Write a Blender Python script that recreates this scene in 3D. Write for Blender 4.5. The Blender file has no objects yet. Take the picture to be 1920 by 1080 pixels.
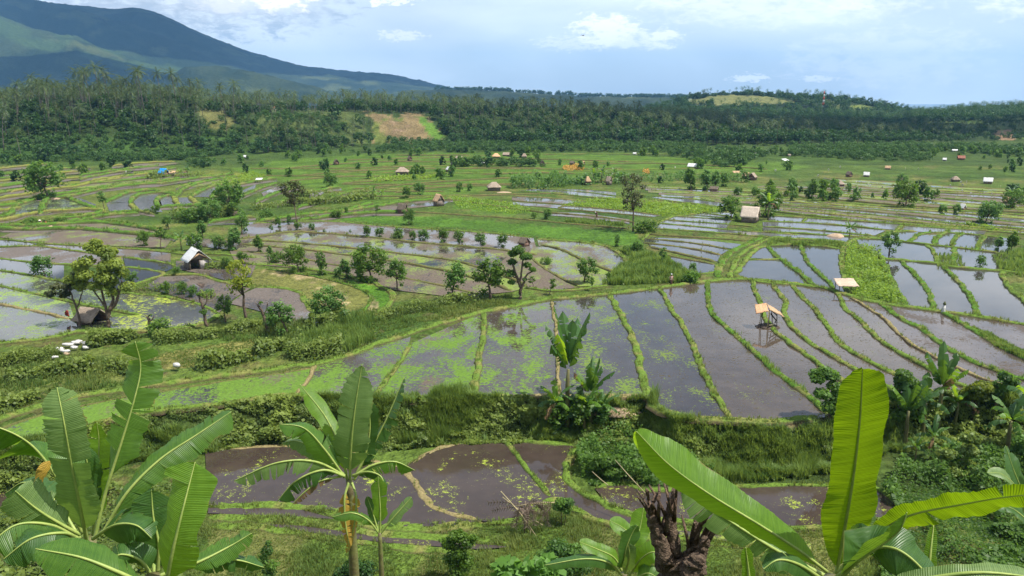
import bpy, bmesh, math, random
import numpy as np
from mathutils import Vector, Matrix

random.seed(11)
rng = np.random.default_rng(11)
SC = bpy.context.scene
COL = SC.collection
PI = math.pi

# ------------------------------------------------------------------ camera
FPX = 1493.3
TH = math.radians(13.37)
CAMZ = 25.0
CT, ST = math.cos(TH), math.sin(TH)
cam_d = bpy.data.cameras.new('camera')
cam_d.lens = 28.0
cam_d.sensor_width = 36.0
cam_d.clip_start = 0.1
cam_d.clip_end = 60000
cam = bpy.data.objects.new('camera', cam_d)
COL.objects.link(cam)
cam.location = (0, 0, CAMZ)
cam.rotation_euler = (PI/2 - TH, 0, 0)
SC.camera = cam

def ray(u, v):
    a = (np.asarray(u, float) - 960)/FPX
    b = (540 - np.asarray(v, float))/FPX
    return np.stack([a, CT + b*ST, -ST + b*CT], -1)

def P(u, v, z=0.0):
    d = ray(u, v)
    t = (z - CAMZ)/d[..., 2]
    return d*t[..., None] + np.array([0, 0, CAMZ])

def PD(u, v, y):
    """point of the line of sight at depth y"""
    d = ray(u, v)
    return d*(np.asarray(y, float)/d[..., 1])[..., None] + np.array([0, 0, CAMZ])

def project(p):
    x, y, z = p[..., 0], p[..., 1], p[..., 2] - CAMZ
    dep = y*CT - z*ST
    up = y*ST + z*CT
    return 960 + FPX*x/dep, 540 - FPX*up/dep

# ------------------------------------------------------------------ noise
def sstep(a, b, x):
    t = np.clip((x - a)/(b - a), 0, 1)
    return t*t*(3 - 2*t)

def _h(ix, iy, s):
    n = (ix.astype(np.int64)*374761393 + iy.astype(np.int64)*668265263 + s*974711) & 0x7fffffff
    n = ((n ^ (n >> 13))*1274126177) & 0x7fffffff
    n = n ^ (n >> 16)
    return (n & 0xffff)/65535.0

def vn(x, y, s=0):
    x = np.asarray(x, float); y = np.asarray(y, float)
    ix = np.floor(x); iy = np.floor(y)
    fx = x - ix; fy = y - iy
    fx = fx*fx*(3 - 2*fx); fy = fy*fy*(3 - 2*fy)
    a = _h(ix, iy, s); b = _h(ix+1, iy, s); c = _h(ix, iy+1, s); d = _h(ix+1, iy+1, s)
    return (a*(1-fx)+b*fx)*(1-fy) + (c*(1-fx)+d*fx)*fy

def fbm(x, y, s=0, o=4):
    r = 0; a = 0.5; t = 0
    for k in range(o):
        r = r + a*vn(x*2**k, y*2**k, s+k*17); t += a; a *= 0.5
    return r/t

# ------------------------------------------------------------------ meshes
class MB:
    def __init__(s):
        s.V = []; s.Q = []; s.T = []; s.n = 0; s.at = {}
    def add(s, V, Q=None, T=None, **at):
        V = np.asarray(V, float).reshape(-1, 3)
        s.V.append(V)
        if Q is not None and len(Q): s.Q.append(np.asarray(Q, int).reshape(-1, 4) + s.n)
        if T is not None and len(T): s.T.append(np.asarray(T, int).reshape(-1, 3) + s.n)
        for k, a in at.items():
            a = np.asarray(a, float)
            if a.ndim == 0: a = np.full(len(V), float(a))
            s.at.setdefault(k, []).append(a)
        s.n += len(V)
    def mesh(s, name, mat=None, smooth=False):
        V = np.concatenate(s.V) if s.V else np.zeros((0, 3))
        Q = np.concatenate(s.Q) if s.Q else np.zeros((0, 4), int)
        T = np.concatenate(s.T) if s.T else np.zeros((0, 3), int)
        me = bpy.data.meshes.new(name)
        me.vertices.add(len(V)); me.vertices.foreach_set('co', V.astype(np.float32).ravel())
        li = np.concatenate([Q.ravel(), T.ravel()])
        me.loops.add(len(li)); me.loops.foreach_set('vertex_index', li.astype(np.int32))
        tot = np.concatenate([np.full(len(Q), 4), np.full(len(T), 3)])
        st = np.concatenate([[0], np.cumsum(tot)[:-1]]) if len(tot) else tot
        me.polygons.add(len(tot))
        me.polygons.foreach_set('loop_start', st.astype(np.int32))
        me.polygons.foreach_set('loop_total', tot.astype(np.int32))
        if smooth: me.polygons.foreach_set('use_smooth', np.ones(len(tot), bool))
        me.update(calc_edges=True)
        for k, L in s.at.items():
            a = np.concatenate(L)
            if a.ndim == 1:
                A = me.attributes.new(k, 'FLOAT', 'POINT'); A.data.foreach_set('value', a.astype(np.float32))
            elif a.shape[1] == 2:
                A = me.attributes.new(k, 'FLOAT2', 'POINT'); A.data.foreach_set('vector', a.astype(np.float32).ravel())
            else:
                if a.shape[1] == 3: a = np.c_[a, np.ones(len(a))]
                A = me.attributes.new(k, 'FLOAT_COLOR', 'POINT'); A.data.foreach_set('color', a.astype(np.float32).ravel())
        if mat: me.materials.append(mat)
        return me
    def build(s, name, mat=None, parent=None, smooth=False):
        return link(name, s.mesh(name, mat, smooth), parent)

def link(name, me, parent=None):
    o = bpy.data.objects.new(name, me)
    COL.objects.link(o)
    if parent: o.parent = parent
    return o

def thing(name, label, cat, loc=(0, 0, 0), rz=0, group=None, scale=None):
    o = bpy.data.objects.new(name, None); COL.objects.link(o)
    o.empty_display_size = 0.3
    o.location = [float(c) for c in loc]; o.rotation_euler = (0, 0, rz)
    if scale is not None: o.scale = scale
    return tag(o, label, cat, group)

def tag(o, label=None, cat=None, group=None, kind=None):
    if label: o['label'] = label
    if cat: o['category'] = cat
    if group: o['group'] = group
    if kind: o['kind'] = kind
    return o

def kids(o, proto):
    """copies of the prototype's parts (and sub-parts) under o"""
    for ch in proto:
        c = ch[0].copy(); COL.objects.link(c); c.parent = o
        for g in ch[1]:
            d = g.copy(); COL.objects.link(d); d.parent = c

def tube(pts, rad, n=6, cap=True):
    pts = np.asarray(pts, float); m = len(pts)
    rad = np.broadcast_to(np.asarray(rad, float), (m,))
    T = np.gradient(pts, axis=0); T /= np.linalg.norm(T, axis=1)[:, None] + 1e-9
    ref = np.array([0, 0, 1.0]) if abs(T[0, 2]) < 0.9 else np.array([1.0, 0, 0])
    S = np.cross(T, ref); S /= np.linalg.norm(S, axis=1)[:, None] + 1e-9
    U = np.cross(S, T)
    a = np.arange(n)*2*PI/n
    V = pts[:, None] + rad[:, None, None]*(np.cos(a)[None, :, None]*S[:, None] + np.sin(a)[None, :, None]*U[:, None])
    V = V.reshape(-1, 3)
    i = np.arange(m-1)[:, None]*n; j = np.arange(n)[None]; k = (j+1) % n
    Q = np.stack([i+j, i+k, i+n+k, i+n+j], -1).reshape(-1, 4)
    Tr = []
    if cap:
        V = np.vstack([V, pts[0], pts[-1]]); c0 = m*n; c1 = c0+1
        for q in range(n):
            Tr.append((c0, (q+1) % n, q)); Tr.append((c1, (m-1)*n+q, (m-1)*n+(q+1) % n))
    return V, Q, np.array(Tr).reshape(-1, 3)

def boxv(cx, cy, cz, sx, sy, sz, R=None):
    c = np.array([[x, y, z] for z in (-.5, .5) for y in (-.5, .5) for x in (-.5, .5)])*[sx, sy, sz]
    if R is not None: c = c @ np.asarray(R).T
    c = c + [cx, cy, cz]
    Q = [(0, 2, 3, 1), (4, 5, 7, 6), (0, 1, 5, 4), (2, 6, 7, 3), (0, 4, 6, 2), (1, 3, 7, 5)]
    return c, np.array(Q)

def resample(p, step):
    p = np.asarray(p, float)
    s = np.r_[0, np.cumsum(np.linalg.norm(np.diff(p, axis=0), axis=1))]
    n = max(2, int(s[-1]/step)+1)
    t = np.linspace(0, s[-1], n)
    q = np.stack([np.interp(t, s, p[:, k]) for k in range(p.shape[1])], -1)
    return q

def smoothline(p, it=2):
    p = np.asarray(p, float)
    for _ in range(it):
        if len(p) < 3: return p
        q = [p[0]]
        for a, b in zip(p[:-1], p[1:]):
            q += [a*.75+b*.25, a*.25+b*.75]
        q.append(p[-1]); p = np.array(q)
    return p

def inpoly(x, y, poly):
    poly = np.asarray(poly); r = np.zeros(np.shape(x), bool)
    n = len(poly); j = n-1
    for i in range(n):
        xi, yi = poly[i]; xj, yj = poly[j]
        c = ((yi > y) != (yj > y)) & (x < (xj-xi)*(y-yi)/(yj-yi+1e-12)+xi)
        r ^= c; j = i
    return r

def dist_line(x, y, L):
    d = np.full(np.shape(x), 1e9)
    for a, b in zip(L[:-1], L[1:]):
        ab = b-a; t = np.clip(((x-a[0])*ab[0]+(y-a[1])*ab[1])/(ab @ ab+1e-12), 0, 1)
        d = np.minimum(d, np.hypot(x-a[0]-t*ab[0], y-a[1]-t*ab[1]))
    return d

# ------------------------------------------------------------------ materials
class G:
    def __init__(s, name):
        s.m = bpy.data.materials.new(name); s.m.use_nodes = True
        s.t = s.m.node_tree; s.t.nodes.clear()
        s.out = s.t.nodes.new('ShaderNodeOutputMaterial')
    def n(s, typ, props=None, **inp):
        nd = s.t.nodes.new('ShaderNode'+typ)
        for k, v in (props or {}).items(): setattr(nd, k, v)
        for k, v in inp.items():
            k = k.replace('_', ' ')
            if k[0] == 'i' and k[1:].isdigit(): sk = nd.inputs[int(k[1:])]
            else: sk = nd.inputs[k]
            if isinstance(v, bpy.types.NodeSocket): s.t.links.new(v, sk)
            else:
                if sk.type == 'RGBA' and len(v) == 3: v = (*v, 1)
                sk.default_value = v
        return nd
    def mix(s, f, a, b, mode='MIX'):
        nd = s.t.nodes.new('ShaderNodeMix'); nd.data_type = 'RGBA'; nd.blend_type = mode
        for sk, v in ((nd.inputs[0], f), (nd.inputs[6], a), (nd.inputs[7], b)):
            if isinstance(v, bpy.types.NodeSocket): s.t.links.new(v, sk)
            else: sk.default_value = v if not isinstance(v, tuple) or len(v) == 4 else (*v, 1)
        return nd.outputs[2]
    def math(s, op, a, b=0.5, clamp=False):
        nd = s.t.nodes.new('ShaderNodeMath'); nd.operation = op; nd.use_clamp = clamp
        for sk, v in zip(nd.inputs, (a, b)):
            if isinstance(v, bpy.types.NodeSocket): s.t.links.new(v, sk)
            else: sk.default_value = v
        return nd.outputs[0]
    def ramp(s, f, a, b):
        nd = s.n('MapRange', i0=f, i1=a, i2=b); nd.interpolation_type = 'SMOOTHSTEP'
        return nd.outputs[0]
    def noise(s, scale, vec=None, detail=4, rough=.55, dist=0.0):
        nd = s.n('TexNoise', Scale=scale, Detail=float(detail), Roughness=rough, Distortion=dist)
        if vec is not None: s.t.links.new(vec, nd.inputs['Vector'])
        return nd.outputs[0]
    def pos(s): return s.n('NewGeometry').outputs['Position']
    def attr(s, name):
        return s.n('Attribute', {'attribute_name': name})
    def surf(s, sh): s.t.links.new(sh, s.out.inputs[0]); return s.m

def simple(name, c1, c2=None, scale=6, rough=.8, spec=.2, bump=.3, detail=5, obj=True):
    """rough procedural surface with two-tone noise"""
    g = G(name)
    vec = g.n('TexCoord').outputs['Object'] if obj else g.pos()
    f = g.noise(scale, vec, detail, .65)
    f = g.ramp(f, .3, .7)
    c = g.mix(f, c1, c2 or tuple(x*.6 for x in c1))
    bp = g.n('Bump', Strength=bump, Distance=.05, Height=g.noise(scale*3, vec, 4))
    b = g.n('BsdfPrincipled', Base_Color=c, Roughness=rough, Normal=bp.outputs[0])
    b.inputs['Specular IOR Level'].default_value = spec
    return g.surf(b.outputs[0])

def foliage(name, c1, c2, tr=.35, rough=.5, spec=.25, tcol=None):
    g = G(name)
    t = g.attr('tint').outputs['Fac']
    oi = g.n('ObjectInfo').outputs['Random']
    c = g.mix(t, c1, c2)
    hs = g.n('HueSaturation', Hue=g.math('ADD', g.math('MULTIPLY', oi, .03), .485), Saturation=g.math('ADD', g.math('MULTIPLY', oi, -.2), 1.08),
             Value=g.math('ADD', g.math('MULTIPLY', oi, .45), .78), Color=c).outputs[0]
    b = g.n('BsdfPrincipled', Base_Color=hs, Roughness=rough)
    b.inputs['Specular IOR Level'].default_value = spec
    tc = g.mix(.55, hs, tcol or tuple(min(1, x*k) for x, k in zip(c2, (2.2, 2.0, 1.2))))
    tl = g.n('BsdfTranslucent', Color=tc)
    return g.surf(g.n('MixShader', i0=tr, i1=b.outputs[0], i2=tl.outputs[0]).outputs[0])
# ------------------------------------------------------------------ traced ground plan (photo pixels, laid onto the ground level)
def L(s): return np.array([[float(c) for c in q.split(',')] for q in s.split()])

TB = L('-700,1000 -300,900 0,835 93,822 200,790 283,773 400,761 500,746 560,743 700,752 885,746 1010,743 1120,742 1210,743 1225,757 1262,780 1366,787 1450,792 1545,784 1600,764 1700,742 1800,737 1920,737 2200,735 2700,730')
_tb = P(TB[:, 0], TB[:, 1], 0)
_o = np.argsort(_tb[:, 0]); TBX, TBY = _tb[_o, 0], _tb[_o, 1]

_vb = L('-500,306 0,304 200,298 300,293 400,290 500,287 600,281 690,274 840,272 1000,273 1300,272 1600,270 1850,266 1920,262 2400,262')
_pb = P(_vb[:, 0], _vb[:, 1], 0)
AZB, YB = _pb[:, 0]/_pb[:, 1], _pb[:, 1]
SKYL = L('-900,150 -500,160 0,170 70,160 180,158 330,158 450,172 640,170 800,175 1000,182 1200,192 1300,201 1400,209 1500,217 1600,225 1700,237 1800,250 1850,258 1920,260 2600,258')
AZS = (SKYL[:, 0]-960)/1515

def ridge_ground(az):
    v = np.interp(az, AZS, SKYL[:, 1])
    yb = np.interp(az, AZB, YB)
    return np.maximum(25 + (185-v)/1493*(yb+120)*1.0 - 13.5, 0.5)

# far ridges: depth, front width, back width, skyline (photo px)
FAR = [
 (1150, 230, 300, '1080,260 1180,215 1270,192 1330,179 1400,178 1440,183 1500,184 1560,187 1640,200 1700,211 1760,218 1900,235'),
 (900, 140, 200, '1640,240 1700,224 1740,217 1800,212 1860,210 1920,205 2000,201 2300,196'),
 (640, 70, 120, '1790,270 1810,247 1840,235 1870,229 1895,221 1930,218 2000,212 2200,215 2400,240'),
 (2400, 500, 500, '700,180 760,171 830,168 900,171 1000,176 1100,181 1200,183 1280,182 1330,187 1500,198 1600,212'),
 (4700, 1300, 900, '-1200,-50 -600,-30 -200,-14 0,-5 60,4 100,13 150,21 200,26 250,27 277,26 320,37 400,70 483,103 567,125 640,134 740,143 790,153 840,163 900,175 1000,192'),
 (4000, 800, 700, '-900,-50 -300,-25 0,-8 60,4 100,14 140,23 200,38 250,48 300,66 360,88 420,112 480,135 540,160 600,192'),
 (3200, 600, 500, '-900,-20 -300,0 0,27 43,45 75,58 100,64 133,70 165,72 215,95 267,115 333,132 420,150 500,170 600,195'),
 (2500, 350, 350, '200,200 280,168 317,152 360,129 417,125 500,139 560,152 600,163 680,190'),
]
FAR = [(a, b, c, L(d)) for a, b, c, d in FAR]

def H(x, y, far=True, rough=False):
    """height of the land"""
    x = np.asarray(x, float); y = np.asarray(y, float)
    s = np.interp(x, TBX, TBY) - y
    bench = -3*sstep(0, 2.4, s)
    hn = 23.3 - 0.64*np.maximum(y, -3)
    hn = np.where(y < -3, 25.2 + 0.02*(-y), hn)
    h = np.maximum(bench, hn)
    ys = np.maximum(y, 1.0)
    az = x/ys
    yb = np.interp(az, AZB, YB); hr = ridge_ground(az)
    W = np.interp(az, [-.1, .0, .3], [62, 85, 95])
    t = (y-yb)/W
    h = h + np.where(y > 150, hr*sstep(0, 1, t), 0)
    if far:
        fl = np.maximum(h, 0) + (-75-np.maximum(h, 0))*sstep(700, 1700, y)
        u = 960 + az*1515
        for k, (y0, wf, wb, T) in enumerate(FAR):
            v = np.interp(u, T[:, 0], T[:, 1])
            zt = 25 + (185-v)/1493*y0
            w = np.where(y < y0, wf, wb)
            g = np.exp(-((y-y0)/w)**2)
            if rough:
                sc = y0/16.0
                n = np.abs(fbm(x/sc, y/sc*.7, 40+k, 4)-.5)*2
                zt = zt + y0*(.004 if y0 > 2000 else .002)*(fbm(x/40, y/40, 60+k, 3)-.5)
                g = g*(1-.35*n*(1-g))
                if k >= 4: g = g*(1-.16*(1-n)**3*(1-g*.75)) - .05*(1-np.abs(fbm(x/420+y/900, y/2600, 71+k, 3)-.5)*4)*np.clip(g, 0, 1)*(1-g)*2
            edge = sstep(T[0, 0], T[0, 0]+60, u)*(1-sstep(T[-1, 0]-60, T[-1, 0], u))
            hk = fl + (zt-fl)*g*edge
            h = np.where(y > 400, np.maximum(np.where(y > 700, np.maximum(fl, -1e3), h), hk) if k == 0 else np.maximum(h, hk), h)
    return h

def at(u, v):
    """where the line of sight through a photo pixel meets the land"""
    d = ray(u, v); y = 25.0; last = 2.0
    while y < 6000:
        t = y/d[1]; z = CAMZ + d[2]*t
        if z < float(H(d[0]*t, y)):
            a, b = last, y
            for _ in range(18):
                m = (a+b)/2; t = m/d[1]
                if CAMZ + d[2]*t < float(H(d[0]*t, m)): b = m
                else: a = m
            t = b/d[1]
            return np.array([d[0]*t, b, float(H(d[0]*t, b))])
        last = y; y *= 1.012
    return PD(u, v, 1500)

# bunds:  points, width, height, kind (g grass, t tan earth, d dark low, l lush)
M1 = '-60,815 0,787 90,758 167,740 233,732 300,722 400,708 500,697 550,688 593,683 640,672 690,652 743,636 767,626 830,607 900,588 960,576 1020,563 1080,558 1140,552 1237,541 1335,527 1410,524 1480,533 1560,543 1600,559 1660,572 1707,577 1763,585 1833,595 1920,611 2050,630'
BS = {
 'B2': '770,645 765,657 745,690 722,718 700,748', 'B3': '906,586 908,615 904,645 896,690 886,742', 'B4': '1032,566 1039,590 1043,620 1045,660 1047,700 1050,742',
 'B5': '1143,553 1160,585 1180,620 1195,660 1203,700 1212,742', 'B6': '1238,541 1255,575 1280,612 1300,650 1317,690 1330,727 1345,752 1368,785',
 'B7': '1327,529 1327,577 1347,603 1387,637 1430,677 1467,710 1510,740 1552,780', 'B8': '1411,525 1416,545 1425,570 1434,600 1447,618 1480,643 1520,673 1560,702 1600,730 1640,755',
 'B9': '1447,530 1460,552 1477,567 1466,578 1473,600 1500,630 1533,653 1573,677 1600,693 1650,722 1690,742', 'B10': '1482,534 1513,567 1537,590 1553,620 1587,657 1630,680 1680,703 1710,720 1760,740',
 'B11': '1558,542 1580,560 1580,577 1613,603 1640,633 1680,660 1730,687 1760,703 1800,722 1830,738', 'B12': '1594,558 1647,590 1677,617 1700,643 1747,670 1800,693 1840,713 1897,732 1930,742',
 'B13': '1647,568 1690,600 1740,623 1763,647 1800,670 1847,690 1913,712 2000,735', 'B14': '1766,586 1790,600 1820,617 1863,643 1920,673 2000,715'}
BW = {'B2': (.55, 'g'), 'B3': (.8, 'g'), 'B4': (.45, 't'), 'B5': (.9, 'g'), 'B6': (.75, 'g'), 'B7': (.8, 'l'), 'B8': (.75, 'g'), 'B9': (.8, 'g'), 'B10': (.8, 'g'), 'B11': (.75, 'g'), 'B12': (.5, 't'), 'B13': (.8, 'l'), 'B14': (.9, 'l')}
BUNDS = [(L(M1), 1.2, .36, 'g')] + [(L(BS[k]), BW[k][0], .32, BW[k][1]) for k in BS]
def bn(s, w, h, k='g'): BUNDS.append((L(s), w, h, k))
bn('-200,882 0,835 93,822 200,790 283,773 400,761 500,746 560,743 640,748 700,752 800,751 885,746', .9, .3)
bn('885,746 1010,743 1120,742 1210,743', 1.1, .13, 't'); bn('1210,743 1225,757 1262,780 1366,787 1450,792 1545,784', 1.3, .12, 'g')
bn('-60,828 0,806 83,776 150,763 233,745 300,736 433,714 520,702 593,690', .5, .15, 'd')
bn('590,684 583,707 568,727 552,742', .55, .3, 't')
# upper right ponds
bn('1378,515 1385,522 1440,533 1508,533', .9, .35); bn('1378,515 1390,500 1400,484 1420,466 1437,462', .9, .35)
bn('1440,463 1450,477 1470,492 1502,515 1526,538', .9, .35, 'l'); bn('1398,486 1430,488 1466,487', .7, .3)
bn('1437,462 1502,459 1580,468', 1.0, .4); bn('1502,460 1507,482 1522,502 1545,522 1563,541', .8, .35, 'l')
bn('1580,468 1576,492 1580,510 1584,530 1590,552', .9, .35); bn('1652,487 1660,505 1672,530 1684,555 1700,575', .9, .4, 'l')
bn('1690,490 1700,502 1722,523 1740,547 1748,566 1751,582', .8, .35, 'l'); bn('1767,497 1772,507 1797,527 1812,548 1827,570 1834,595', .8, .35, 'l')
bn('1879,510 1882,527 1895,545 1920,567 1960,600', .9, .4); bn('1606,462 1652,487 1690,489 1765,496 1777,502 1877,509 1930,515', 1.0, .4)
bn('1604,448 1660,449 1737,460 1787,464 1865,474 1890,480', .8, .35); bn('1737,460 1750,470 1757,492', .9, .35); bn('1790,466 1790,484 1786,500', .9, .35, 'l')
bn('1645,446 1680,434 1722,435', .8, .35); bn('1704,454 1722,440 1745,436', .9, .35, 'l'); bn('1750,458 1758,445 1778,435', 1.0, .4, 'l')
bn('1785,462 1790,446 1805,438', .9, .4, 'l'); bn('1832,468 1836,454 1850,444', .9, .4, 'l'); bn('1745,436 1805,438 1850,444 1890,446', .7, .3)
bn('1604,448 1590,456 1580,468', 1.0, .4); bn('1645,446 1604,448', .9, .3)
# long strips right
bn('1430,404 1510,409 1600,415 1690,421 1800,427 1850,432', .8, .35); bn('1430,416 1512,418 1600,425 1660,432', .7, .35); bn('1430,426 1520,431 1640,443', .7, .35)
bn('1430,435 1480,437 1552,442 1640,446', .7, .35); bn('1512,409 1504,418', .7, .3); bn('1692,422 1680,434', .8, .35); bn('1700,424 1800,431 1850,433', .7, .3)
bn('1440,446 1520,450 1590,456', 1.3, .4)
# centre right
bn('1322,400 1375,408', .6, .3); bn('1262,406 1372,413 1400,416', .6, .3); bn('1248,413 1300,417 1366,421 1420,427', .6, .3); bn('1230,419 1300,425 1360,431 1440,437 1500,441', .7, .3)
bn('1228,429 1300,434 1360,438 1435,445 1480,450', .7, .3); bn('1215,440 1290,445 1400,452', .6, .3, 'd'); bn('1210,448 1300,456 1366,468', .7, .3, 'd')
bn('1205,456 1290,465 1352,479', .7, .3, 'd'); bn('1215,462 1290,480 1345,492', .8, .3, 'd'); bn('1240,478 1300,489 1343,497', .7, .3, 'd')
bn('1325,398 1290,404 1262,406 1248,413 1232,419 1226,430 1205,450', .8, .35)
bn('1343,497 1343,512 1310,514', .8, .3); bn('1240,478 1262,495 1284,511 1310,514', .9, .4, 'l')
bn('1452,446 1425,456 1395,472 1380,490 1370,512 1368,524', .9, .4); bn('1430,446 1400,460 1372,472 1356,488 1350,505 1346,520', 1.2, .4, 'l')
# centre strips
bn('975,357 997,354 1080,354 1155,360', .7, .3); bn('975,360 1040,363 1110,371 1155,373', .9, .4, 'l'); bn('1020,355 1100,361 1156,368', .5, .3)
bn('1230,369 1300,374 1360,380', .6, .3); bn('1215,373 1280,380 1356,389', .7, .3); bn('1045,390 1062,386 1175,396 1240,405', .6, .3, 'd'); bn('1045,392 1110,397 1180,403 1225,408', .6, .3, 'd')
bn('960,368 1040,372 1100,378', .5, .25, 't'); bn('960,377 1060,384', .5, .25, 'd'); bn('820,372 900,382 960,392 1020,399 1090,404 1160,412 1190,418', .7, .35, 'd'); bn('700,395 780,398 860,403 960,410 1060,419 1180,430', .7, .3, 'd')
# mid-left field
E0 = '470,420 560,416 635,416 705,424 805,431 905,436 1000,447'
E1 = '430,452 480,446 547,434 630,440 705,447 780,456 855,462 955,471 1010,480'
E2 = '465,453 495,453 555,456 680,469 780,480 855,490 905,505 955,522 990,540'
E3 = '450,459 495,463 580,470 680,484 730,490 817,505 880,520 925,534 960,548'
E4 = '430,470 480,475 555,482 605,495 667,504 755,522 830,537 900,554'
bn(E0, .7, .3); bn(E1, .8, .4, 'd'); bn(E2, .7, .4, 'd'); bn(E3, .7, .4, 'd'); bn(E4, .6, .3, 'd')
bn('1005,449 1085,454 1135,461 1160,475 1178,492 1190,510', .9, .35); bn('1010,460 1030,463 1060,470 1085,487 1120,500 1165,517', .7, .4, 'd'); bn('990,480 1005,492 1022,505 1050,522 1085,537', .6, .3, 'd')
bn('990,540 1030,548 1080,545 1140,536', .7, .3)
# dry curved field and mud pond
bn('470,497 520,497 580,506 640,516 700,530 735,548 738,566 715,585 680,600', .8, .3); bn('480,540 530,540 568,552 576,572 596,592 598,606', 1.0, .3); bn('420,528 480,537', .7, .3)
bn('500,505 570,515 640,530 690,548 700,565 680,585', .5, .2, 'l')
# left weedy water
bn('-60,560 0,571 80,587 130,600', .6, .3, 't'); bn('-60,528 0,537 40,546 130,567 200,580 260,592', .6, .3); bn('-60,500 0,508 62,518 120,530 215,549 300,556 380,572 412,590', .6, .3)
bn('-60,482 0,485 57,493 120,497 235,501', .6, .3); bn('-60,462 0,464 70,461 130,470 180,476', .6, .3); bn('-60,447 0,449 72,457 160,462 260,468 320,474 420,478 480,485', .6, .3)
bn('230,483 320,495 330,500', .6, .3); bn('232,501 312,511 300,519 250,535', .7, .3); bn('300,517 375,515 412,530 470,540', .7, .35)
bn('-60,652 0,645 100,636 140,624 195,620 300,624 390,607 412,590', .9, .35)
bn('130,470 232,482', .5, .25, 'd'); bn('320,474 410,489 480,497', .6, .3)
# upper-left terraces (curved, stepped)
_mud = []
for s in ('-40,378 0,373 50,366 83,357 140,352 180,342 230,335', '-40,392 0,388 40,384 83,368 150,361 200,353 280,343 340,335', '-40,408 20,408 28,385 70,372 125,371 180,358 240,349 300,345 400,330',
          '-40,420 25,412 50,403 110,396 180,393 205,402', '75,402 82,380 92,373', '125,371 150,382 178,392', '205,402 258,397 290,402', '200,380 240,362 290,356 300,362', '243,382 255,366 300,361 330,366', '295,388 293,372 320,367 330,371', '258,397 245,385',
          '335,388 325,370', '375,387 355,371', '295,390 335,387 375,387 390,395', '330,371 345,353 390,340 440,332', '355,371 372,362 395,350 425,345', '395,372 420,352 470,343 520,335', '422,352 440,362 420,372',
          '90,412 160,407 200,396', '120,420 200,405 262,400', '0,425 80,425 150,419 200,418 290,432 300,436', '-40,430 50,432 150,430 250,440 330,448', '-40,352 40,345 110,335', '-40,338 60,332 140,322', '-40,364 60,356 120,345', '150,337 225,322 250,320', '230,333 290,323 330,315',
          '440,375 470,362 500,350 520,345', '480,380 520,362 560,352', '520,385 560,365 600,357 640,352', '560,390 620,372 660,360', '390,420 430,412 480,408', '480,418 560,405 640,398 700,382', '560,415 640,405 700,400 760,400', '640,398 700,390 770,378 850,374'):
    bn(s, 1.2, .8, 'l' if len(s) % 3 else 'y'); _q = L(s)
    if len(_q) > 2: _mud.append(np.vstack([_q+[0, 1.5], (_q+[0, 5.0])[::-1]]))
# lower ponds (level -3)
LB = []
def lb(s, w, h, k='g'): LB.append((L(s), w, h, k))
LB_ = 0
lb('380,846 440,842 520,838 592,838 650,848 700,868 755,880', .8, .16, 't'); lb('757,878 768,895 783,920 807,950 853,967 905,980', .75, .2, 't'); lb('757,880 787,857 822,842 873,829 913,826 945,826', .8, .16, 't')
lb('943,826 973,860 993,890 1017,913 1035,935', .6, .3); lb('943,826 1000,832 1082,838', .8, .3); lb('1084,840 1062,867 1059,887 1071,913 1100,933 1140,950 1200,975', .85, .35)
lb('905,980 970,984 1010,960 1035,935 1075,955 1120,980 1190,1000', .8, .3); lb('390,950 467,950 560,950 630,960 720,990 830,990 905,980', 1.5, .16)
lb('1115,918 1140,910 1180,909 1210,925 1300,918 1413,914 1520,910 1600,918 1650,917 1695,967', .6, .3); lb('1140,950 1200,975 1290,980 1400,992 1520,994 1695,970', .8, .3)
lb('390,968 530,972 617,985 700,1003 830,1008 960,1018', 1.3, .14); lb('390,985 520,992 633,1010 720,1022 900,1035', 1.2, .1)
lb('1180,1005 1300,1012 1400,1024 1520,1035', 1.2, .12); lb('1190,985 1300,998 1420,1012 1520,1020', 1.0, .12)
lb('-60,925 20,905 60,900 120,930', .7, .3, 't')

# paddies: outline, kind of water
PD_ = []
def pd(s, k): PD_.append((L(s) if isinstance(s, str) else s, k, 0.0))
for _q in _mud: pd(_q, 'mudg')
ks = ['B2', 'B3', 'B4', 'B5', 'B6', 'B7', 'B8', 'B9', 'B10', 'B11', 'B12', 'B13', 'B14']
kk = ['algae2', 'weedy', 'weedy1', 'weedy0', 'stubble', 'stubble', 'stubble', 'stubble', 'stubble', 'stubble', 'stubm', 'stubm', 'stubm', 'stubm']
for a, b, k in zip(ks[:-1], ks[1:], kk):
    A_, B_ = L(BS[a]), L(BS[b]); m_ = TB[(TB[:, 0] > A_[-1, 0]+2) & (TB[:, 0] < B_[-1, 0]-2) & (TB[:, 1] > 700)]
    pd(np.vstack([A_, m_ if B_[-1, 0] < 1700 else m_[:0], B_[::-1]]), k)
pd(np.vstack([L(BS['B14']), L('2050,720 2050,628 1920,611 1833,595')]), 'stubm')
pd('590,686 650,672 690,655 743,640 770,632 765,657 745,690 722,718 700,750 640,748 560,742 575,720', 'algae2')
pd('-100,850 0,806 83,776 150,763 233,745 300,736 433,714 520,702 593,690 583,707 568,727 552,742 500,744 400,759 283,772 200,789 93,820 0,834', 'algae')
pd('1378,515 1395,490 1465,487 1490,500 1508,533 1440,533 1385,522', 'clear'); pd('1400,484 1420,466 1437,463 1455,480 1466,487', 'clear')
pd('1440,463 1502,460 1507,482 1522,502 1545,522 1563,541 1526,538 1502,515 1470,492 1450,477', 'clear'); pd('1502,460 1580,468 1576,492 1580,510 1584,530 1590,552 1563,541 1545,522 1522,502 1507,482', 'clear')
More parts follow.
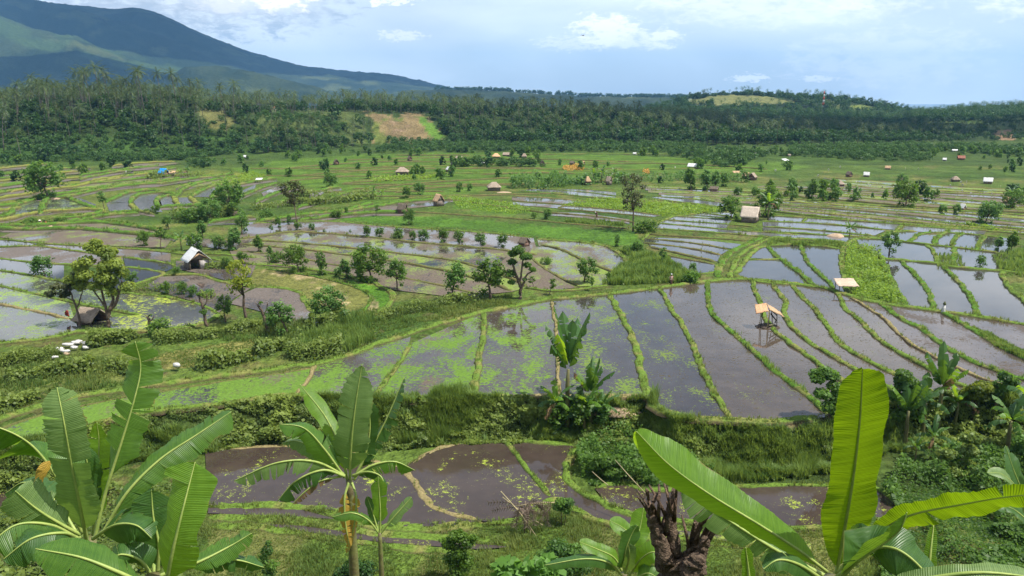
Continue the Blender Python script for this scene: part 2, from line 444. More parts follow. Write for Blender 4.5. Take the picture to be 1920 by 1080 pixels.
pd('1652,487 1690,490 1700,502 1722,523 1740,547 1751,582 1700,577 1684,555 1672,530 1660,505', 'clear'); pd('1690,490 1767,497 1772,507 1797,527 1812,548 1827,570 1834,595 1751,582 1740,547 1722,523 1700,502', 'clear')
pd('1767,497 1879,510 1882,527 1895,545 1920,567 1940,590 1930,612 1834,595 1827,570 1812,548 1797,527 1772,507', 'clear')
pd('1606,449 1660,450 1738,461 1750,470 1757,494 1690,489 1652,486 1612,461', 'clear'); pd('1740,461 1788,465 1790,484 1786,501 1757,494 1750,470', 'clear'); pd('1790,466 1865,475 1890,480 1880,508 1786,501', 'clear')
pd('1645,446 1680,435 1722,436 1704,453', 'clear'); pd('1704,454 1722,441 1756,441 1750,457 1738,460', 'clear'); pd('1750,458 1760,444 1778,436 1804,438 1788,462', 'clear'); pd('1788,463 1794,446 1807,439 1850,444 1833,468', 'clear'); pd('1833,468 1840,453 1853,445 1892,447 1888,476', 'clear')
pd('1442,405 1510,410 1504,417 1440,415', 'bright'); pd('1514,410 1600,416 1690,422 1682,432 1600,424 1506,418', 'bright'); pd('1430,417 1512,419 1660,433 1640,442 1520,430 1430,425', 'bright'); pd('1430,427 1520,432 1640,445 1590,444 1480,436 1430,434', 'bright'); pd('1430,436 1552,443 1600,447 1590,455 1520,449 1440,445', 'bright'); pd('1697,425 1800,430 1850,433 1845,440 1690,434', 'bright')
pd('1327,399 1375,400 1374,408 1300,404', 'bright'); pd('1262,407 1300,405 1374,412 1366,420 1300,416 1250,413', 'bright'); pd('1248,414 1300,418 1366,422 1360,430 1300,424 1234,419', 'bright')
pd('1232,420 1300,426 1360,432 1440,438 1500,442 1480,449 1435,444 1360,437 1300,433 1228,428', 'bright'); pd('1222,446 1300,449 1385,458 1400,462 1380,468 1300,456 1215,448', 'clear'); pd('1210,449 1300,457 1366,470 1352,478 1290,464 1206,456', 'clear')
pd('1215,458 1290,466 1350,480 1345,491 1290,479 1222,466', 'clear'); pd('1242,478 1300,490 1343,498 1343,512 1310,514 1284,511 1262,495', 'clear')
pd('975,358 997,355 1080,358 1155,370 1150,372 1110,370 1040,362', 'bright'); pd('1022,355 1080,355 1155,361 1155,367 1100,360', 'bright'); pd('1222,371 1235,370 1300,375 1358,382 1356,388 1280,379', 'bright'); pd('1050,390 1062,387 1175,397 1240,405 1225,407 1180,402 1110,396', 'bright'); pd('1030,398 1090,400 1180,412 1180,420 1100,410 1026,404', 'mudw')
pd('960,369 1040,374 1100,379 1060,383 960,376', 'mudw'); pd('960,379 1060,386 1045,391 960,384', 'mudw'); pd('700,388 790,378 850,375 830,385 760,392 720,396', 'mudw'); pd('640,399 700,392 690,398 640,404', 'mudw')
pd(np.vstack([L(E0), L(E1)[::-1]]), 'mudw'); pd(np.vstack([L(E1), L(E2)[::-1]]), 'fieldw'); pd(np.vstack([L(E2), L(E3)[::-1]]), 'field'); pd(np.vstack([L(E3), L(E4)[::-1]]), 'fieldm')
pd(np.vstack([L(E4), L('900,556 860,560 800,552 740,545 700,530 640,516 560,504 480,497 440,490')]), 'fieldm')
pd('1007,449 1085,454 1135,461 1160,475 1178,492 1190,510 1165,520 1120,500 1085,487 1060,470 1030,463 1010,462', 'fieldw'); pd('1000,464 1017,463 1060,471 1085,488 1120,502 1165,520 1140,536 1085,538 1050,522 1022,505 1005,492 990,480', 'field'); pd('960,475 990,482 1005,494 1022,507 1050,524 1080,540 1030,548 990,540 955,522 930,500', 'fieldm')
pd('480,541 530,541 566,553 575,573 595,592 600,608 560,616 530,606 510,590 470,580 430,570 460,550', 'mudg'); pd('300,520 375,517 412,531 470,542 440,560 410,588 380,571 340,560 300,548 270,540', 'mudw')
pd('-100,575 0,573 80,589 130,601 160,618 140,624 100,636 0,645 -100,650', 'lweed'); pd('-100,533 0,539 40,548 130,569 140,600 80,586 0,570 -100,560', 'lweed2'); pd('215,551 300,558 380,574 412,590 390,606 300,623 195,619 160,618 160,600 262,592 240,580', 'lweed3')
pd('-100,505 0,510 62,520 120,532 215,551 260,591 200,579 130,566 40,545 0,536 -100,528', 'lweed'); pd('-100,484 0,487 57,495 120,499 120,529 62,517 0,507 -100,500', 'clear'); pd('-100,465 0,466 70,463 130,472 180,478 230,484 232,500 120,496 57,492 0,484 -100,482', 'mudg')
pd('-100,449 0,451 70,458 60,461 0,463 -100,462', 'clear'); pd('72,459 160,464 260,470 320,476 320,494 232,482 180,475 130,469 90,462', 'mudw'); pd('232,485 320,497 325,504 312,510 235,500', 'clear'); pd('234,503 310,512 298,519 250,535 215,548 150,530', 'clear'); pd('330,490 410,491 480,499 470,520 420,526 380,515 330,505', 'mudw')
pd('200,383 240,380 258,396 207,402', 'bright'); pd('250,378 265,367 296,365 294,387 305,398 262,398', 'bright'); pd('298,371 320,369 335,386 305,388', 'bright'); pd('330,371 355,371 374,386 342,387', 'bright'); pd('205,381 240,364 262,361 242,380', 'bright'); pd('362,370 395,354 422,351 420,358 395,370', 'bright'); pd('450,360 480,346 478,356 460,366', 'bright')
pd('82,404 92,376 125,374 150,384 172,392 110,395', 'lweed'); pd('25,412 32,388 68,376 78,382 72,402 45,404', 'lweed'); pd('128,373 150,372 180,384 176,391', 'bright'); pd('190,422 225,424 292,434 270,436 200,426', 'bright'); pd('390,420 480,417 476,421 392,423', 'bright'); pd('30,426 150,421 190,420 290,434 300,440 150,428 60,430', 'fieldm'); pd('20,438 150,434 250,444 320,452 310,466 160,460 70,456 0,446', 'fieldm')
pd('490,362 520,350 540,350 515,362 495,370', 'mudw'); pd('555,378 590,362 610,360 590,375 560,386', 'mudw'); pd('350,445 430,452 480,450 440,470 350,460', 'mudw'); pd('560,404 640,398 690,391 640,402 570,408', 'mudw'); pd('440,440 480,430 540,420 600,418 560,428 500,440', 'mudw')
def pl(s, k): PD_.append((L(s), k, -3.0))
pl('385,850 440,843 592,839 650,849 700,869 757,880 768,895 783,920 807,950 853,967 900,980 830,990 720,989 630,960 560,950 390,950', 'pond'); pl('757,880 787,858 822,843 873,830 913,827 943,827 973,860 993,890 1017,913 1035,935 1010,960 970,984 905,980 853,967 807,950 783,920 768,895', 'pond')
pl('945,827 1000,833 1082,839 1062,867 1059,887 1071,913 1100,933 1140,950 1200,975 1190,1000 1120,980 1075,955 1035,935 1017,913 993,890 973,860', 'pond'); pl('1115,918 1140,911 1180,910 1210,926 1300,919 1413,915 1520,911 1600,919 1650,918 1695,968 1520,993 1400,991 1290,979 1200,974 1140,949', 'pond')
pl('390,955 467,955 560,957 617,972 630,976 530,970 390,965', 'pond'); pl('500,985 560,988 650,1000 720,1010 840,1018 960,1028 900,1033 720,1020 633,1008 520,991', 'pond'); pl('1200,988 1300,1000 1420,1014 1520,1022 1520,1033 1400,1022 1300,1010 1190,1003', 'pond2'); pl('-60,930 20,908 60,903 90,925 40,950 -60,960', 'pond')

# narrow terraces of the far right and far left fields
_r = random.Random(4)
_strip = []
for k, v0 in enumerate([331, 335.5, 340, 344, 348.5, 353, 357, 361.5, 366, 370.5, 375, 379.5, 384, 388.5, 393, 397.5]):
    u0 = 1445 + _r.uniform(-60, 30) if v0 > 345 else 1560+_r.uniform(-40, 60)
    pts = [(u, v0 + (u-1445)*(.052+.0006*(v0-331)) + 1.6*math.sin(u*.011+k) + _r.uniform(-.4, .4)) for u in np.linspace(u0, 1990, 9)]
    _strip.append(np.array(pts)); BUNDS.append((np.array(pts), .8, .4, 'dgyg'[k % 4]))
_kinds = ['field', 'field', 'fieldm', 'mudw', 'fieldm', 'mudw', 'field', 'fieldm', 'bean', 'field', 'bright', 'fieldm', 'bright', 'fieldm', 'mudw']
for k, (a, b) in enumerate(zip(_strip[:-1], _strip[1:])):
    if _kinds[k] != 'bean': pd(np.vstack([a, b[::-1]]), _kinds[k])
for v0, u0, u1, kd in [(349, 1200, 1440, 'field'), (353, 1210, 1450, 'mudw'), (357.5, 1215, 1450, 'field'), (362, 1235, 1450, 'fieldm'), (366, 1240, 1450, 'bright'), (371, 1300, 1450, 'field'), (376, 1340, 1440, 'fieldm')]:
    us = np.linspace(u0, u1, 7); a = np.stack([us, v0+(us-u0)*.035], -1); b = np.stack([us, v0+4.2+(us-u0)*.038], -1)
    BUNDS.append((a, .7, .35, 'g')); pd(np.vstack([a, b[::-1]]), kd)
for s in ('560,330 650,322 740,318 820,316', '520,318 600,310 700,304 790,301', '700,352 800,343 900,337 960,334', '740,362 820,352 900,344', '820,318 920,314 1020,316', '900,328 1000,324 1080,326', '640,345 720,338 790,334', '860,300 960,298 1060,300 1180,304', '1100,308 1220,306 1330,310 1440,318', '540,340 600,334 660,331'):
    BUNDS.append((L(s), .8, .45, 'd'))
for k in range(17):
    v0 = 290+k*5.2; a, b = 430+_r.uniform(0, 260)+max(0, 330-v0)*1.5, 1000+_r.uniform(-160, 420)-max(0, v0-330)*6
    if b-a > 120: us = np.linspace(a, b, 9); BUNDS.append((np.stack([us, v0-(us-a)*.012+2.2*np.sin(us*.009+k*1.7)], -1), .9, .4, 'dgd'[k % 3]))
for k, s in enumerate(('-40,331 40,326 110,318 170,314', '-40,345 30,338 90,328 150,322', '150,330 230,318 300,312', '170,340 260,328 350,322', '120,352 170,345 230,340 300,332 380,327', '20,362 80,350 130,345', '-40,370 20,360 60,352', '210,312 270,306 330,304', '300,345 380,334 440,327', '-40,322 30,314 90,308', '330,352 400,338 450,331', '60,345 110,337 160,333', '130,362 190,352 250,346', '-40,400 10,396 40,390', '-40,357 20,349 50,345')):
    BUNDS.append((L(s), 1.0, .8, 'ly'[k % 2])); q = L(s); pd(np.vstack([q+[0, 1.5], (q+[0, 5.0])[::-1]]), 'mudg')
for s, k in (('0,346 40,339 100,329 150,323 150,326 90,334 30,344', 'fieldm'), ('170,341 260,329 350,323 352,328 260,335', 'fieldm'), ('130,354 170,347 240,341 300,334 300,339 230,346 160,355', 'field'), ('225,316 300,306 340,306 280,316', 'fieldm'), ('330,354 400,340 450,333 450,340 400,348', 'field')):
    pd(s, k)
# ------------------------------------------------------------------ land
def grid_rows():
    ys = list(np.linspace(-60, 1, 12)) + list(np.linspace(3, 40, 14))
    v = np.arange(1125, 300, -3.4)
    ys += [float(P(960, a, -3 if a > 860 else 0)[1]) for a in v if P(960, a, -3 if a > 860 else 0)[1] > 41]
    y = max(ys)
    ys += list(np.arange(52, 72, .35))
    while y < 340: y += max(.8, y*.006); ys.append(y)
    while y < 760: y += 3.5; ys.append(y)
    while y < 6600: y *= 1.0105; ys.append(y)
    ys = np.array(sorted(ys)); k = np.r_[True, np.diff(ys) > .12]
    return ys[k]

YS = grid_rows()
US = np.r_[np.arange(-1500, -120, 30), np.arange(-120, 2040, 5.0), np.arange(2040, 3440, 30)]
AZ = (US-960)/1515
ygrid = np.repeat(YS[:, None], len(AZ), 1)
xgrid = AZ[None]*np.maximum(np.abs(ygrid), 45*0+8)
xgrid = np.where(ygrid < 41, AZ[None]*np.maximum(41, 0) + 0*ygrid, xgrid)
zgrid = H(xgrid, ygrid, rough=True)
far_ = sstep(330, 420, ygrid)
zgrid = zgrid + (fbm(xgrid/6, ygrid/6, 3, 3)-.5)*(.04 + 2.0*far_)*np.where(ygrid > 700, 2.0, 1)
U_, V_ = project(np.stack([xgrid, np.maximum(ygrid, 2), zgrid], -1))

def blend(c, col, m):
    return c*(1-m[..., None]) + np.asarray(col)*m[..., None]

n1 = fbm(xgrid/5, ygrid/5, 5, 4); n2 = fbm(xgrid/22, ygrid/22, 9, 3); n3 = fbm(xgrid/1.2, ygrid/1.2, 21, 3)
C = np.zeros(xgrid.shape+(3,)) + [.085, .135, .026]
C = blend(C, (.15, .15, .05), sstep(.5, .72, n1)*.8)
C = blend(C, (.05, .10, .018), sstep(.5, .75, n2)*.8)
C = blend(C, (.12, .085, .05), sstep(.6, .72, n3)*.5*(ygrid < 160))
def reg(s, col, k=1.0, soft=3.0):
    global C
    p = L(s); lo = p.min(0)-15; hi = p.max(0)+15
    m = (U_ > lo[0]) & (U_ < hi[0]) & (V_ > lo[1]) & (V_ < hi[1]) & (ygrid > 42)
    uu = U_[m] + (vn(xgrid[m]/3, ygrid[m]/3, 31)-.5)*soft*2; vv = V_[m] + (vn(xgrid[m]/3, ygrid[m]/3, 32)-.5)*soft*.7
    f = np.zeros(xgrid.shape); f[m] = inpoly(uu, vv, p)*(k if np.isscalar(k) else k[m])
    C = blend(C, col, f)
reg('-800,310 2700,310 2700,262 -800,262', (.05, .088, .02), .85)
reg('-700,318 2700,330 2700,276 1500,276 900,274 400,290 -700,300', (.065, .115, .022), sstep(.35, .6, n2)*.8)
reg('-200,420 -200,335 100,322 300,318 470,322 520,336 470,345 380,350 420,372 300,372 200,400 60,425', (.13, .165, .035), .85)
reg('-200,410 0,372 120,345 260,320 330,318 480,325 520,335 470,342 330,335 240,350 100,372', (.17, .20, .035), sstep(.4, .6, n1))
reg('560,345 480,330 430,318 520,300 640,292 760,288 900,286 1050,287 1250,294 1400,300 1520,312 1440,326 1300,324 1150,320 1080,332 960,350 880,364 780,372 700,382 650,376 600,358', (.085, .158, .021), 1)
reg('560,345 480,330 430,318 520,300 640,292 760,288 900,286 1050,287 1250,294 1400,300 1520,312 1440,326 1300,324 1150,320 1080,332 960,350 880,364 780,372 700,382 650,376 600,358', (.095, .165, .025), sstep(.45, .6, vn(xgrid/60, ygrid/9, 77))*.8)
reg('600,402 760,405 900,412 1050,426 1192,434 1200,460 1150,462 1100,452 1000,444 900,430 780,425 640,415', (.075, .16, .02), 1)
reg('860,370 960,382 1000,398 950,402 850,390', (.085, .17, .02), 1)
reg('470,503 530,503 600,519 690,543 702,560 670,582 620,590 592,575 562,548 520,540 470,538', (.16, .17, .05), 1)
reg('480,508 520,504 600,522 640,533 600,536 540,520', (.33, .27, .15), sstep(.38, .55, n3))
reg('580,535 640,545 660,570 620,585 600,575', (.33, .27, .15), sstep(.38, .55, n3))
reg('690,545 712,555 715,578 690,585', (.3, .26, .14), sstep(.4, .55, n3))
reg('640,522 700,535 735,552 735,568 712,582 705,560 680,545', (.08, .18, .02), 1)
reg('1587,470 1600,460 1630,466 1650,478 1660,498 1680,540 1697,572 1600,557 1583,515', (.10, .17, .02), 1)
reg('1598,512 1625,508 1630,522 1600,524', (.12, .08, .05), 1)
reg('1090,377 1150,373 1220,379 1340,388 1385,392 1330,401 1240,405 1175,395 1050,386', (.11, .17, .02), 1)
reg('280,668 480,633 545,640 525,656 420,682 300,694', (.19, .185, .06), 1)
reg('0,700 0,680 100,650 280,660 300,700 100,740 0,760', (.12, .15, .04), .7)
reg('-200,1000 -200,830 200,790 560,745 900,750 1230,745 1400,785 1560,790 1750,740 2400,740 2400,960 1650,930 1400,905 1250,880 1050,830 820,825 600,835 380,850 0,920', (.045, .075, .018), .85)
reg('1230,760 1260,782 1366,790 1540,788 1540,800 1330,800 1230,775', (.20, .15, .09), .8)
reg('880,755 1010,748 1010,758 890,768', (.17, .12, .07), .8)
reg('390,940 1700,975 1700,1120 390,1120', (.095, .155, .028), 1)
reg('390,940 1700,975 1700,1120 390,1120', (.14, .15, .05), sstep(.5, .65, n1))
# wooded ridge and slopes
hillm = sstep(.05, .3, (ygrid-np.interp(AZ, AZB, YB)[None])/80)*(ygrid < 760)
C = blend(C, (.038, .065, .018), hillm)
reg('-300,305 0,300 480,290 480,240 300,262 100,258 -300,262', (.05, .105, .022), sstep(.35, .6, n1))
reg('372,188 402,192 442,230 420,247 392,240 368,212', (.15, .15, .055), .9)
reg('470,212 600,205 680,208 692,268 560,276 480,262', (.085, .115, .035), sstep(.3, .6, n1))
reg('684,206 745,222 760,212 790,213 812,230 838,262 828,270 700,270 704,240', (.21, .16, .085), 1, 9.0)
reg('690,208 745,222 790,213 838,262 828,270 700,270', (.10, .14, .035), sstep(.5, .62, fbm(xgrid/9, ygrid/9, 501, 3)), 6.0)
reg('696,210 720,224 725,268 705,268', (.13, .16, .04), sstep(.4, .6, n1))
reg('735,225 765,228 770,265 742,268', (.30, .21, .14), sstep(.4, .6, n1), 6.0)
reg('782,215 812,230 838,262 815,262 795,240', (.10, .19, .03), 1)
# far hills
fm = sstep(760, 850, ygrid)
fc = blend(np.zeros_like(C)+[.016, .03, .012], (.035, .052, .02), sstep(.45, .65, fbm(xgrid/90, ygrid/90, 51, 4)))
fc = blend(fc, (.10, .12, .04), sstep(.62, .72, fbm(xgrid/140, ygrid/140, 53, 4))*.7)
C = blend(C, fc, fm)
C = blend(C, (.05, .085, .03), ((ygrid > 2900) & (ygrid < 3500)).astype(float)*sstep(.3, .6, fbm(xgrid/60, ygrid/60, 57, 4))*.9*(U_ < 520))  # sunlit spur: its brightness is put into a lighter green
reg('1285,190 1300,181 1335,176 1440,180 1490,192 1420,197 1310,196', (.17, .18, .07), 1)
reg('1592,198 1620,196 1642,203 1636,209 1596,207', (.16, .2, .05), 1); reg('1555,190 1575,190 1580,204 1556,204', (.14, .17, .05), .7)
m = ((ygrid > 560) & (ygrid < 760) & (U_ > 1795)).astype(float)
C = blend(C, (.085, .125, .032), m*.9)
reg('1864,244 1896,243 1903,263 1868,262', (.26, .17, .10), 1); reg('1890,210 1960,212 1960,222 1890,222', (.12, .17, .04), .8)

nr, nc = xgrid.shape
ii = np.arange(nr-1)[:, None]*nc + np.arange(nc-1)[None]
Qd = np.stack([ii, ii+1, ii+nc+1, ii+nc], -1).reshape(-1, 4)
g = G('ground_soil_grass')
ca = g.attr('Col').outputs['Color']; ps = g.pos()
f1 = g.noise(1.3, ps, 6, .7); f2 = g.noise(.09, ps, 6, .65)
c = g.mix(g.ramp(f1, .3, .75), g.mix(1.0, ca, (.55, .55, .5), 'MULTIPLY'), g.mix(1.0, ca, (1.3, 1.25, 1.15), 'MULTIPLY'))
c = g.mix(g.ramp(f2, .35, .7), g.mix(1.0, c, (.7, .72, .7), 'MULTIPLY'), g.mix(1.0, c, (1.2, 1.2, 1.15), 'MULTIPLY'))
bp = g.n('Bump', Strength=.6, Distance=.15, Height=f1); bp2 = g.n('Bump', Strength=.7, Distance=8.0, Height=f2, Normal=bp.outputs[0])
b = g.n('BsdfPrincipled', Base_Color=c, Roughness=.9, Normal=bp2.outputs[0]); b.inputs['Specular IOR Level'].default_value = .1
M_GROUND = g.surf(b.outputs[0])
mb = MB(); mb.add(np.stack([xgrid, ygrid, zgrid], -1), Qd, Col=C.reshape(-1, 3))
tag(mb.build('terrain', M_GROUND, smooth=True), kind='structure')

# sea beyond the hills
g = G('sea_water'); b = g.n('BsdfPrincipled', Base_Color=(.01, .035, .06, 1), Roughness=.18)
mb = MB(); xs = np.linspace(-9000, 9000, 10); yy = np.linspace(900, 13000, 10)
gx, gy = np.meshgrid(xs, yy); q = np.arange(9)[:, None]*10+np.arange(9)[None]
mb.add(np.stack([gx, gy, gx*0-60], -1), np.stack([q, q+1, q+11, q+10], -1).reshape(-1, 4))
tag(mb.build('sea', g.surf(b.outputs[0])), kind='structure')

# ------------------------------------------------------------------ paddy water
def water(name, mud=(.05, .042, .038), weed=0.0, wcol=(.14, .30, .03), dry=0.0, specks=.3, wscale=1.0, rough=.03, ripple=.02, mudcol=(.11, .085, .065)):
    """standing water over mud; weed = share covered by floating weed, dry = share where the mud stands out of the water"""
    g = G(name); p = g.pos(); mud = tuple(x*.62 for x in mud)
    mp = g.n('Mapping', Vector=p, Scale=(.9, .55, 1)).outputs[0]
    a = g.noise(.35*wscale, mp, 3, .55, .3); bb = g.noise(2.6*wscale, p, 5, .7); cc = g.noise(9.0, p, 3, .6)
    w = g.math('ADD', g.math('MULTIPLY', a, .36), g.math('ADD', g.math('MULTIPLY', bb, .38), g.math('MULTIPLY', cc, .26)))
    wm = g.ramp(w, .65-.30*weed-.015, .65-.30*weed+.03) if weed > 0 else None
    base = g.mix(g.ramp(g.noise(.5, p, 4, .6), .3, .7), mud, tuple(x*1.35 for x in mud))
    rough_s = rough
    wet = g.n('BsdfPrincipled', Base_Color=base, Roughness=rough, IOR=1.33,
              Normal=g.n('Bump', Strength=ripple, Distance=.1, Height=g.noise(5, mp, 2, .5)).outputs[0])
    sh = wet.outputs[0]
    def matte(col1, col2, h, st, dist):
        m_ = g.n('BsdfPrincipled', Base_Color=g.mix(g.ramp(g.noise(4.0, p, 4, .7), .3, .7), col1, col2), Roughness=.85,
                 Normal=g.n('Bump', Strength=st, Distance=dist, Height=h).outputs[0])
        m_.inputs['Specular IOR Level'].default_value = .15
        return m_.outputs[0]
    if dry > 0:
        d0 = g.math('ADD', g.math('MULTIPLY', g.noise(.22, mp, 3, .5), .6), g.math('MULTIPLY', g.noise(3.2, p, 5, .75), .4))
        dm = g.ramp(d0, .64-.3*dry-.03, .64-.3*dry+.03)
        mm = matte(tuple(x*.75 for x in mudcol), tuple(x*1.25 for x in mudcol), g.noise(4, p, 5, .75), .8, .12)
        sh = g.n('MixShader', i0=dm, i1=sh, i2=mm).outputs[0]
    if specks > 0:
        s0 = g.noise(3.4, p, 2, .5); s1 = g.noise(.45, p, 3, .6)
        sm = g.ramp(g.math('ADD', g.math('MULTIPLY', s0, .75), g.math('MULTIPLY', s1, .25)), .69-.15*specks, .71-.15*specks)
        ss = matte((.035, .03, .022), (.09, .075, .04), s0, .5, .1)
        sh = g.n('MixShader', i0=sm, i1=sh, i2=ss).outputs[0]
    if wm is not None:
        ww = matte(tuple(x*.7 for x in wcol), tuple(x*1.15 for x in wcol), bb, .6, .08)
        sh = g.n('MixShader', i0=wm, i1=sh, i2=ww).outputs[0]
    return g.surf(sh)

GRN = (.10, .18, .022); YEL = (.27, .33, .04)
WM = {
 'algae': water('water_green_algae', weed=.67, wcol=GRN, dry=.35, specks=.35), 'algae2': water('water_algae_patches', weed=.53, wcol=GRN, dry=.2, specks=.35, mud=(.085, .07, .06)),
 'weedy': water('water_weedy', weed=.45, wcol=(.11, .19, .025), specks=.45, mud=(.075, .06, .05)), 'weedy1': water('water_weedy_thin', weed=.40, wcol=(.12, .18, .03), specks=.4), 'weedy0': water('water_weed_traces', weed=.31, wcol=(.12, .17, .03), specks=.5),
 'stubble': water('water_stubble', specks=.58, weed=.18, wcol=(.13, .16, .05), mud=(.085, .065, .048), ripple=.03), 'stubm': water('water_muddy_stubble', specks=.5, dry=.32, mud=(.085, .065, .055), mudcol=(.085, .07, .058)),
 'clear': water('water_clear', specks=.05, mud=(.06, .055, .05), ripple=.008), 'bright': water('water_sky_tint', specks=0, mud=(.13, .125, .13), ripple=.05, rough=.13),  # 'bright': pale base colour stands in for reflected sky
 'mudw': water('wet_mud_water', dry=.45, specks=.3, mud=(.09, .07, .06), mudcol=(.115, .095, .075)), 'mudg': water('wet_grey_mud', dry=.55, specks=.3, mudcol=(.12, .10, .085), mud=(.09, .075, .065)),
 'fieldw': water('field_wet_mud', dry=.42, weed=.40, wcol=(.17, .22, .045), specks=.3, mudcol=(.11, .088, .065)), 'field': water('field_weedy_mud', dry=.55, weed=.52, wcol=(.16, .22, .04), specks=.3, mudcol=(.115, .092, .065)),
 'fieldm': water('field_bare_mud', dry=.75, weed=.38, wcol=(.15, .2, .045), specks=.3, mudcol=(.115, .09, .068)),
 'lweed': water('water_weed_film', weed=.40, wcol=(.17, .24, .06), specks=.2, mud=(.085, .085, .07)), 'lweed2': water('water_weed_film_thick', weed=.47, wcol=(.19, .27, .06), specks=.2, mud=(.085, .085, .07)), 'lweed3': water('water_yellow_weed', weed=.44, wcol=YEL, specks=.2, wscale=.7, mud=(.085, .08, .07)),
 'pond': water('pond_brown_water', mud=(.065, .048, .038), weed=.26, wcol=YEL, specks=.22, ripple=.015), 'pond2': water('pond_leafy_water', mud=(.065, .05, .04), weed=.5, wcol=(.22, .27, .05), specks=.2),
}
for i, (poly, k, z) in enumerate(PD_):
    p = P(poly[:, 0], poly[:, 1], z)
    if z == 0:   # front paddies stop at the terrace edge
        p[:, 1] = np.maximum(p[:, 1], np.interp(p[:, 0], TBX, TBY)-.05)
    a = np.sum(p[:, 0]*np.roll(p[:, 1], -1)-np.roll(p[:, 0], -1)*p[:, 1])
    if a < 0: p = p[::-1]
    me = bpy.data.meshes.new('paddy_water')
    me.from_pydata([(q[0], q[1], z+.035+.0006*i) for q in p], [], [list(range(len(p)))]); me.materials.append(WM[k])
    tag(link('paddy_water', me), kind='structure')

# ------------------------------------------------------------------ dikes between the paddies
g = G('dike_earth_grass')
ca = g.attr('Col').outputs['Color']; f1 = g.noise(5.0, g.pos(), 5, .75)
c = g.mix(g.ramp(f1, .25, .75), g.mix(1.0, ca, (.5, .5, .45), 'MULTIPLY'), g.mix(1.0, ca, (1.4, 1.35, 1.2), 'MULTIPLY'))
b = g.n('BsdfPrincipled', Base_Color=c, Roughness=.9, Normal=g.n('Bump', Strength=.8, Distance=.1, Height=f1).outputs[0]); b.inputs['Specular IOR Level'].default_value = .1
M_DIKE = g.surf(b.outputs[0])
TOPC = {'g': (.105, .175, .028), 't': (.22, .185, .095), 'd': (.12, .14, .04), 'l': (.075, .165, .02), 'y': (.17, .20, .04)}
DIKES = []     # (3-D centre line, width, height, kind)
def dike(px, w, h, k, z):
    p = P(px[:, 0], px[:, 1], z)
    yv = p[:, 1].mean(); step = .35 if yv < 110 else .7 if yv < 200 else 1.6
    p = resample(smoothline(p, 2), step)
    x, y = p[:, 0], p[:, 1]; sd = len(DIKES)*13
    w = w*(.60+yv*.0014); h = h*.85
    p = p + np.stack([(fbm(x/2.2, y/2.2, sd, 2)-.5)*.35, (fbm(x/2.2, y/2.2, sd+5, 2)-.5)*.35, 0*x], -1)
    T = np.gradient(p, axis=0); T /= np.linalg.norm(T, axis=1)[:, None]+1e-9
    N = np.stack([-T[:, 1], T[:, 0], 0*x], -1)
    p = p + N*((fbm(x/.7, y/.7, sd+31, 3)-.5)*.5*w)[:, None]
    wl = w*(.45+1.1*fbm(x/1.3, y/1.3, sd+1, 3)); wr = w*(.45+1.1*fbm(x/1.3, y/1.3, sd+2, 3)); hh = h*(.45+1.0*fbm(x/1.4, y/1.4, sd+3, 3))
    ne = np.minimum(np.arange(len(x)), np.arange(len(x))[::-1]); tp = np.clip((ne*step+.02)/1.0, .02, 1)**.6; hh = hh*tp; wl = wl*(.3+.7*tp); wr = wr*(.3+.7*tp)
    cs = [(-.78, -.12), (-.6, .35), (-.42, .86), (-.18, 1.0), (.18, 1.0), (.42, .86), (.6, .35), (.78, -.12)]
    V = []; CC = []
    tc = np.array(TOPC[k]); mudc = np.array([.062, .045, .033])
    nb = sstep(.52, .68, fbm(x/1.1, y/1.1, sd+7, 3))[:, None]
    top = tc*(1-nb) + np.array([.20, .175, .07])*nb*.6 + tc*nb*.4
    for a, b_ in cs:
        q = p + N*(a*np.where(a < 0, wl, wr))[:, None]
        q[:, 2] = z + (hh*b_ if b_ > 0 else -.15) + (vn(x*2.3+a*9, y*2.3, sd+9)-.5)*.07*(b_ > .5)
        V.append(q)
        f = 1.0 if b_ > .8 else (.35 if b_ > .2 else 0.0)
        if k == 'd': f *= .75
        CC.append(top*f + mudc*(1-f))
    m = len(cs); V = np.stack(V, 1); CC = np.stack(CC, 1); n = len(p)
    i = np.arange(n-1)[:, None]*m + np.arange(m-1)[None]
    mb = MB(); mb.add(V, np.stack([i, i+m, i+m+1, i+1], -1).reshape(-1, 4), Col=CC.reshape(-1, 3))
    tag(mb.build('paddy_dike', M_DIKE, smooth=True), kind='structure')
    DIKES.append((p, w, hh, k, z))
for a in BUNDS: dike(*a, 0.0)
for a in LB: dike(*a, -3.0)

# ------------------------------------------------------------------ light, sky, air
EL, AZS_ = math.radians(62), math.radians(-14)     # sun high on the right, a little behind the camera
SUN = Vector((math.cos(EL)*math.cos(AZS_), math.cos(EL)*math.sin(AZS_), math.sin(EL)))
sd = bpy.data.lights.new('sun', 'SUN'); sd.energy = 5.0; sd.angle = math.radians(.5); sd.color = (1, .955, .88)
so = bpy.data.objects.new('sun', sd); COL.objects.link(so); so.location = (60, 20, 120)
so.rotation_euler = SUN.to_track_quat('Z', 'Y').to_euler()

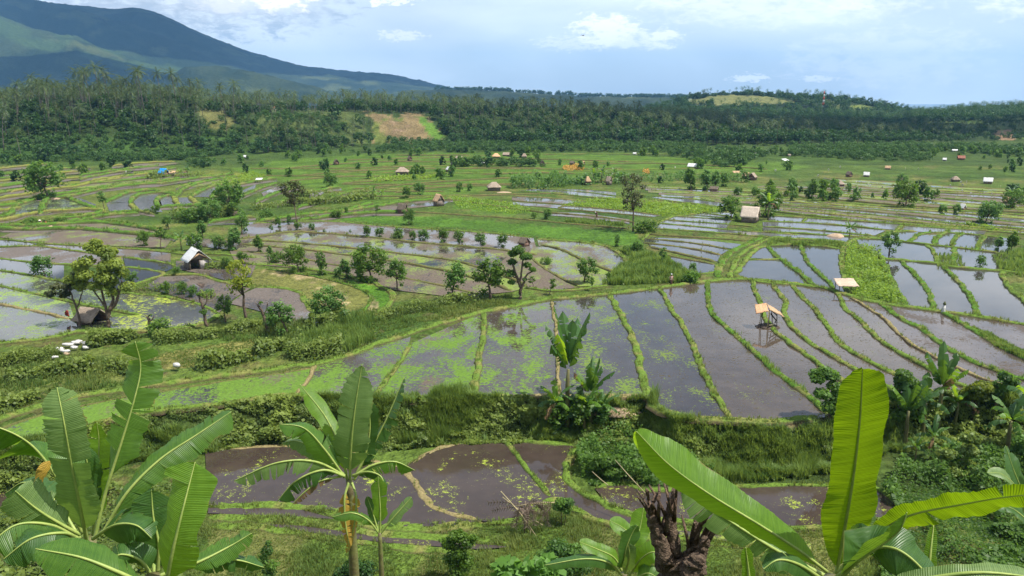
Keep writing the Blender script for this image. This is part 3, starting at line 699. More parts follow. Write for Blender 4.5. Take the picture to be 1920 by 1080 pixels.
W = bpy.data.worlds.new('World'); SC.world = W; W.use_nodes = True
class GW(G):
    def __init__(s, w): s.t = w.node_tree; s.t.nodes.clear(); s.out = s.t.nodes.new('ShaderNodeOutputWorld')
g = GW(W)
sky = g.n('TexSky', {'sky_type': 'NISHITA', 'sun_disc': False, 'sun_elevation': EL, 'sun_rotation': PI/2-AZS_, 'altitude': 50, 'air_density': 1.0, 'dust_density': 1.5, 'ozone_density': 1.5})
dirv = g.n('TexCoord').outputs['Generated']
sx = g.n('SeparateXYZ', i0=dirv)
az = g.math('ARCTAN2', sx.outputs[0], sx.outputs[1]); el = g.math('ARCSINE', sx.outputs[2])
cv = g.n('CombineXYZ', X=az, Y=g.math('MULTIPLY', el, 2.6)).outputs[0]
nz = g.noise(38.0, cv, 7, .62, .3); nl = g.noise(3.2, cv, 5, .5, .4); nf = g.noise(120.0, cv, 5, .65)
wob = g.math('ADD', g.math('MULTIPLY', g.math('SUBTRACT', nz, .5), 6.5), g.math('MULTIPLY', g.math('SUBTRACT', nf, .5), 2.5))
def blob(u, v, ru, rv, k, soft=.55):
    a, e = (u-960)/1515, (185-v)/1493
    q = g.math('ADD', g.math('POWER', g.math('ABSOLUTE', g.math('MULTIPLY', g.math('SUBTRACT', az, a), 1515/ru)), 2.0),
               g.math('POWER', g.math('ABSOLUTE', g.math('MULTIPLY', g.math('SUBTRACT', el, e), 1493/rv)), 2.0))
    q = g.math('ADD', q, wob if rv > 13 else g.math('MULTIPLY', g.math('SUBTRACT', nf, .5), 9.0))
    return g.math('MULTIPLY', g.ramp(q, 1+soft, 1-soft*1.4), k)
def mx(l):
    r = l[0]
    for a in l[1:]: r = g.math('MAXIMUM', r, a)
    return r
col = g.mix(1.0, sky.outputs[0], (.105, .105, .105), 'MULTIPLY')
veil = g.math('MULTIPLY', g.ramp(nl, .30, .74), .55)
veil = g.math('MULTIPLY', g.math('ADD', veil, .38), g.math('SUBTRACT', 1.0, g.math('MULTIPLY', g.ramp(el, .14, .32), .72)))
col = g.mix(veil, col, (.95, 1.0, 1.03))
grey = mx([blob(250, -10, 330, 75, .95, .5), blob(430, 15, 220, 62, .95, .6), blob(590, 0, 80, 66, .8, .7), blob(470, -40, 420, 55, .8, .6), blob(140, -5, 110, 26, .6, .8)])
col = g.mix(grey, col, g.mix(g.ramp(nz, .35, .65), (.46, .52, .60), (.66, .71, .77)))
white = mx([blob(545, 12, 62, 26, 1.0, .8), blob(470, 22, 60, 22, .5, .8), blob(1130, 68, 58, 26, .8), blob(1160, 82, 60, 18, .6), blob(1080, 88, 70, 12, .4), blob(1238, 80, 28, 16, .75), blob(748, 18, 36, 7, .6), blob(716, 23, 9, 6, .7), blob(1850, 25, 110, 40, .55, .8),
            blob(1840, 45, 26, 20, .6), blob(1865, 128, 46, 10, .8), blob(1920, 122, 30, 12, .7), blob(1385, 150, 30, 7, .7), blob(1500, 152, 26, 5, .6), blob(1540, 38, 36, 7, .5), blob(760, 76, 40, 9, .5), blob(1600, 120, 140, 40, .35, .9), blob(1430, 20, 220, 40, .4, .9)])
col = g.mix(white, col, (1.25, 1.2, 1.16))
up = g.math('MULTIPLY', g.ramp(g.noise(3.0, cv, 7, .6, .6), .40, .58), g.math('MULTIPLY', g.ramp(el, .125, .165), g.math('SUBTRACT', 1.0, g.math('MULTIPLY', g.ramp(el, .25, .36), .8))))
col = g.mix(g.math('MULTIPLY', up, .8), col, (1.12, 1.12, 1.13))
bg = g.n('Background', Color=col, Strength=1.0)
g.t.links.new(bg.outputs[0], g.out.inputs[0])

hz = bpy.data.materials.new('haze_air'); hz.use_nodes = True; t = hz.node_tree; t.nodes.clear()
ov = t.nodes.new('ShaderNodeOutputMaterial'); pv = t.nodes.new('ShaderNodeVolumePrincipled')
pv.inputs['Color'].default_value = (.25, .57, 1, 1); pv.inputs['Density'].default_value = 0.85e-4; pv.inputs['Anisotropy'].default_value = .0
t.links.new(pv.outputs[0], ov.inputs['Volume'])
mb = MB(); v, q = boxv(0, 6800, 340, 20000, 13900, 840); mb.add(v, q)
tag(mb.build('haze', hz), kind='stuff', label='thin pale haze that turns the distant mountain and hills blue', cat='haze')
# clouds high above, out of the picture, whose shadows darken the mountain and the right half of the ridge
def cloud(name, cx, cy, cz, rx, ry, rz, seed):
    a = np.linspace(0, 2*PI, 61)[:-1]; e = np.linspace(-PI/2, PI/2, 25); A, E = np.meshgrid(a, e)
    k = 1+.55*(fbm(np.cos(A)*1.6+seed, np.sin(A)*1.6+E*1.2, seed, 4)-.5)
    V = np.stack([cx+rx*k*np.cos(E)*np.cos(A), cy+ry*k*np.cos(E)*np.sin(A), cz+rz*np.sin(E)*np.where(E > 0, k*1.2, .45)], -1)
    i = np.arange(24)[:, None]*60+np.arange(60)[None]; j = np.arange(24)[:, None]*60+(np.arange(60)[None]+1) % 60
    mb = MB(); mb.add(V.reshape(-1, 3), np.stack([i, j, j+60, i+60], -1).reshape(-1, 4)); return tag(mb.build(name, M_CLOUD, None, True), kind='structure')
g = G('cloud_vapour'); b1_ = g.n('BsdfDiffuse', Color=(.85, .86, .88, 1)); b2_ = g.n('BsdfTranslucent', Color=(.35, .37, .40, 1))
M_CLOUD = g.surf(g.n('MixShader', i0=.25, i1=b1_.outputs[0], i2=b2_.outputs[0]).outputs[0])
cloud('cloud', -1500, 4300, 930, 1050, 850, 120, 3); cloud('cloud', -300, 4500, 960, 420, 500, 110, 5); cloud('cloud', -900, 2650, 900, 420, 260, 90, 6)
cloud('cloud', 640, 560, 880, 270, 150, 60, 8); cloud('cloud', 730, 590, 900, 150, 120, 60, 9)
SC.view_settings.view_transform = 'Standard'; SC.view_settings.look = 'None'; SC.view_settings.exposure = 0.6; SC.view_settings.gamma = 1
SC.cycles.use_denoising = True
SC.cycles.max_bounces = 6; SC.cycles.diffuse_bounces = 2; SC.cycles.glossy_bounces = 3; SC.cycles.transmission_bounces = 3; SC.cycles.transparent_max_bounces = 6; SC.cycles.volume_bounces = 0
# ------------------------------------------------------------------ foliage helpers
def unit(v): return v/(np.linalg.norm(v, axis=-1, keepdims=True)+1e-9)

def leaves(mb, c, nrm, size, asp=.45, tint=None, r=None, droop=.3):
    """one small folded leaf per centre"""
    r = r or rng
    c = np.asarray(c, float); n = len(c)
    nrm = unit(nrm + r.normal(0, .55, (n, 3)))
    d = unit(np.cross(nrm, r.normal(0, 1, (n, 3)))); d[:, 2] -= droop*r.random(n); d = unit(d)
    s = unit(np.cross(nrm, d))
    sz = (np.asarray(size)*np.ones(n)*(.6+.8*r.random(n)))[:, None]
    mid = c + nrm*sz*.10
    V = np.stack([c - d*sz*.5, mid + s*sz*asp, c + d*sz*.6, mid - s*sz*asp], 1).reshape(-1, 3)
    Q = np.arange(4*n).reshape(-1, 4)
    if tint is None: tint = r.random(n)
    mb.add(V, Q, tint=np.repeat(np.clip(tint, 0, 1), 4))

def blades(mb, c, h, w, k=4, lean=.35, tint=None, r=None):
    """grass tufts: k blades at each foot point"""
    r = r or rng
    c = np.repeat(np.asarray(c, float), k, 0); n = len(c)
    h = np.repeat(np.asarray(h)*np.ones(n//k), k)*(.6+.6*r.random(n))
    a = r.random(n)*2*PI
    d = np.stack([np.cos(a), np.sin(a), 0*a], -1); s = np.stack([-np.sin(a), np.cos(a), 0*a], -1)
    c = c + d*(r.random(n)*w*2)[:, None]
    l = (lean*(.2+r.random(n))*h)[:, None]
    ww = (w*(.7+.6*r.random(n)))[:, None]; up = np.array([0, 0, 1.0])*h[:, None]
    m = c + d*l*.35 + up*.6
    V = np.stack([c - s*ww*.5, c + s*ww*.5, m + s*ww*.4, m - s*ww*.4, c + d*l*1.1 + up], 1).reshape(-1, 3)
    i = np.arange(n)*5
    if tint is None: tint = r.random(n//k)
    mb.add(V, np.stack([i, i+1, i+2, i+3], -1), np.stack([i+3, i+2, i+4], -1), tint=np.repeat(np.clip(np.repeat(tint, k)+r.normal(0, .15, n), 0, 1), 5))

def ball(n, r): 
    v = unit(r.normal(0, 1, (n, 3))); return v*(r.random(n)**.45)[:, None]

def make_tree(seed, h, th, cr, ch, nl, leaf, limbs=7, blob=.45, tr=.05, base_z=None, flat=1.0, asp=.45, top=True, vz=.75, low=0):
    """trunk with limbs and a crown of leaf clumps; h overall height, th clear trunk, cr crown radius, ch crown depth"""
    r = np.random.default_rng(seed); tb = MB(); cb = MB()
    lean = r.normal(0, .08, 2)*h
    p = np.array([[lean[0]*t**2 + r.normal(0, .012)*h*t, lean[1]*t**2 + r.normal(0, .012)*h*t, t*(th+ch*.45)] for t in np.linspace(0, 1, 6)])
    p[0] = 0; p[0, 2] = -.25
    rad = tr*h*np.linspace(1, .45, 6); rad[0] *= 1.35
    v, q, t = tube(p, rad, 7); tb.add(v, q, t)
    tips = []
    for k in range(limbs):
        a = k*2.4 + r.random()*.9; f = .55 + .42*r.random()
        s = p[3] if r.random() < .55 else p[4]
        zz = th + ch*(.15+.75*((k+.5)/limbs)**.8)
        rr = cr*f*math.sqrt(max(.15, 1-((zz-th)/ch-.45)**2*2.2))
        e = np.array([p[4, 0]+math.cos(a)*rr, p[4, 1]+math.sin(a)*rr, zz])
        m = s*.45+e*.55 + np.array([0, 0, -.04*h])+r.normal(0, .02*h, 3)
        v, q, t = tube(np.array([s, m, e]), [tr*h*.42, tr*h*.28, tr*h*.1], 5); tb.add(v, q, t)
        tips.append((e, blob*cr*(.7+.6*r.random())))
        if r.random() < .6:
            e2 = m + r.normal(0, .22*cr, 3) + np.array([0, 0, .1*ch]); tips.append((e2, blob*cr*(.5+.4*r.random())))
    for k in range(low):
        a = r.random()*6.28; tips.append((np.array([math.cos(a)*cr*.5, math.sin(a)*cr*.5, th*(.35+.5*r.random())]), blob*cr*(.6+.5*r.random())))
    if top: tips.append((np.array([p[5, 0], p[5, 1], h-blob*cr*.6]), blob*cr*.9))
    tot = sum(b**2 for _, b in tips)
    for e, b in tips:
        n = max(8, int(nl*b*b/tot))
        o = ball(n, r)*(1+.25*r.normal(0, 1, (n, 1))); o[:, 2] *= vz*flat
        c = e + o*b
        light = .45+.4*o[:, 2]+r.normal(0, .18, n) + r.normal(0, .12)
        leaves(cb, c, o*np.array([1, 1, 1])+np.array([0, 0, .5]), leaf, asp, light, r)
    return tb, cb

def make_palm(seed, h=14.0, nf=19, fl=4.3, seg=8, tr=.13):
    r = np.random.default_rng(seed); tb = MB(); cb = MB()
    lx = r.normal(0, .07)*h; ly = r.normal(0, .05)*h
    p = np.array([[lx*t**1.6, ly*t**1.6, h*t-(.3 if t == 0 else 0)] for t in np.linspace(0, 1, 6)])
    v, q, t = tube(p, tr*np.array([1.5, 1.1, 1, .95, .9, .8]), 6); tb.add(v, q, t)
    o = p[-1]
    for k in range(nf):
        a = k*2.399 + r.random()*.4; u = (k+.5)/nf
        e0 = 1.3 - 1.9*u + r.normal(0, .12)
        L_ = fl*(.8+.35*r.random()); pts = []; q_ = o.copy(); e = e0
        for s in range(seg+1):
            pts.append(q_.copy())
            q_ = q_ + L_/seg*np.array([math.cos(a)*math.cos(e), math.sin(a)*math.cos(e), math.sin(e)]); e -= (.12+.06*r.random())*9/seg
        pts = np.array(pts); T = np.gradient(pts, axis=0); S = unit(np.cross(T, [0, 0, 1.0]))
        wd = .78*np.sin(np.linspace(.25, 2.9, seg+1))[:, None]+.08
        ti = np.clip(.35+.5*u*r.random()+r.normal(0, .12), 0, 1)
        for sg in (-1, 1):
            A = pts[:-1]; B = pts[:-1]*.35+pts[1:]*.65; tip = pts[:-1]*.2+pts[1:]*.8 + sg*S[:-1]*wd[:-1] + np.array([0, 0, -.28])*wd[:-1]*1.6 + unit(T[:-1])*.15
            V = np.stack([A, B, tip], 1).reshape(-1, 3); n = len(V)//3
            cb.add(V, None, np.arange(3*n).reshape(-1, 3), tint=np.full(len(V), ti))
    return tb, cb

def arrays(mb):
    V = np.concatenate(mb.V); Q = np.concatenate(mb.Q) if mb.Q else np.zeros((0, 4), int); T = np.concatenate(mb.T) if mb.T else np.zeros((0, 3), int)
    return V, Q, T, np.concatenate(mb.at['tint']) if 'tint' in mb.at else np.zeros(len(V))

def scatter(out, src, pos, sc, rz, dt=0):
    V, Q, T, ti = src; n = len(pos)
    if n == 0: return
    c, s = np.cos(rz), np.sin(rz)
    sc = np.asarray(sc)
    if sc.ndim == 1: sc = np.stack([sc, sc, sc], -1)
    X = V[None]*sc[:, None]
    X = np.stack([X[..., 0]*c[:, None]-X[..., 1]*s[:, None], X[..., 0]*s[:, None]+X[..., 1]*c[:, None], X[..., 2]], -1)+pos[:, None]
    m = len(V); off = (np.arange(n)*m)[:, None, None]
    out.add(X.reshape(-1, 3), (Q[None]+off).reshape(-1, 4), (T[None]+off).reshape(-1, 3), tint=np.clip(ti[None]+(np.asarray(dt)*np.ones(n))[:, None], 0, 1).ravel())

# leaf and bark materials
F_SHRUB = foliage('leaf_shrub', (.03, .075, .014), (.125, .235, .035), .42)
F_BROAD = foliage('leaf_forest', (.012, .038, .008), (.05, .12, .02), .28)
F_PALM = foliage('leaf_palm', (.012, .034, .008), (.105, .145, .036), .22)  # greens set far apart to imitate lit fronds and shaded gaps
F_YEL = foliage('leaf_yellowish', (.085, .13, .02), (.27, .33, .04), .45)
F_OLIVE = foliage('leaf_olive', (.03, .045, .014), (.10, .11, .035), .3)
F_LUSH = foliage('leaf_lush', (.035, .09, .015), (.12, .25, .03), .4)
F_VINE = foliage('leaf_vine', (.035, .07, .012), (.20, .26, .04), .4)
F_GRASS = foliage('grass_blades', (.065, .13, .022), (.20, .24, .055), .35)
F_REED = foliage('reed_blades', (.06, .125, .02), (.20, .28, .055), .4)
F_BEAN = foliage('leaf_bean', (.08, .15, .015), (.22, .33, .03), .4)
F_ORANGE = foliage('leaf_orange', (.25, .12, .02), (.5, .26, .03), .3)
F_DRY = foliage('leaf_dry', (.10, .075, .035), (.28, .22, .10), .2)
BARK = simple('bark_grey_brown', (.16, .12, .085), (.07, .05, .035), 5)
BARKP = simple('bark_palm', (.17, .15, .12), (.08, .07, .055), 4)

# ------------------------------------------------------------------ prototypes shared by the copies
def proto(trunk_crown, name, fol, bark=BARK):
    tb, cb = trunk_crown
    return dict(trunk=tb.mesh(name+'_trunk', bark, True), crown=cb.mesh(name+'_crown', fol), arr=(arrays(tb), arrays(cb)), h=np.concatenate(cb.V)[:, 2].max(), fol=fol)

def plant(pr, name, label, cat, loc, h, rz=None, group=None, wide=1.0, fol=None):
    s = h/pr['h']
    wx = wide*(.82+.4*rng.random())
    t = thing(name, label, cat, loc, rng.random()*6.28 if rz is None else rz, group, (s*wx, s*wide*(.82+.4*rng.random()), s))
    t.rotation_euler = (rng.normal(0, .06), rng.normal(0, .06), t.rotation_euler[2])
    link('trunk', pr['trunk'], t); link('crown', pr['crown'], t)
    return t

SH = {
 'round': [proto(make_tree(100+i, 3.0, .55, 1.0, 2.3, 1000, .22, 10, .46, .022, vz=1.15, low=3), 'shrub', F_SHRUB) for i in range(3)],
 'tall': [proto(make_tree(120+i, 4.2, .7, .85, 3.3, 1100, .24, 11, .48, .02, vz=1.3, low=4), 'slim_tree', F_SHRUB) for i in range(3)],
 'poll': [proto(make_tree(140+i, 4.5, 1.5, 1.25, 2.8, 1150, .24, 10, .42, .028, vz=1.2, low=1), 'pollard', F_SHRUB) for i in range(3)],
 'wide': [proto(make_tree(160+i, 6.0, .9, 2.3, 4.8, 2200, .31, 16, .36, .025, vz=1.0, low=5), 'broad_tree', F_SHRUB) for i in range(3)],
 'low': [proto(make_tree(180+i, 1.5, .15, 1.15, 1.25, 750, .2, 10, .45, .02, vz=1.0, low=3), 'bush', F_SHRUB) for i in range(3)],
 'sparse': [proto(make_tree(200, 9.6, 2.6, 2.5, 7.0, 1500, .30, 15, .36, .02, flat=.8), 'sparse_tree', F_OLIVE)],
 'olive': [proto(make_tree(210, 7, 3.4, 2.0, 3.4, 900, .3, 9, .4, .018), 'olive_tree', F_OLIVE)],
 'yel': [proto(make_tree(220, 6.5, 3.2, 1.5, 3.2, 700, .25, 9, .45, .03), 'yellow_tree', F_YEL)],
 'lush': [proto(make_tree(230+i, 1.6, .2, 1.0, 1.4, 500, .30, 8, .6, .02), 'lush_bush', F_LUSH) for i in range(2)],
 'thin': [proto(make_tree(240+i, 3.2, 1.1, .55, 2.0, 300, .22, 6, .6, .02), 'thin_tree', F_SHRUB) for i in range(2)],
}

# ------------------------------------------------------------------ wooded ridge behind the fields
PALMS = [proto(make_palm(300+i, 13.5+i*.7), 'palm', F_PALM, BARKP) for i in range(5)]
PALMLOD = [proto(make_palm(320+i, 13.5+i*.7, 15, 4.4, 5), 'palm_far', F_PALM, BARKP) for i in range(3)]
BROAD = [proto(make_tree(340+i, 10, 2.2, 4.2, 8, 420, .95, 11, .45, .02), 'forest_tree', F_BROAD) for i in range(4)]
BROADLOD = [proto(make_tree(350+i, 10, 2.0, 4.4, 8.4, 200, 1.35, 8, .5, .02), 'forest_tree_far', F_BROAD) for i in range(3)]
CLEAR = [L('684,200 745,218 760,206 795,206 816,226 842,264 832,274 700,275 700,240'), L('370,190 405,190 445,230 422,249 390,242 366,214')]
SEMI = L('466,212 600,203 684,206 696,270 556,278 476,264')
n = 14000
u = rng.uniform(-260, 2180, n); az = (u-960)/1515
yb = np.interp(az, AZB, YB); y = yb + rng.uniform(-6, 1, n)**1 + 235*rng.random(n)
x = az*y; z = H(x, y); uu, vv = project(np.stack([x, y, z], -1))
keep = np.ones(n, bool)
tt = (y-yb)/75
for c in CLEAR: keep &= ~(inpoly(uu, vv, c) & ((tt < .86) | (uu > 1700)))
keep &= ~(inpoly(uu, vv, SEMI) & (tt < .9) & (rng.random(n) < .8))
keep &= ~((uu < 490) & (tt < .34) & (rng.random(n) < .93)); keep &= ~((uu < 330) & (tt < .5) & (rng.random(n) < .5)); keep &= ~((fbm(x/26, y/26, 401, 3) < .40) & (rng.random(n) < .75))
keep &= ~((y > yb+150) & (rng.random(n) < .4))
keep &= ~((uu > 1850) & (y-yb < 150) & (rng.random(n) < .6))
x, y, z, uu, vv, tt, yb, u = [a[keep] for a in (x, y, z, uu, vv, tt, yb, u)]
# keep a little room between the trees
order = np.argsort(y); cell = {}; ok = np.zeros(len(x), bool)
for i in order:
    kx, ky = int(x[i]//4.3), int(y[i]//4.3)
    if (kx, ky) in cell: continue
    cell[(kx, ky)] = 1; ok[i] = True
x, y, z, uu, vv, tt, yb, u = [a[ok] for a in (x, y, z, uu, vv, tt, yb, u)]
ispalm = rng.random(len(x)) < np.where(uu < 700, np.where(tt < .5, .55, .72), np.where(tt < .45, .25, .62))
ispalm &= ~((uu > 1380) & (rng.random(len(x)) < .45))
hs = np.where(uu > 1400, np.clip(1.05-(uu-1400)/900, .5, 1), 1.0)
def zone(u_):
    return 0 if u_ < 250 else 1 if u_ < 490 else 2 if u_ < 690 else 3 if u_ < 840 else 4 if u_ < 1150 else 5 if u_ < 1500 else 6
ZN = ['at the far left of the wooded ridge', 'on the ridge above the blue-roofed hut', 'along the ridge left of the bare earth slope', 'on the ridge above the bare earth slope', 'on the ridge just right of the bare earth slope', 'on the middle of the long wooded ridge', 'on the shaded right half of the wooded ridge']
inframe = (uu > -20) & (uu < 1940)
cand = np.where(ispalm & inframe)[0]; cand = cand[np.argsort(y[cand]-np.where(tt[cand] > .5, 40, 0))][:280]
for i in cand:
    pr = PALMS[int(rng.integers(5))]
    plant(pr, 'coconut_palm', 'tall coconut palm with olive fronds '+ZN[zone(uu[i])], 'palm tree', (x[i], y[i], z[i]), pr['h']*hs[i]*(.5+.42*rng.random()**2)*(1.4 if uu[i] < 640 and rng.random() < .3 else 1), group='coconut palms '+ZN[zone(uu[i])])
cb_ = np.where(~ispalm & inframe)[0]; cb_ = cb_[np.argsort(y[cb_]-yb[cb_]+rng.random(len(cb_))*12)][:230]
for i in cb_:
    pr = BROAD[int(rng.integers(4))]
    plant(pr, 'forest_tree', 'dark rounded broadleaf tree low '+ZN[zone(uu[i])], 'tree', (x[i], y[i], z[i]), hs[i]*rng.uniform(4, 8.5), group='broadleaf trees '+ZN[zone(uu[i])])
used_ = np.zeros(len(x), bool); used_[cand] = True; used_[cb_] = True
pf, bf, tk = MB(), MB(), MB()
for k in range(3):
    m = np.where(~used_ & ispalm & (np.arange(len(x)) % 3 == k))[0]
    s = hs[m]*(.46+.44*rng.random(len(m))**2); pos = np.stack([x, y, z], -1)[m]; rz = rng.random(len(m))*6.28
    scatter(pf, PALMLOD[k]['arr'][1], pos, s, rz, rng.normal(0, .12, len(m))); scatter(tk, PALMLOD[k]['arr'][0], pos, s, rz)
    m = np.where(~used_ & ~ispalm & (np.arange(len(x)) % 3 == k))[0]
    s = hs[m]*rng.uniform(.35, .8, len(m)); pos = np.stack([x, y, z], -1)[m]; rz = rng.random(len(m))*6.28
    scatter(bf, BROADLOD[k]['arr'][1], pos, s, rz, rng.normal(0, .12, len(m)))
o = tag(pf.build('palm_forest', F_PALM), 'dense forest of coconut palms covering the wooded ridge', 'forest', kind='stuff')
tk.build('trunks', BARKP, o)['kind'] = 'stuff'
tag(bf.build('broadleaf_forest', F_BROAD), 'dark broadleaf forest filling the wooded ridge between the palms', 'forest', kind='stuff')

# woods on the hills beyond
hf = MB()
n = 5200
u = rng.uniform(1060, 2300, n); y = np.where(rng.random(n) < .6, rng.uniform(760, 1200, n), rng.uniform(760, 960, n)); az = (u-960)/1515; x = az*y; z = H(x, y, rough=True)
uu, vv = project(np.stack([x, y, z], -1))
keep = ~inpoly(uu, vv, L('1285,192 1300,182 1335,177 1440,181 1490,193 1420,199 1310,198')) & ~inpoly(uu, vv, L('1590,197 1640,197 1645,209 1594,209')) & (z > -40)
m = np.where(keep)[0]
for k in range(3):
    q = m[m % 3 == k]; pos = np.stack([x, y, z], -1)[q]; pos[:, 2] -= 1.0
    scatter(hf, BROADLOD[k]['arr'][1] if k else PALMLOD[0]['arr'][1], pos, rng.uniform(.55, .95, len(q)), rng.random(len(q))*6.28, rng.normal(0, .1, len(q)))
# tree line crowning the hills
for fi, (a, b_, n) in {0: (1290, 1750, 130), 1: (1700, 2100, 60), 3: (830, 1320, 120)}.items():
    y0 = FAR[fi][0]; u = rng.uniform(a, b_, n); y = np.full(n, float(y0))+rng.normal(0, 12, n); x = (u-960)/1515*y; z = H(x, y, rough=True)
    if y0 < 2000:
        ps_, sz_, rz_ = np.stack([x, y, z-1], -1)[::2], rng.uniform(.5, .85, n)[::2], rng.random(n)[::2]*6.28
        scatter(hf, PALMLOD[1]['arr'][1], ps_, sz_, rz_, -.2); scatter(hf, PALMLOD[1]['arr'][0], ps_, np.stack([sz_*2.2, sz_*2.2, sz_], -1), rz_, -.3)
    for q_ in range(3): scatter(hf, BROADLOD[q_]['arr'][1], np.stack([x+rng.normal(0, 14, n), y, z-3.5], -1), rng.uniform(.5, .95, n)*(1 if y0 < 2000 else 1.5), rng.random(n)*6.28, -.2)
tag(hf.build('hill_forest', F_BROAD), 'distant forest covering the hills at the right and along the skyline', 'forest', kind='stuff')
# ------------------------------------------------------------------ grass on the dikes and banks, leafy banks (nobody could count these)
gr, rd, un, bean, dk, lu = MB(), MB(), MB(), MB(), MB(), MB()
for p, w, hh, k, z in DIKES:
    yv = p[:, 1].mean()
    ln = np.linalg.norm(np.diff(p, axis=0), axis=1).sum()
    dens = {'g': 16, 't': 6, 'd': 6, 'l': 26, 'y': 12}[k]*(1.0 if yv < 75 else .7 if yv < 110 else .4 if yv < 180 else .2)
    n = int(ln*dens*max(.6, w))
    if n < 2: continue
    i = rng.integers(0, len(p)-1, n); f = rng.random(n)[:, None]
    c = p[i]*(1-f)+p[i+1]*f
    T = unit(p[i+1]-p[i]); N = np.stack([-T[:, 1], T[:, 0], 0*T[:, 0]], -1)
    o = rng.normal(0, .30, n)*w
    c = c + N*o[:, None]; c[:, 2] = z + np.mean(hh)*np.clip(1.05-(np.abs(o)/w*1.7)**2, 0, 1)-.03
    sc = 1 if yv < 80 else 1.15 if yv < 130 else 1.5
    clump = fbm(c[:, 0]/1.7, c[:, 1]/1.7, 88, 2)
    blades(gr if k != 'l' else rd, c, (.10+.26*sstep(.35, .75, clump))*sc*(1.25 if k == 'l' else 1), .045*sc, 4, .5, .25+.6*rng.random(n))

def area(px, n, z=None, onland=True):
    """random ground points inside an outline traced on the photo"""
    q = L(px); out = []
    zz = 0.0 if z is None else z
    w = P(q[:, 0], q[:, 1], zz)[:, :2]; lo, hi = w.min(0), w.max(0)
    while sum(map(len, out)) < n:
        c = rng.uniform(lo, hi, (n*2, 2)); c = c[inpoly(c[:, 0], c[:, 1], w)]; out.append(c)
    c = np.concatenate(out)[:n]
    return np.c_[c, H(c[:, 0], c[:, 1])]

# meadow in front of the lower ponds
c = area('380,950 1750,975 1800,1125 330,1125', 30000, -3.0)
wet = np.zeros(len(c), bool)
for poly, k, z in PD_:
    if z < -1:
        w = P(poly[:, 0], poly[:, 1], z); wet |= inpoly(c[:, 0], c[:, 1], w[:, :2])
c = c[~wet]; cl = fbm(c[:, 0]/1.6, c[:, 1]/1.6, 91, 3)
blades(gr, c, .08+.30*sstep(.35, .7, cl), .035, 4, .5, .2+.6*sstep(.3, .7, fbm(c[:, 0]/3, c[:, 1]/3, 92, 3)))
# reeds and tall grasses
def reeds(px, n, h, w=.05, z=None, mb=None, lean=.35, k=5):
    c = area(px, n, z); cl = fbm(c[:, 0]/1.5, c[:, 1]/1.5, 95, 3); kp = cl > .30
    c, cl = c[kp], cl[kp]; n = len(c); pt = fbm(c[:, 0]/2.4, c[:, 1]/2.4, 96, 2)
    blades(mb or rd, c, h*(.2+1.6*np.maximum(cl-.28, 0)**.8), w, k, lean, np.clip(1.5*pt-.3+rng.normal(0, .15, n), 0, 1))
    if h > .8:      # leafy weeds among the tall grass
        m = rng.random(n) < .5; q = c[m].copy(); q[:, 2] += h*.6*rng.random(m.sum())*cl[m]; leaves(un, q, np.tile([0, -.4, .7], (len(q), 1)), .3, .4, .2+.5*rng.random(len(q)))
reeds('690,755 760,745 830,738 890,735 890,765 800,772 690,770', 1700, 1.3, .05)
reeds('560,640 620,610 700,600 700,640 640,668 570,672', 1500, 1.5, .06)
reeds('1130,535 1165,500 1215,480 1260,498 1315,520 1300,530 1180,535', 2400, 1.3, .09)
reeds('1160,470 1200,465 1260,500 1230,510', 900, 1.2, .09)
reeds('1440,450 1600,458 1585,465 1440,460', 800, .9, .09); reeds('1060,410 1170,418 1170,424 1060,418', 500, .9, .1)
reeds('1750,480 1800,480 1810,502 1760,500', 200, .9, .09); reeds('1860,480 1920,470 1920,520 1880,515', 420, 1.1, .09)
reeds('1600,612 1650,620 1700,630 1660,640', 0+1, .4); reeds('1820,612 1870,636 1930,664 1930,680 1865,650', 1500, .55, .05)
reeds('1230,778 1545,798 1540,822 1240,812', 1500, .5, .05, mb=gr); reeds('1280,895 1520,880 1540,850 1300,850', 2600, 1.3, .05, -2.2); reeds('1200,760 1225,745 1240,770 1220,790', 200, 1.5, .06)
reeds('0,690 120,660 300,690 250,720 0,760', 2500, .5, .05, mb=gr); reeds('280,668 480,633 545,640 525,656 420,682 300,694', 2500, .16, .05, mb=gr); reeds('380,612 560,600 640,620 560,650 420,640', 1500, .6, .06, mb=gr)
reeds('620,600 700,580 860,560 960,552 960,570 820,600 700,630', 2600, .5, .06, mb=gr)
# bean plots, weeds, marigolds
def herbs(px, n, h, size, mb, nr=1.0, z=None):
    c = area(px, n, z); cl = fbm(c[:, 0]/1.5, c[:, 1]/1.5, 97, 3); cl = np.clip((cl-.3)*2.4, 0, 1.2); c[:, 2] += h*rng.random(n)*(.1+1.2*cl)
    leaves(mb, c, np.tile([0, 0, nr], (n, 1)), size, .5, .25+.55*rng.random(n)*(.4+cl))
herbs('1587,470 1600,460 1630,466 1650,478 1660,498 1680,540 1697,572 1600,557 1583,515', 9000, 1.15, .24, bean)
herbs('1090,377 1150,373 1220,379 1340,388 1385,392 1330,401 1240,405 1175,395 1050,386', 7000, .7, .34, bean)
herbs('840,368 960,380 1000,396 960,402 860,390', 2500, .5, .34, bean); herbs('1800,420 1850,424 1880,436 1850,432', 600, .6, .4, bean); herbs('690,335 760,330 840,330 780,338 700,342', 1500, .8, .5, bean); herbs('395,345 470,322 500,330 440,345', 1600, .6, .4, bean)
og = MB(); herbs('1054,314 1080,310 1096,314 1094,320 1058,320', 700, .9, .5, og); herbs('1205,322 1215,320 1218,327 1204,328', 150, 1.4, .55, og)
tag(og.build('flower_bed', F_ORANGE), 'bed of orange flowers among the far green rice fields', 'flowers', kind='stuff')
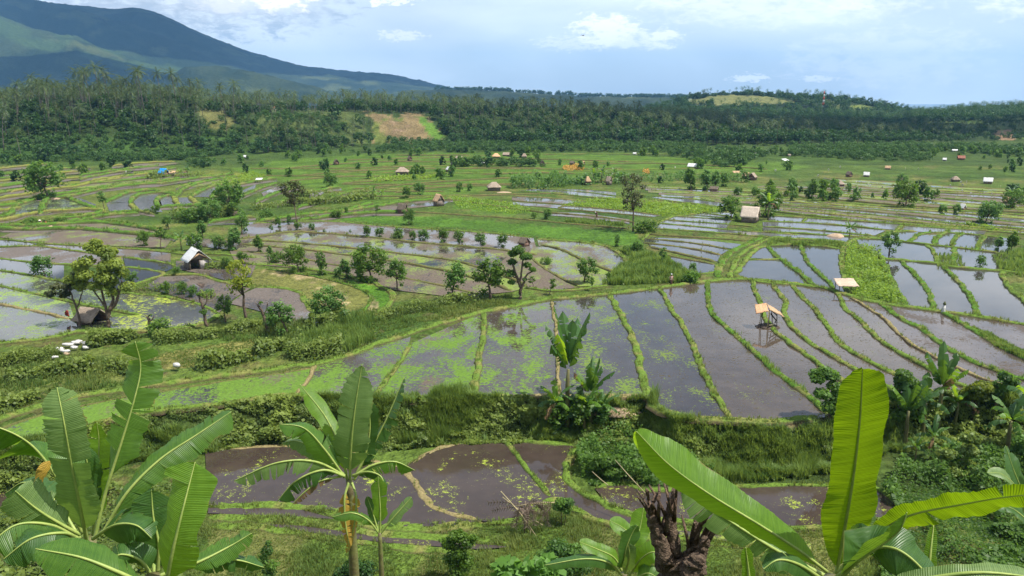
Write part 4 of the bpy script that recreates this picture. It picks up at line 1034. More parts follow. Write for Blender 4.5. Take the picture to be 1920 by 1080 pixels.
# leafy face of the terrace bank
def bank(u0, u1, n, size, mb, drop=(0, 1), leafy=.5, hang=.5):
    """the terrace face: drifts of leafy creeper, ferny weeds, long grass and bare earth"""
    u = rng.uniform(u0, u1, n); v = np.interp(u, TB[:, 0], TB[:, 1]); e = P(u, v, 0)
    f = drop[0]+(drop[1]-drop[0])*rng.random(n); s = 2.6*f + .1
    x = e[:, 0]; y = np.interp(x, TBX, TBY) - s + .2
    z = H(x, y); cl = fbm(x/1.1, z/.8+y/1.2, 99, 4); big = fbm(x/4.5, z/2.5, 171, 3)
    out = .08+hang*np.maximum(cl-.3, 0)*2.2*(.5+big)
    c = np.stack([x, y-out*.9, z+out*.6*rng.random(n)], -1)
    kind = big+rng.normal(0, .07, n)
    lf_ = (kind > .62-.3*leafy) & (cl > .36); gs = (kind <= .60-.3*leafy) & (cl > .33)
    q = c[lf_]; sv = vn(x[lf_]/1.6, z[lf_]/1.2, 137)
    leaves(mb, q, np.tile([.15, -.5, .95], (len(q), 1)), size*(.4+1.3*sv), .36, (cl[lf_]-.15)*1.5+.5*(sv-.5)+rng.normal(0, .15, len(q)), droop=.9)  # sun and shaded gaps put into the tint: recessed leaves darker
    q = c[gs]; blades(rd, q, .25+.55*cl[gs], .05, 4, .8, np.clip(1.3*cl[gs]-.2+rng.normal(0, .15, len(q)), 0, 1))
bank(-200, 640, 19000, .27, un, (-.1, 1.1), .55); bank(560, 1060, 19000, .25, un, (0, 1.1), .75); bank(1060, 1300, 9000, .25, un, (.1, 1.2), .4); bank(1230, 1660, 13000, .22, un, (.22, 1.3), .3); bank(1640, 2100, 15000, .26, un, (-.1, 1.5), .7, .9)
# creeping ground cover and bushes below the bank, right and middle
def cover(px, n, size, mb, h=.5, z=-3.0, tone=0.0, sc=2.2):
    c = area(px, n, z); cl = fbm(c[:, 0]/sc, c[:, 1]/sc, 103, 3)
    c[:, 2] += h*1.9*sstep(.35, .75, cl)*(.4+.6*rng.random(n)); size = size*(.5+1.3*vn(c[:, 0]/2.7, c[:, 1]/2.7, 141))
    leaves(mb, c, np.tile([0, -.2, .9], (n, 1)), size, .5, tone+cl*.8+rng.normal(0, .18, n))
cover('1650,930 1700,870 1800,850 2000,840 2050,1000 1900,1010 1700,975', 22000, .17, lu, .9); cover('1090,845 1180,830 1300,850 1340,905 1200,915 1110,912 1080,885', 12000, .17, lu, 1.2, tone=.1)
cover('1650,1010 1750,985 2000,1000 2050,1125 1650,1125', 12000, .16, lu, .7); cover('-150,960 100,930 370,900 380,960 330,1125 -150,1125', 12000, .18, un, .6)
cover('380,850 480,825 640,815 800,815 820,838 700,850 600,836 440,840', 6000, .2, un, .8); cover('830,822 1000,818 1100,830 1080,838 950,826 840,834', 3000, .18, un, .5)
# hedges of weeds and bushes along the left terraces
def hedge(px, n, h, dpt, size, mb=un, tone=0.0):
    p = resample(P(L(px)[:, 0], L(px)[:, 1], 0), .5); i = rng.integers(0, len(p), n); c = p[i]+rng.normal(0, .3, (n, 3))*[1, 0, 0]
    hl = h*(.35+1.2*fbm(c[:, 0]/1.6, c[:, 1]/1.6, 107, 3)); t = rng.random(n)
    c[:, 1] += (rng.random(n)-.5)*dpt*(1.2-t*.7); c[:, 2] = hl*t
    kp = fbm(c[:, 0]/2.6+7, c[:, 1]/2.6, 131, 2) > .40; c, t = c[kp], t[kp]; n = len(c); sv = vn(c[:, 0]/3.1, c[:, 1]/3.1, 133)
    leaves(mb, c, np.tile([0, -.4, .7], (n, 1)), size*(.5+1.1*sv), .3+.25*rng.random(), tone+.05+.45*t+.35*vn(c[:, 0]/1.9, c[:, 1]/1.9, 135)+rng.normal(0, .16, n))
hedge('-60,705 20,685 90,672', 4200, 1.4, 3.5, .25); hedge('172,652 200,645 240,640', 2200, 1.5, 3, .25, tone=-.1); hedge('200,640 250,640 330,640 430,625 500,610', 6500, 1.2, 3.0, .24); hedge('-60,745 0,720 110,700 220,690 260,700', 6000, 1.3, 2.5, .24); hedge('380,690 430,682 490,665 530,655', 4500, 1.3, 2.5, .24)
hedge('545,668 600,668 660,655 690,640', 6000, 1.6, 3.5, .24, tone=-.1); hedge('560,645 600,620 640,605', 3500, 2.0, 3, .26, tone=-.1); hedge('700,600 770,585 850,570 900,560', 4500, 1.2, 2.5, .24); hedge('-60,790 0,770 60,750', 2500, 1.0, 2.0, .22)
hedge('200,560 260,545 330,545 400,560', 1500, .9, 2, .26); hedge('330,505 430,502 470,500', 1800, .9, 3, .28); hedge('330,408 370,412 440,408', 3500, 2.4, 8, .4, tone=-.1); hedge('480,392 560,386 640,380 700,372', 2500, 1.6, 5, .45); hedge('0,424 60,418 120,416', 600, .8, 3, .4)
hedge('960,351 1010,353 1060,349', 2600, 4.2, 10, .6, mb=dk); hedge('1060,345 1130,343 1180,342', 1500, 2.6, 10, .6, mb=dk); hedge('1200,338 1300,336 1400,340', 1500, 2.4, 10, .6, mb=dk); hedge('560,372 640,372 700,366', 1300, 2, 6, .5); hedge('280,335 330,332 380,332', 700, 2, 8, .6)
tag(gr.build('grass', F_GRASS), 'short green and yellowish grass on the dikes and meadow', 'grass', kind='stuff')
tag(rd.build('tall_grass', F_REED), 'tall lush green grass and reeds beside the paddies', 'grass', kind='stuff')
tag(un.build('undergrowth', F_VINE), 'leafy weeds and creepers covering the banks between the terraces', 'undergrowth', kind='stuff')
tag(lu.build('ground_cover', F_SHRUB), 'green creeping ground cover and weeds below the terrace at the right', 'undergrowth', kind='stuff')
tag(dk.build('thicket', F_SHRUB), 'dark green thicket along the far edge of the water strips', 'bushes', kind='stuff')
tag(bean.build('bean_plants', F_BEAN), 'yellow-green bean plants growing in plots between the paddies', 'crop', kind='stuff')

# thick bushes at the foot of the ridge and across the far fields
th = MB(); n = 6500
v = 271 + 42*rng.random(n)**1.6; u = rng.uniform(-150, 2070, n)
v = v + np.where(u > 1350, 12*rng.random(n), 0) + np.where(u < 480, 18*rng.random(n), 0); pos = P(u, v, 0)
keep = (vn(pos[:, 0]/40, pos[:, 1]/60, 301) > np.where((u > 520) & (u < 1350) & (v > 286), .66, .36+.012*np.maximum(v-290, 0))); pos = pos[keep]; u = u[keep]
for k in range(3):
    q = pos[k::3]; q = q.copy(); q[:, 2] = H(q[:, 0], q[:, 1])-.3
    scatter(th, BROADLOD[k]['arr'][1], q, np.stack([rng.uniform(.14, .42, len(q))]*2+[rng.uniform(.12, .40, len(q))], -1), rng.random(len(q))*6.28, rng.normal(.12, .15, len(q)))
tag(th.build('bushes', foliage('leaf_bushes', (.022, .055, .012), (.075, .15, .025), .3)), 'dense green bushes in the far fields at the foot of the wooded ridge', 'bushes', kind='stuff')

FARB = [proto(make_tree(400+i, 3.0, .35, 1.1, 2.5, 300, .46, 8, .48, .022, vz=1.2, low=3), 'far_shrub', F_SHRUB) for i in range(3)]
FARB[0]['crown'].materials[0] = F_BROAD
RICE = L('560,345 480,330 430,318 520,300 640,292 760,288 900,286 1050,287 1250,294 1400,300 1520,312 1440,326 1300,324 1150,320 1080,332 960,350 880,364 780,372 700,382 650,376 600,358')
k = 0
while k < 230:
    v = 283 + 95*rng.random()**1.4; u = rng.uniform(-20, 1940)
    if v > 345 and u < 1440: continue
    inr = inpoly(np.array([u]), np.array([v]), RICE)[0]
    if inr and rng.random() < .6: continue
    p = P(u, v, 0)
    if not inr and vn(np.array([p[0]/30]), np.array([p[1]/40]), 311)[0] < .45: continue
    where = 'in the green rice fields' if inr else 'in the far right fields' if u > 1000 else 'in the far left fields'
    plant(FARB[int(rng.integers(3))], 'shrub', 'small rounded dark green shrub standing '+where, 'shrub', p, rng.uniform(1.6, 4.2), group='small shrubs '+where, wide=rng.uniform(.7, 1.1)); k += 1

# ------------------------------------------------------------------ trees and shrubs one can tell apart (photo pixel of the foot, height in pixels)
TREES = [
 ('row', 'round', [(689, 445, 23), (711, 445, 19), (750, 447, 20), (774, 450, 18), (792, 451, 23), (830, 455, 28), (862, 456, 23), (902, 461, 24), (940, 464, 27)]),
 ('tall', 'tall', [(485, 475, 33), (507, 482, 20), (604, 516, 43), (651, 523, 36), (674, 522, 34), (541, 422, 18), (524, 427, 20), (1357, 350, 25), (1327, 357, 38), (1296, 357, 40), (1341, 356, 36), (1447, 367, 30), (1520, 375, 35), (1564, 380, 28), (1895, 474, 40), (436, 470, 42), (381, 447, 32), (1157, 462, 23), (651, 404, 16), (1872, 470, 26), (1399, 342, 20)]),
 ('poll', 'poll', [(847, 563, 68), (920, 561, 70), (745, 546, 56), (540, 628, 60), (317, 430, 26), (454, 440, 36), (1667, 478, 46), (423, 604, 48), (1095, 530, 48), (250, 540, 32), (425, 505, 22)]),
 ('wide', 'wide', [(560, 510, 48), (697, 528, 66), (90, 373, 66), (440, 407, 66), (397, 415, 42), (1371, 412, 42), (1434, 407, 56), (1697, 389, 46), (627, 606, 66), (1847, 420, 42), (767, 422, 30), (619, 352, 26), (787, 366, 22), (760, 372, 22), (1897, 392, 36), (1690, 350, 24), (860, 360, 18)]),
 ('round', 'round', [(559, 432, 16), (586, 432, 14), (632, 520, 18), (1297, 511, 20), (1026, 411, 19), (1001, 410, 12), (270, 462, 28), (410, 467, 26), (369, 470, 33), (85, 517, 40), (1386, 367, 18), (1415, 368, 18), (1485, 353, 20), (1599, 378, 16), (1486, 377, 18), (1767, 403, 20), (1792, 403, 20), (1835, 503, 26), (1196, 477, 26), (517, 613, 28), (291, 401, 18), (455, 495, 24), (430, 470, 20), (1141, 526, 17), (340, 553, 26), (360, 558, 22), (310, 552, 24), (330, 516, 16), (880, 358, 14), (1232, 522, 14)]),
 ('low', 'low', [(360, 416, 30), (517, 492, 22), (1212, 436, 27), (630, 408, 16), (1296, 530, 20), (300, 625, 28), (1025, 496, 15), (500, 410, 20), (745, 448, 12), (1178, 474, 14), (390, 556, 14), (60, 420, 14), (115, 418, 12), (570, 372, 14)]),
 ('thin', 'thin', [(507, 440, 18), (196, 393, 33), (302, 467, 38), (1238, 500, 34), (656, 441, 10), (608, 440, 10), (1000, 540, 22), (705, 405, 20), (1030, 552, 30), (1110, 545, 24)]),
]
LMK = [(348, 500, 'the white-roofed hut'), (1408, 418, 'the grey thatched hut by the right ponds'), (1437, 612, 'the two-roofed shelter in the water'), (1592, 545, 'the bamboo-roofed shelter'), (160, 612, 'the hut under the yellowish tree'), (1187, 432, 'the tall sparse olive tree'), (308, 330, 'the blue-roofed hut'), (823, 385, 'the leaning thatched shelter'),
       (927, 355, 'the brown thatched hut beyond the strips'), (1768, 588, 'the white shrine post'), (600, 560, 'the dry curved field'), (975, 560, 'the big gnarled pollard'), (463, 604, 'the pollard with the pale crown'), (1258, 535, 'the person on the grassy corner'), (752, 398, 'the low brown shelter in the wet strip'), (560, 420, 'the umbrella-shaped olive tree'), (1592, 450, 'the lone banana by the straw heap'), (1640, 500, 'the bright bean plot'), (1893, 385, 'the hut at the right edge')]
KW = {'row': 'round bushy shrub', 'tall': 'slim upright leafy tree', 'poll': 'bushy pollarded tree', 'wide': 'broad dense green tree', 'round': 'rounded leafy shrub', 'low': 'low spreading bush', 'thin': 'thin sparse sapling'}
todo = []
for kind, pk, lst in TREES:
    for (u, v, h) in lst:
        d, name, lu, lv = min((math.hypot(u-lu, (v-lv)*2.2), nm, lu, lv) for lu, lv, nm in LMK)
        du, dv = u-lu, (v-lv)*2.2
        rel = ('left of' if du < 0 else 'right of') if abs(du) >= abs(dv) else ('behind' if dv < 0 else 'in front of')
        key = ('shrub row', '') if kind == 'row' else (KW[kind], rel+' '+name)
        todo.append((key, u, v, h, kind, pk))
ORD = ['leftmost', 'second from left', 'third from left', 'fourth from left', 'fifth from left', 'sixth from left', 'seventh from left', 'eighth from left', 'ninth from left']
from collections import defaultdict
grp = defaultdict(list)
for t in todo: grp[t[0]].append(t)
for key, lst in grp.items():
    lst.sort(key=lambda t: t[1])
    for i, (_, u, v, h, kind, pk) in enumerate(lst):
        if kind == 'row':
            lab = 'round bushy shrub, %s in the row along the muddy dike' % ORD[i]; gp = 'shrubs in a row along the muddy dike'
        else:
            lab = key[0]+' '+key[1] + ('' if len(lst) == 1 else ', '+ORD[min(i, 8)]); gp = None
        p = at(u, v); dep = p[1]*CT-(p[2]-CAMZ)*ST
        hm = 1.1*h*dep/FPX/ math.cos(math.atan2(CAMZ, p[1]))
        pr = SH[pk][int(rng.integers(len(SH[pk])))]
        plant(pr, 'shrub' if kind in ('row', 'round', 'low') else 'sapling' if kind == 'thin' else 'tree', lab, 'shrub' if kind in ('row', 'round', 'low') else 'tree', p, hm, group=gp, wide={'low': 1.15, 'wide': 1.05}.get(kind, 1.15))
def single(pk, u, v, h, name, label, cat='tree', wide=1.0, i=0, dz=0):
    p = at(u, v); dep = p[1]*CT-(p[2]-CAMZ)*ST; hm = 1.12*h*dep/FPX/math.cos(math.atan2(CAMZ, p[1])); p[2] += dz
    return plant(SH[pk][i], name, label, cat, p, hm, wide=wide)
single('tall', 1088, 806, 66, 'bush', 'dark upright bush at the right foot of the banana clump on the terrace edge', 'bush', 1.5)
single('round', 1050, 812, 52, 'bush', 'dark rounded bush at the left foot of the banana clump on the terrace edge', 'bush', 1.4, 1)
single('round', 1118, 792, 46, 'bush', 'leafy bush at the right end of the banana clump on the terrace edge', 'bush', 1.2, 2)
single('sparse', 1187, 434, 97, 'tree', 'tall sparse olive-green tree rising alone from the strips right of centre', wide=.8)
single('olive', 557, 420, 74, 'tree', 'umbrella-shaped olive tree with a bare pale trunk left of centre', wide=.9)
single('yel', 463, 606, 108, 'tree', 'pollard with thick bare trunk and pale yellow-green crown', wide=.9)
single('lush', 1298, 531, 20, 'shrub', 'broad-leaved light green bush at the foot of the pond corner', 'shrub')

# the gnarled pollard right of the middle field
def custom_tree(u, v, spec, name, label, fol, bark=BARK, leaf=.26, seed=1, cat='tree'):
    """limbs and clumps laid out by hand: spec = (limbs, clumps) in metres around the foot"""
    r = np.random.default_rng(seed); o = at(u, v); t = thing(name, label, cat, o); tb, cb = MB(), MB()
    limbs, clumps = spec
    for pts, r0, r1 in limbs:
        p = smoothline(np.array(pts, float), 2); p = p + r.normal(0, .03, p.shape)
        a, q, tr_ = tube(p, np.linspace(r0, r1, len(p)), 7); tb.add(a, q, tr_)
    for (cx, cy, cz, rad, n) in clumps:
        k = max(1, int(rad*2.2))
        for _ in range(k):
            oc = r.normal(0, .35, 3)*rad*(k > 1); m = n//k; b = ball(m, r); b[:, 2] *= .62
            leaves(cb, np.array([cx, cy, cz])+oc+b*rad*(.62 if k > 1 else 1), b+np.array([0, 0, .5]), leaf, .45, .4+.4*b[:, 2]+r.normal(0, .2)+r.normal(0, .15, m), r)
    tb.build('trunk', bark, t, True); cb.build('crown', fol, t)
    return t
custom_tree(975, 561, ([([(0, 0, -.2), (.1, 0, 1.2), (-.1, 0, 2.3), (-.6, .1, 3.4), (-.9, 0, 4.6)], .28, .12), ([(0, 0, 1.0), (.5, 0, 2.2), (.8, .2, 3.2), (1.5, .1, 3.6)], .2, .07), ([(-.1, 0, 2.2), (.2, -.2, 3.6), (.3, 0, 5.4)], .18, .07), ([(-.3, 0, 2.8), (-1.0, -.2, 3.0), (-1.4, 0, 3.4)], .12, .05)],
   [(-.9, 0, 5.0, 1.1, 500), (.5, .1, 5.6, 1.15, 600), (-.2, .1, 6.4, .9, 350), (1.6, .1, 3.9, .5, 160), (-1.3, 0, 3.4, .8, 260), (-1.1, -.2, 2.3, .5, 130), (.9, 0, 4.5, .6, 160), (.6, 0, 2.6, .35, 80)]), 'tree', 'big gnarled pollard with several leafy heads on the main dike', F_SHRUB, seed=5)
# the yellowish tree over the hut at the left
custom_tree(205, 616, ([([(0, 0, -.2), (0, 0, 1.2), (.3, 0, 2.2), (.8, .2, 3.4), (1.0, .2, 5.0)], .26, .1), ([(0, 0, 1.2), (-.2, .1, 2.6), (-.3, 0, 4.2), (-.8, 0, 6.0)], .2, .07), ([(.3, 0, 2.2), (1.3, 0, 3.0), (1.4, .2, 4.6)], .24, .08), ([(-.2, 0, 2.6), (-1.2, .3, 4.0), (-2.2, .2, 5.6)], .12, .05), ([(.8, 0, 3.4), (.2, .3, 5.2), (.3, .2, 7.4)], .12, .05), ([(1.2, 0, 3.4), (2.0, 0, 4.8), (2.0, 0, 5.6)], .1, .04)],
   [(-.2, 0, 8.0, 1.7, 1000), (-1.5, .2, 7.5, 1.6, 900), (1.2, .1, 7.4, 1.6, 950), (.2, -.3, 6.3, 1.7, 900), (-2.6, .2, 6.2, 1.4, 650), (2.2, 0, 6.4, 1.3, 650), (-.6, 0, 9.1, 1.2, 550), (.9, 0, 8.8, 1.0, 400), (.6, 0, 5.2, 1.2, 420), (2.4, .2, 4.8, .9, 320), (-1.4, 0, 5.4, 1.3, 450), (-2.7, .1, 4.9, .9, 260), (.9, .2, 4.2, .7, 160)]), 'tree', 'large yellowish-green tree with forking bare trunks beside the left hut', F_YEL, seed=7, leaf=.27)
custom_tree(150, 612, ([([(0, 0, -.2), (0, 0, 1.6), (-.3, 0, 3.0), (-.9, .2, 4.6)], .17, .06), ([(-.1, 0, 2.2), (.5, .1, 3.4), (.9, 0, 4.6)], .1, .04), ([(-.3, 0, 3.0), (-1.6, 0, 3.6), (-2.2, 0, 3.9)], .07, .03)],
   [(-1.0, .1, 5.0, 1.3, 520), (.9, 0, 4.9, 1.1, 420), (-2.1, 0, 4.3, 1.0, 320), (-.1, .2, 5.8, 1.2, 420), (-2.9, .1, 3.8, .7, 160), (-1.2, 0, 3.8, .7, 180)]), 'tree', 'smaller olive tree leaning left behind the left hut', F_OLIVE, seed=8, leaf=.26)
# bare pollard trunks on the left terrace edge
for (u, v, h, lab, sd_) in [(388, 616, 3.6, 'bare crooked pollard trunk with a tuft of leaves left of the pale-crowned pollard', 3), (503, 622, 3.0, 'leaning bare pollard stump with sprouting twigs on the terrace edge', 4), (283, 620, 1.6, 'short dead stump sticking up beside the yellow weed pond', 6)]:
    r = np.random.default_rng(sd_); ln = {3: -.5, 4: -.9, 6: -.2}[sd_]
    custom_tree(u, v, ([([(0, 0, -.2), (ln*.3, 0, h*.35), (ln*.5, .1, h*.7), (ln, 0, h)], .2, .13), ([(ln*.5, 0, h*.65), (ln*.5+.5, 0, h*.85), (ln*.5+.6, 0, h*1.1)], .1, .04), ([(ln, 0, h), (ln-.3, 0, h*1.15)], .06, .02), ([(ln, 0, h), (ln+.2, 0, h*1.2)], .06, .02)],
       [(ln*.3, -.1, h*.55, .45, 90), (ln, 0, h*1.1, .3, 40)] if sd_ == 3 else [(ln+.3, 0, h*1.1, .22, 14)]), 'tree_stump', lab, F_SHRUB, seed=sd_, cat='stump')
# trees and bushes along the right end of the terrace
custom_tree(1557, 792, ([([(0, 0, -.2), (-.1, 0, 1.2), (-.2, 0, 2.2)], .18, .1), ([(-.1, 0, 1.2), (-.9, 0, 2.6)], .1, .04), ([(-.1, 0, 1.4), (.7, 0, 2.7)], .1, .04)], [(-.7, 0, 4.2, 1.1, 700), (-1.4, 0, 3.4, 1.0, 600), (0, .1, 3.7, 1.0, 600), (-.5, -.3, 2.7, 1.1, 700), (.4, 0, 2.4, .9, 500), (-.1, -.3, 1.5, .9, 500), (.5, -.2, .9, .7, 300)]), 'tree', 'dense feathery green tree on the terrace edge left of the tall banana leaf', F_SHRUB, seed=21, leaf=.22)
custom_tree(1680, 806, ([([(0, 0, -.2), (0, 0, 3), (-.2, 0, 5)], .15, .05)], [(-.1, 0, 5.3, 1.2, 600), (.5, 0, 4.2, 1.2, 600), (-.5, 0, 3.8, 1.1, 500), (.2, -.2, 2.8, 1.2, 600), (-.3, -.2, 1.6, 1.1, 500), (.8, 0, 1.6, .9, 350)]), 'tree', 'feathery green tree just right of the tall banana leaf', F_SHRUB, seed=22, leaf=.22)
custom_tree(1822, 792, ([([(0, 0, -.2), (.1, 0, 1.4), (0, 0, 2.4)], .14, .08), ([(0, 0, 1.4), (.7, 0, 2.6)], .08, .04), ([(0, 0, 1.4), (-.6, 0, 2.7)], .08, .04)], [(-.1, 0, 3.5, 1.1, 600), (-.5, -.2, 2.8, .9, 450), (.6, 0, 3.2, .9, 420), (.2, -.2, 2.5, .8, 350)]), 'tree', 'round-headed light green tree among the bananas at the right', F_VINE, seed=23, leaf=.24)
custom_tree(1862, 786, ([([(0, 0, -.2), (0, 0, 3)], .12, .06)], [(0, 0, 3.7, 1.0, 500), (.6, .2, 3.0, .9, 400), (-.3, 0, 2.6, .8, 350)]), 'tree', 'dark feathery tree just right of the round-headed tree', F_SHRUB, seed=24, leaf=.22)
custom_tree(1800, 895, ([([(0, 0, -.2), (0, 0, 1.5)], .08, .04)], [(0, 0, 2.5, 1.1, 700), (-.8, 0, 1.7, 1.0, 600), (.8, 0, 1.8, 1.0, 600), (.3, -.4, .9, 1.2, 700), (-.7, -.4, .7, .9, 450), (1.2, -.2, .8, .8, 350), (.1, .1, 3.2, .6, 250)]), 'bush', 'big vine-covered bush below the bananas at the right', F_VINE, seed=25, leaf=.2, cat='bush')
custom_tree(1905, 880, ([([(0, 0, -.2), (0, 0, 1.5)], .08, .04)], [(0, 0, 2.0, 1.1, 600), (-.8, 0, 1.2, .9, 450), (.8, 0, 1.3, 1.0, 500)]), 'bush', 'dark leafy bush under the bananas at the right edge', F_SHRUB, seed=26, leaf=.2, cat='bush')
custom_tree(1130, 895, ([([(0, 0, -.2), (0, 0, 1.2)], .06, .03)], [(0, 0, 1.4, .8, 450), (.8, .2, 1.3, .8, 400), (-.6, .1, .9, .6, 260), (1.7, .2, 1.1, .8, 380), (.6, -.4, .6, .7, 300)]), 'bush', 'leafy bush on the mound right of the brown ponds', F_SHRUB, seed=27, leaf=.18, cat='bush')
# foreground bushes at the lower edge
custom_tree(860, 1090, ([([(0, 0, -.3), (0, 0, 1.0), (.1, 0, 2.0), (0, 0, 2.9)], .06, .02), ([(0, 0, .8), (-.5, 0, 1.8)], .03, .01), ([(0, 0, 1.2), (.5, 0, 2.2)], .03, .01)], [(0, 0, 3.0, .55, 600), (-.5, 0, 2.5, .5, 450), (.55, 0, 2.6, .5, 450), (0, -.1, 2.0, .6, 600), (-.4, 0, 1.5, .55, 450), (.4, 0, 1.4, .6, 450), (0, 0, .8, .7, 500), (-.9, 0, 2.7, .25, 100), (.95, 0, 2.9, .25, 100)]), 'bush', 'upright leafy bush in the middle of the bottom edge', F_SHRUB, seed=31, leaf=.13, cat='bush')
custom_tree(1045, 1100, ([([(0, 0, -.3), (0, 0, 1.2), (.1, 0, 2.2)], .06, .02)], [(0, 0, 2.6, .7, 700), (.9, 0, 2.3, .7, 650), (-.7, 0, 1.9, .7, 600), (.3, -.2, 1.6, .9, 800), (-1.2, 0, 1.2, .7, 500), (1.4, 0, 1.4, .7, 500), (-.4, -.3, .8, .9, 600), (1.0, -.2, .6, .8, 500)]), 'bush', 'wide bush with long feathery leaves beside the young banana', F_SHRUB, seed=32, leaf=.14, cat='bush')
custom_tree(1052, 985, ([([(0, 0, -.2), (0, 0, 1.2)], .04, .02), ([(.25, 0, -.2), (.3, 0, 1.2)], .035, .02)], [(0, 0, 1.7, .5, 420), (.45, 0, 1.75, .45, 330), (-.25, 0, 1.4, .4, 220), (.25, -.1, 1.25, .45, 260)]), 'shrub', 'small shrub on thin stems right of the collapsed thatch shelter', F_SHRUB, seed=33, leaf=.14, cat='shrub')
custom_tree(672, 1095, ([([(0, 0, -.2), (0, 0, .8)], .05, .03)], [(-.2, 0, 1.2, .7, 600), (.5, 0, 1.0, .7, 500), (-.9, 0, .7, .6, 400), (.1, -.2, .5, .8, 500)]), 'bush', 'dark low bush at the foot of the middle banana', F_BROAD, seed=34, leaf=.13, cat='bush')
custom_tree(505, 1095, ([([(0, 0, -.2), (0, 0, 1.6)], .04, .02)], [(0, 0, 2.2, .4, 260), (-.3, 0, 1.6, .45, 260), (.3, 0, 1.3, .45, 260), (0, 0, .8, .5, 260), (.1, 0, 2.7, .2, 80)]), 'bush', 'narrow leafy bush left of the middle banana at the bottom', F_SHRUB, seed=35, leaf=.12, cat='bush')
# ------------------------------------------------------------------ bananas
def banana_mat(name, c1, c2, tr, tcol, rough=.38):
    g = G(name)
    uv = g.n('SeparateXYZ', i0=g.attr('buv').outputs['Vector']); c, s = uv.outputs[0], uv.outputs[1]
    vec = g.n('CombineXYZ', X=g.math('MULTIPLY', c, .8), Y=g.math('MULTIPLY', s, 55.0)).outputs[0]
    st = g.noise(1.0, vec, 3, .6)
    big = g.noise(3.0, g.n('CombineXYZ', X=c, Y=s).outputs[0], 4, .6)
    f = g.math('ADD', g.math('MULTIPLY', g.ramp(st, .3, .7), .5), g.math('MULTIPLY', g.ramp(big, .3, .7), .5))
    col = g.mix(f, c1, c2)
    brown = g.ramp(g.math('ADD', g.math('ABSOLUTE', c, 0), g.math('MULTIPLY', g.math('SUBTRACT', big, .5), .6)), .99, 1.05)
    col = g.mix(brown, col, (.22, .15, .05))
    wv = g.n('TexWave', {'wave_type': 'BANDS', 'bands_direction': 'Y'}, Scale=20.0, Distortion=.6, Vector=g.n('CombineXYZ', X=g.math('MULTIPLY', c, .2), Y=s).outputs[0]).outputs['Fac']
    bp = g.n('Bump', Strength=.35, Distance=.012, Height=g.math('ADD', wv, g.math('MULTIPLY', st, .8))).outputs[0]
    b = g.n('BsdfPrincipled', Base_Color=col, Roughness=rough, Normal=bp); b.inputs['Specular IOR Level'].default_value = .4
    t = g.n('BsdfTranslucent', Color=g.mix(g.ramp(st, .3, .7), tuple(x*.75 for x in tcol), tcol), Normal=bp)
    return g.surf(g.n('MixShader', i0=tr, i1=b.outputs[0], i2=t.outputs[0]).outputs[0])
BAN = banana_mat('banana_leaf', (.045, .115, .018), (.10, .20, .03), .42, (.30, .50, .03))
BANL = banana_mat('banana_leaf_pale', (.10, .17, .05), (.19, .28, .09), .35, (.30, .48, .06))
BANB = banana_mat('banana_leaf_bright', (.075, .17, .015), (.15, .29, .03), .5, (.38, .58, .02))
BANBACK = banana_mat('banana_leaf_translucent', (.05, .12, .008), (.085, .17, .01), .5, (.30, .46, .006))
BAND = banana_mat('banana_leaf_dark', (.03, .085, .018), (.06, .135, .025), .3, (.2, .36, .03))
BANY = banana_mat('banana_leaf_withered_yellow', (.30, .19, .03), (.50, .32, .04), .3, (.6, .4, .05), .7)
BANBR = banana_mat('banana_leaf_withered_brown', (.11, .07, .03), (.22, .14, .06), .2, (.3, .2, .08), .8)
RIB = simple('banana_midrib', (.32, .38, .10), (.22, .30, .07), 8, .45, .3, .1)
PSTEM = simple('banana_stem', (.16, .17, .055), (.10, .075, .04), 3, .55, .3, .4)

def spline(p, n):
    p = np.asarray(p, float); m = len(p)
    q = np.vstack([2*p[0]-p[1], p, 2*p[-1]-p[-2]]); out = []
    for s in np.linspace(0, m-1-1e-6, n):
        i = int(s); t = s-i; a, b, c, d = q[i:i+4]
        out.append(.5*((2*b)+(c-a)*t+(2*a-5*b+4*c-d)*t*t+(3*b-a-3*c+d)*t**3))
    return np.array(out)

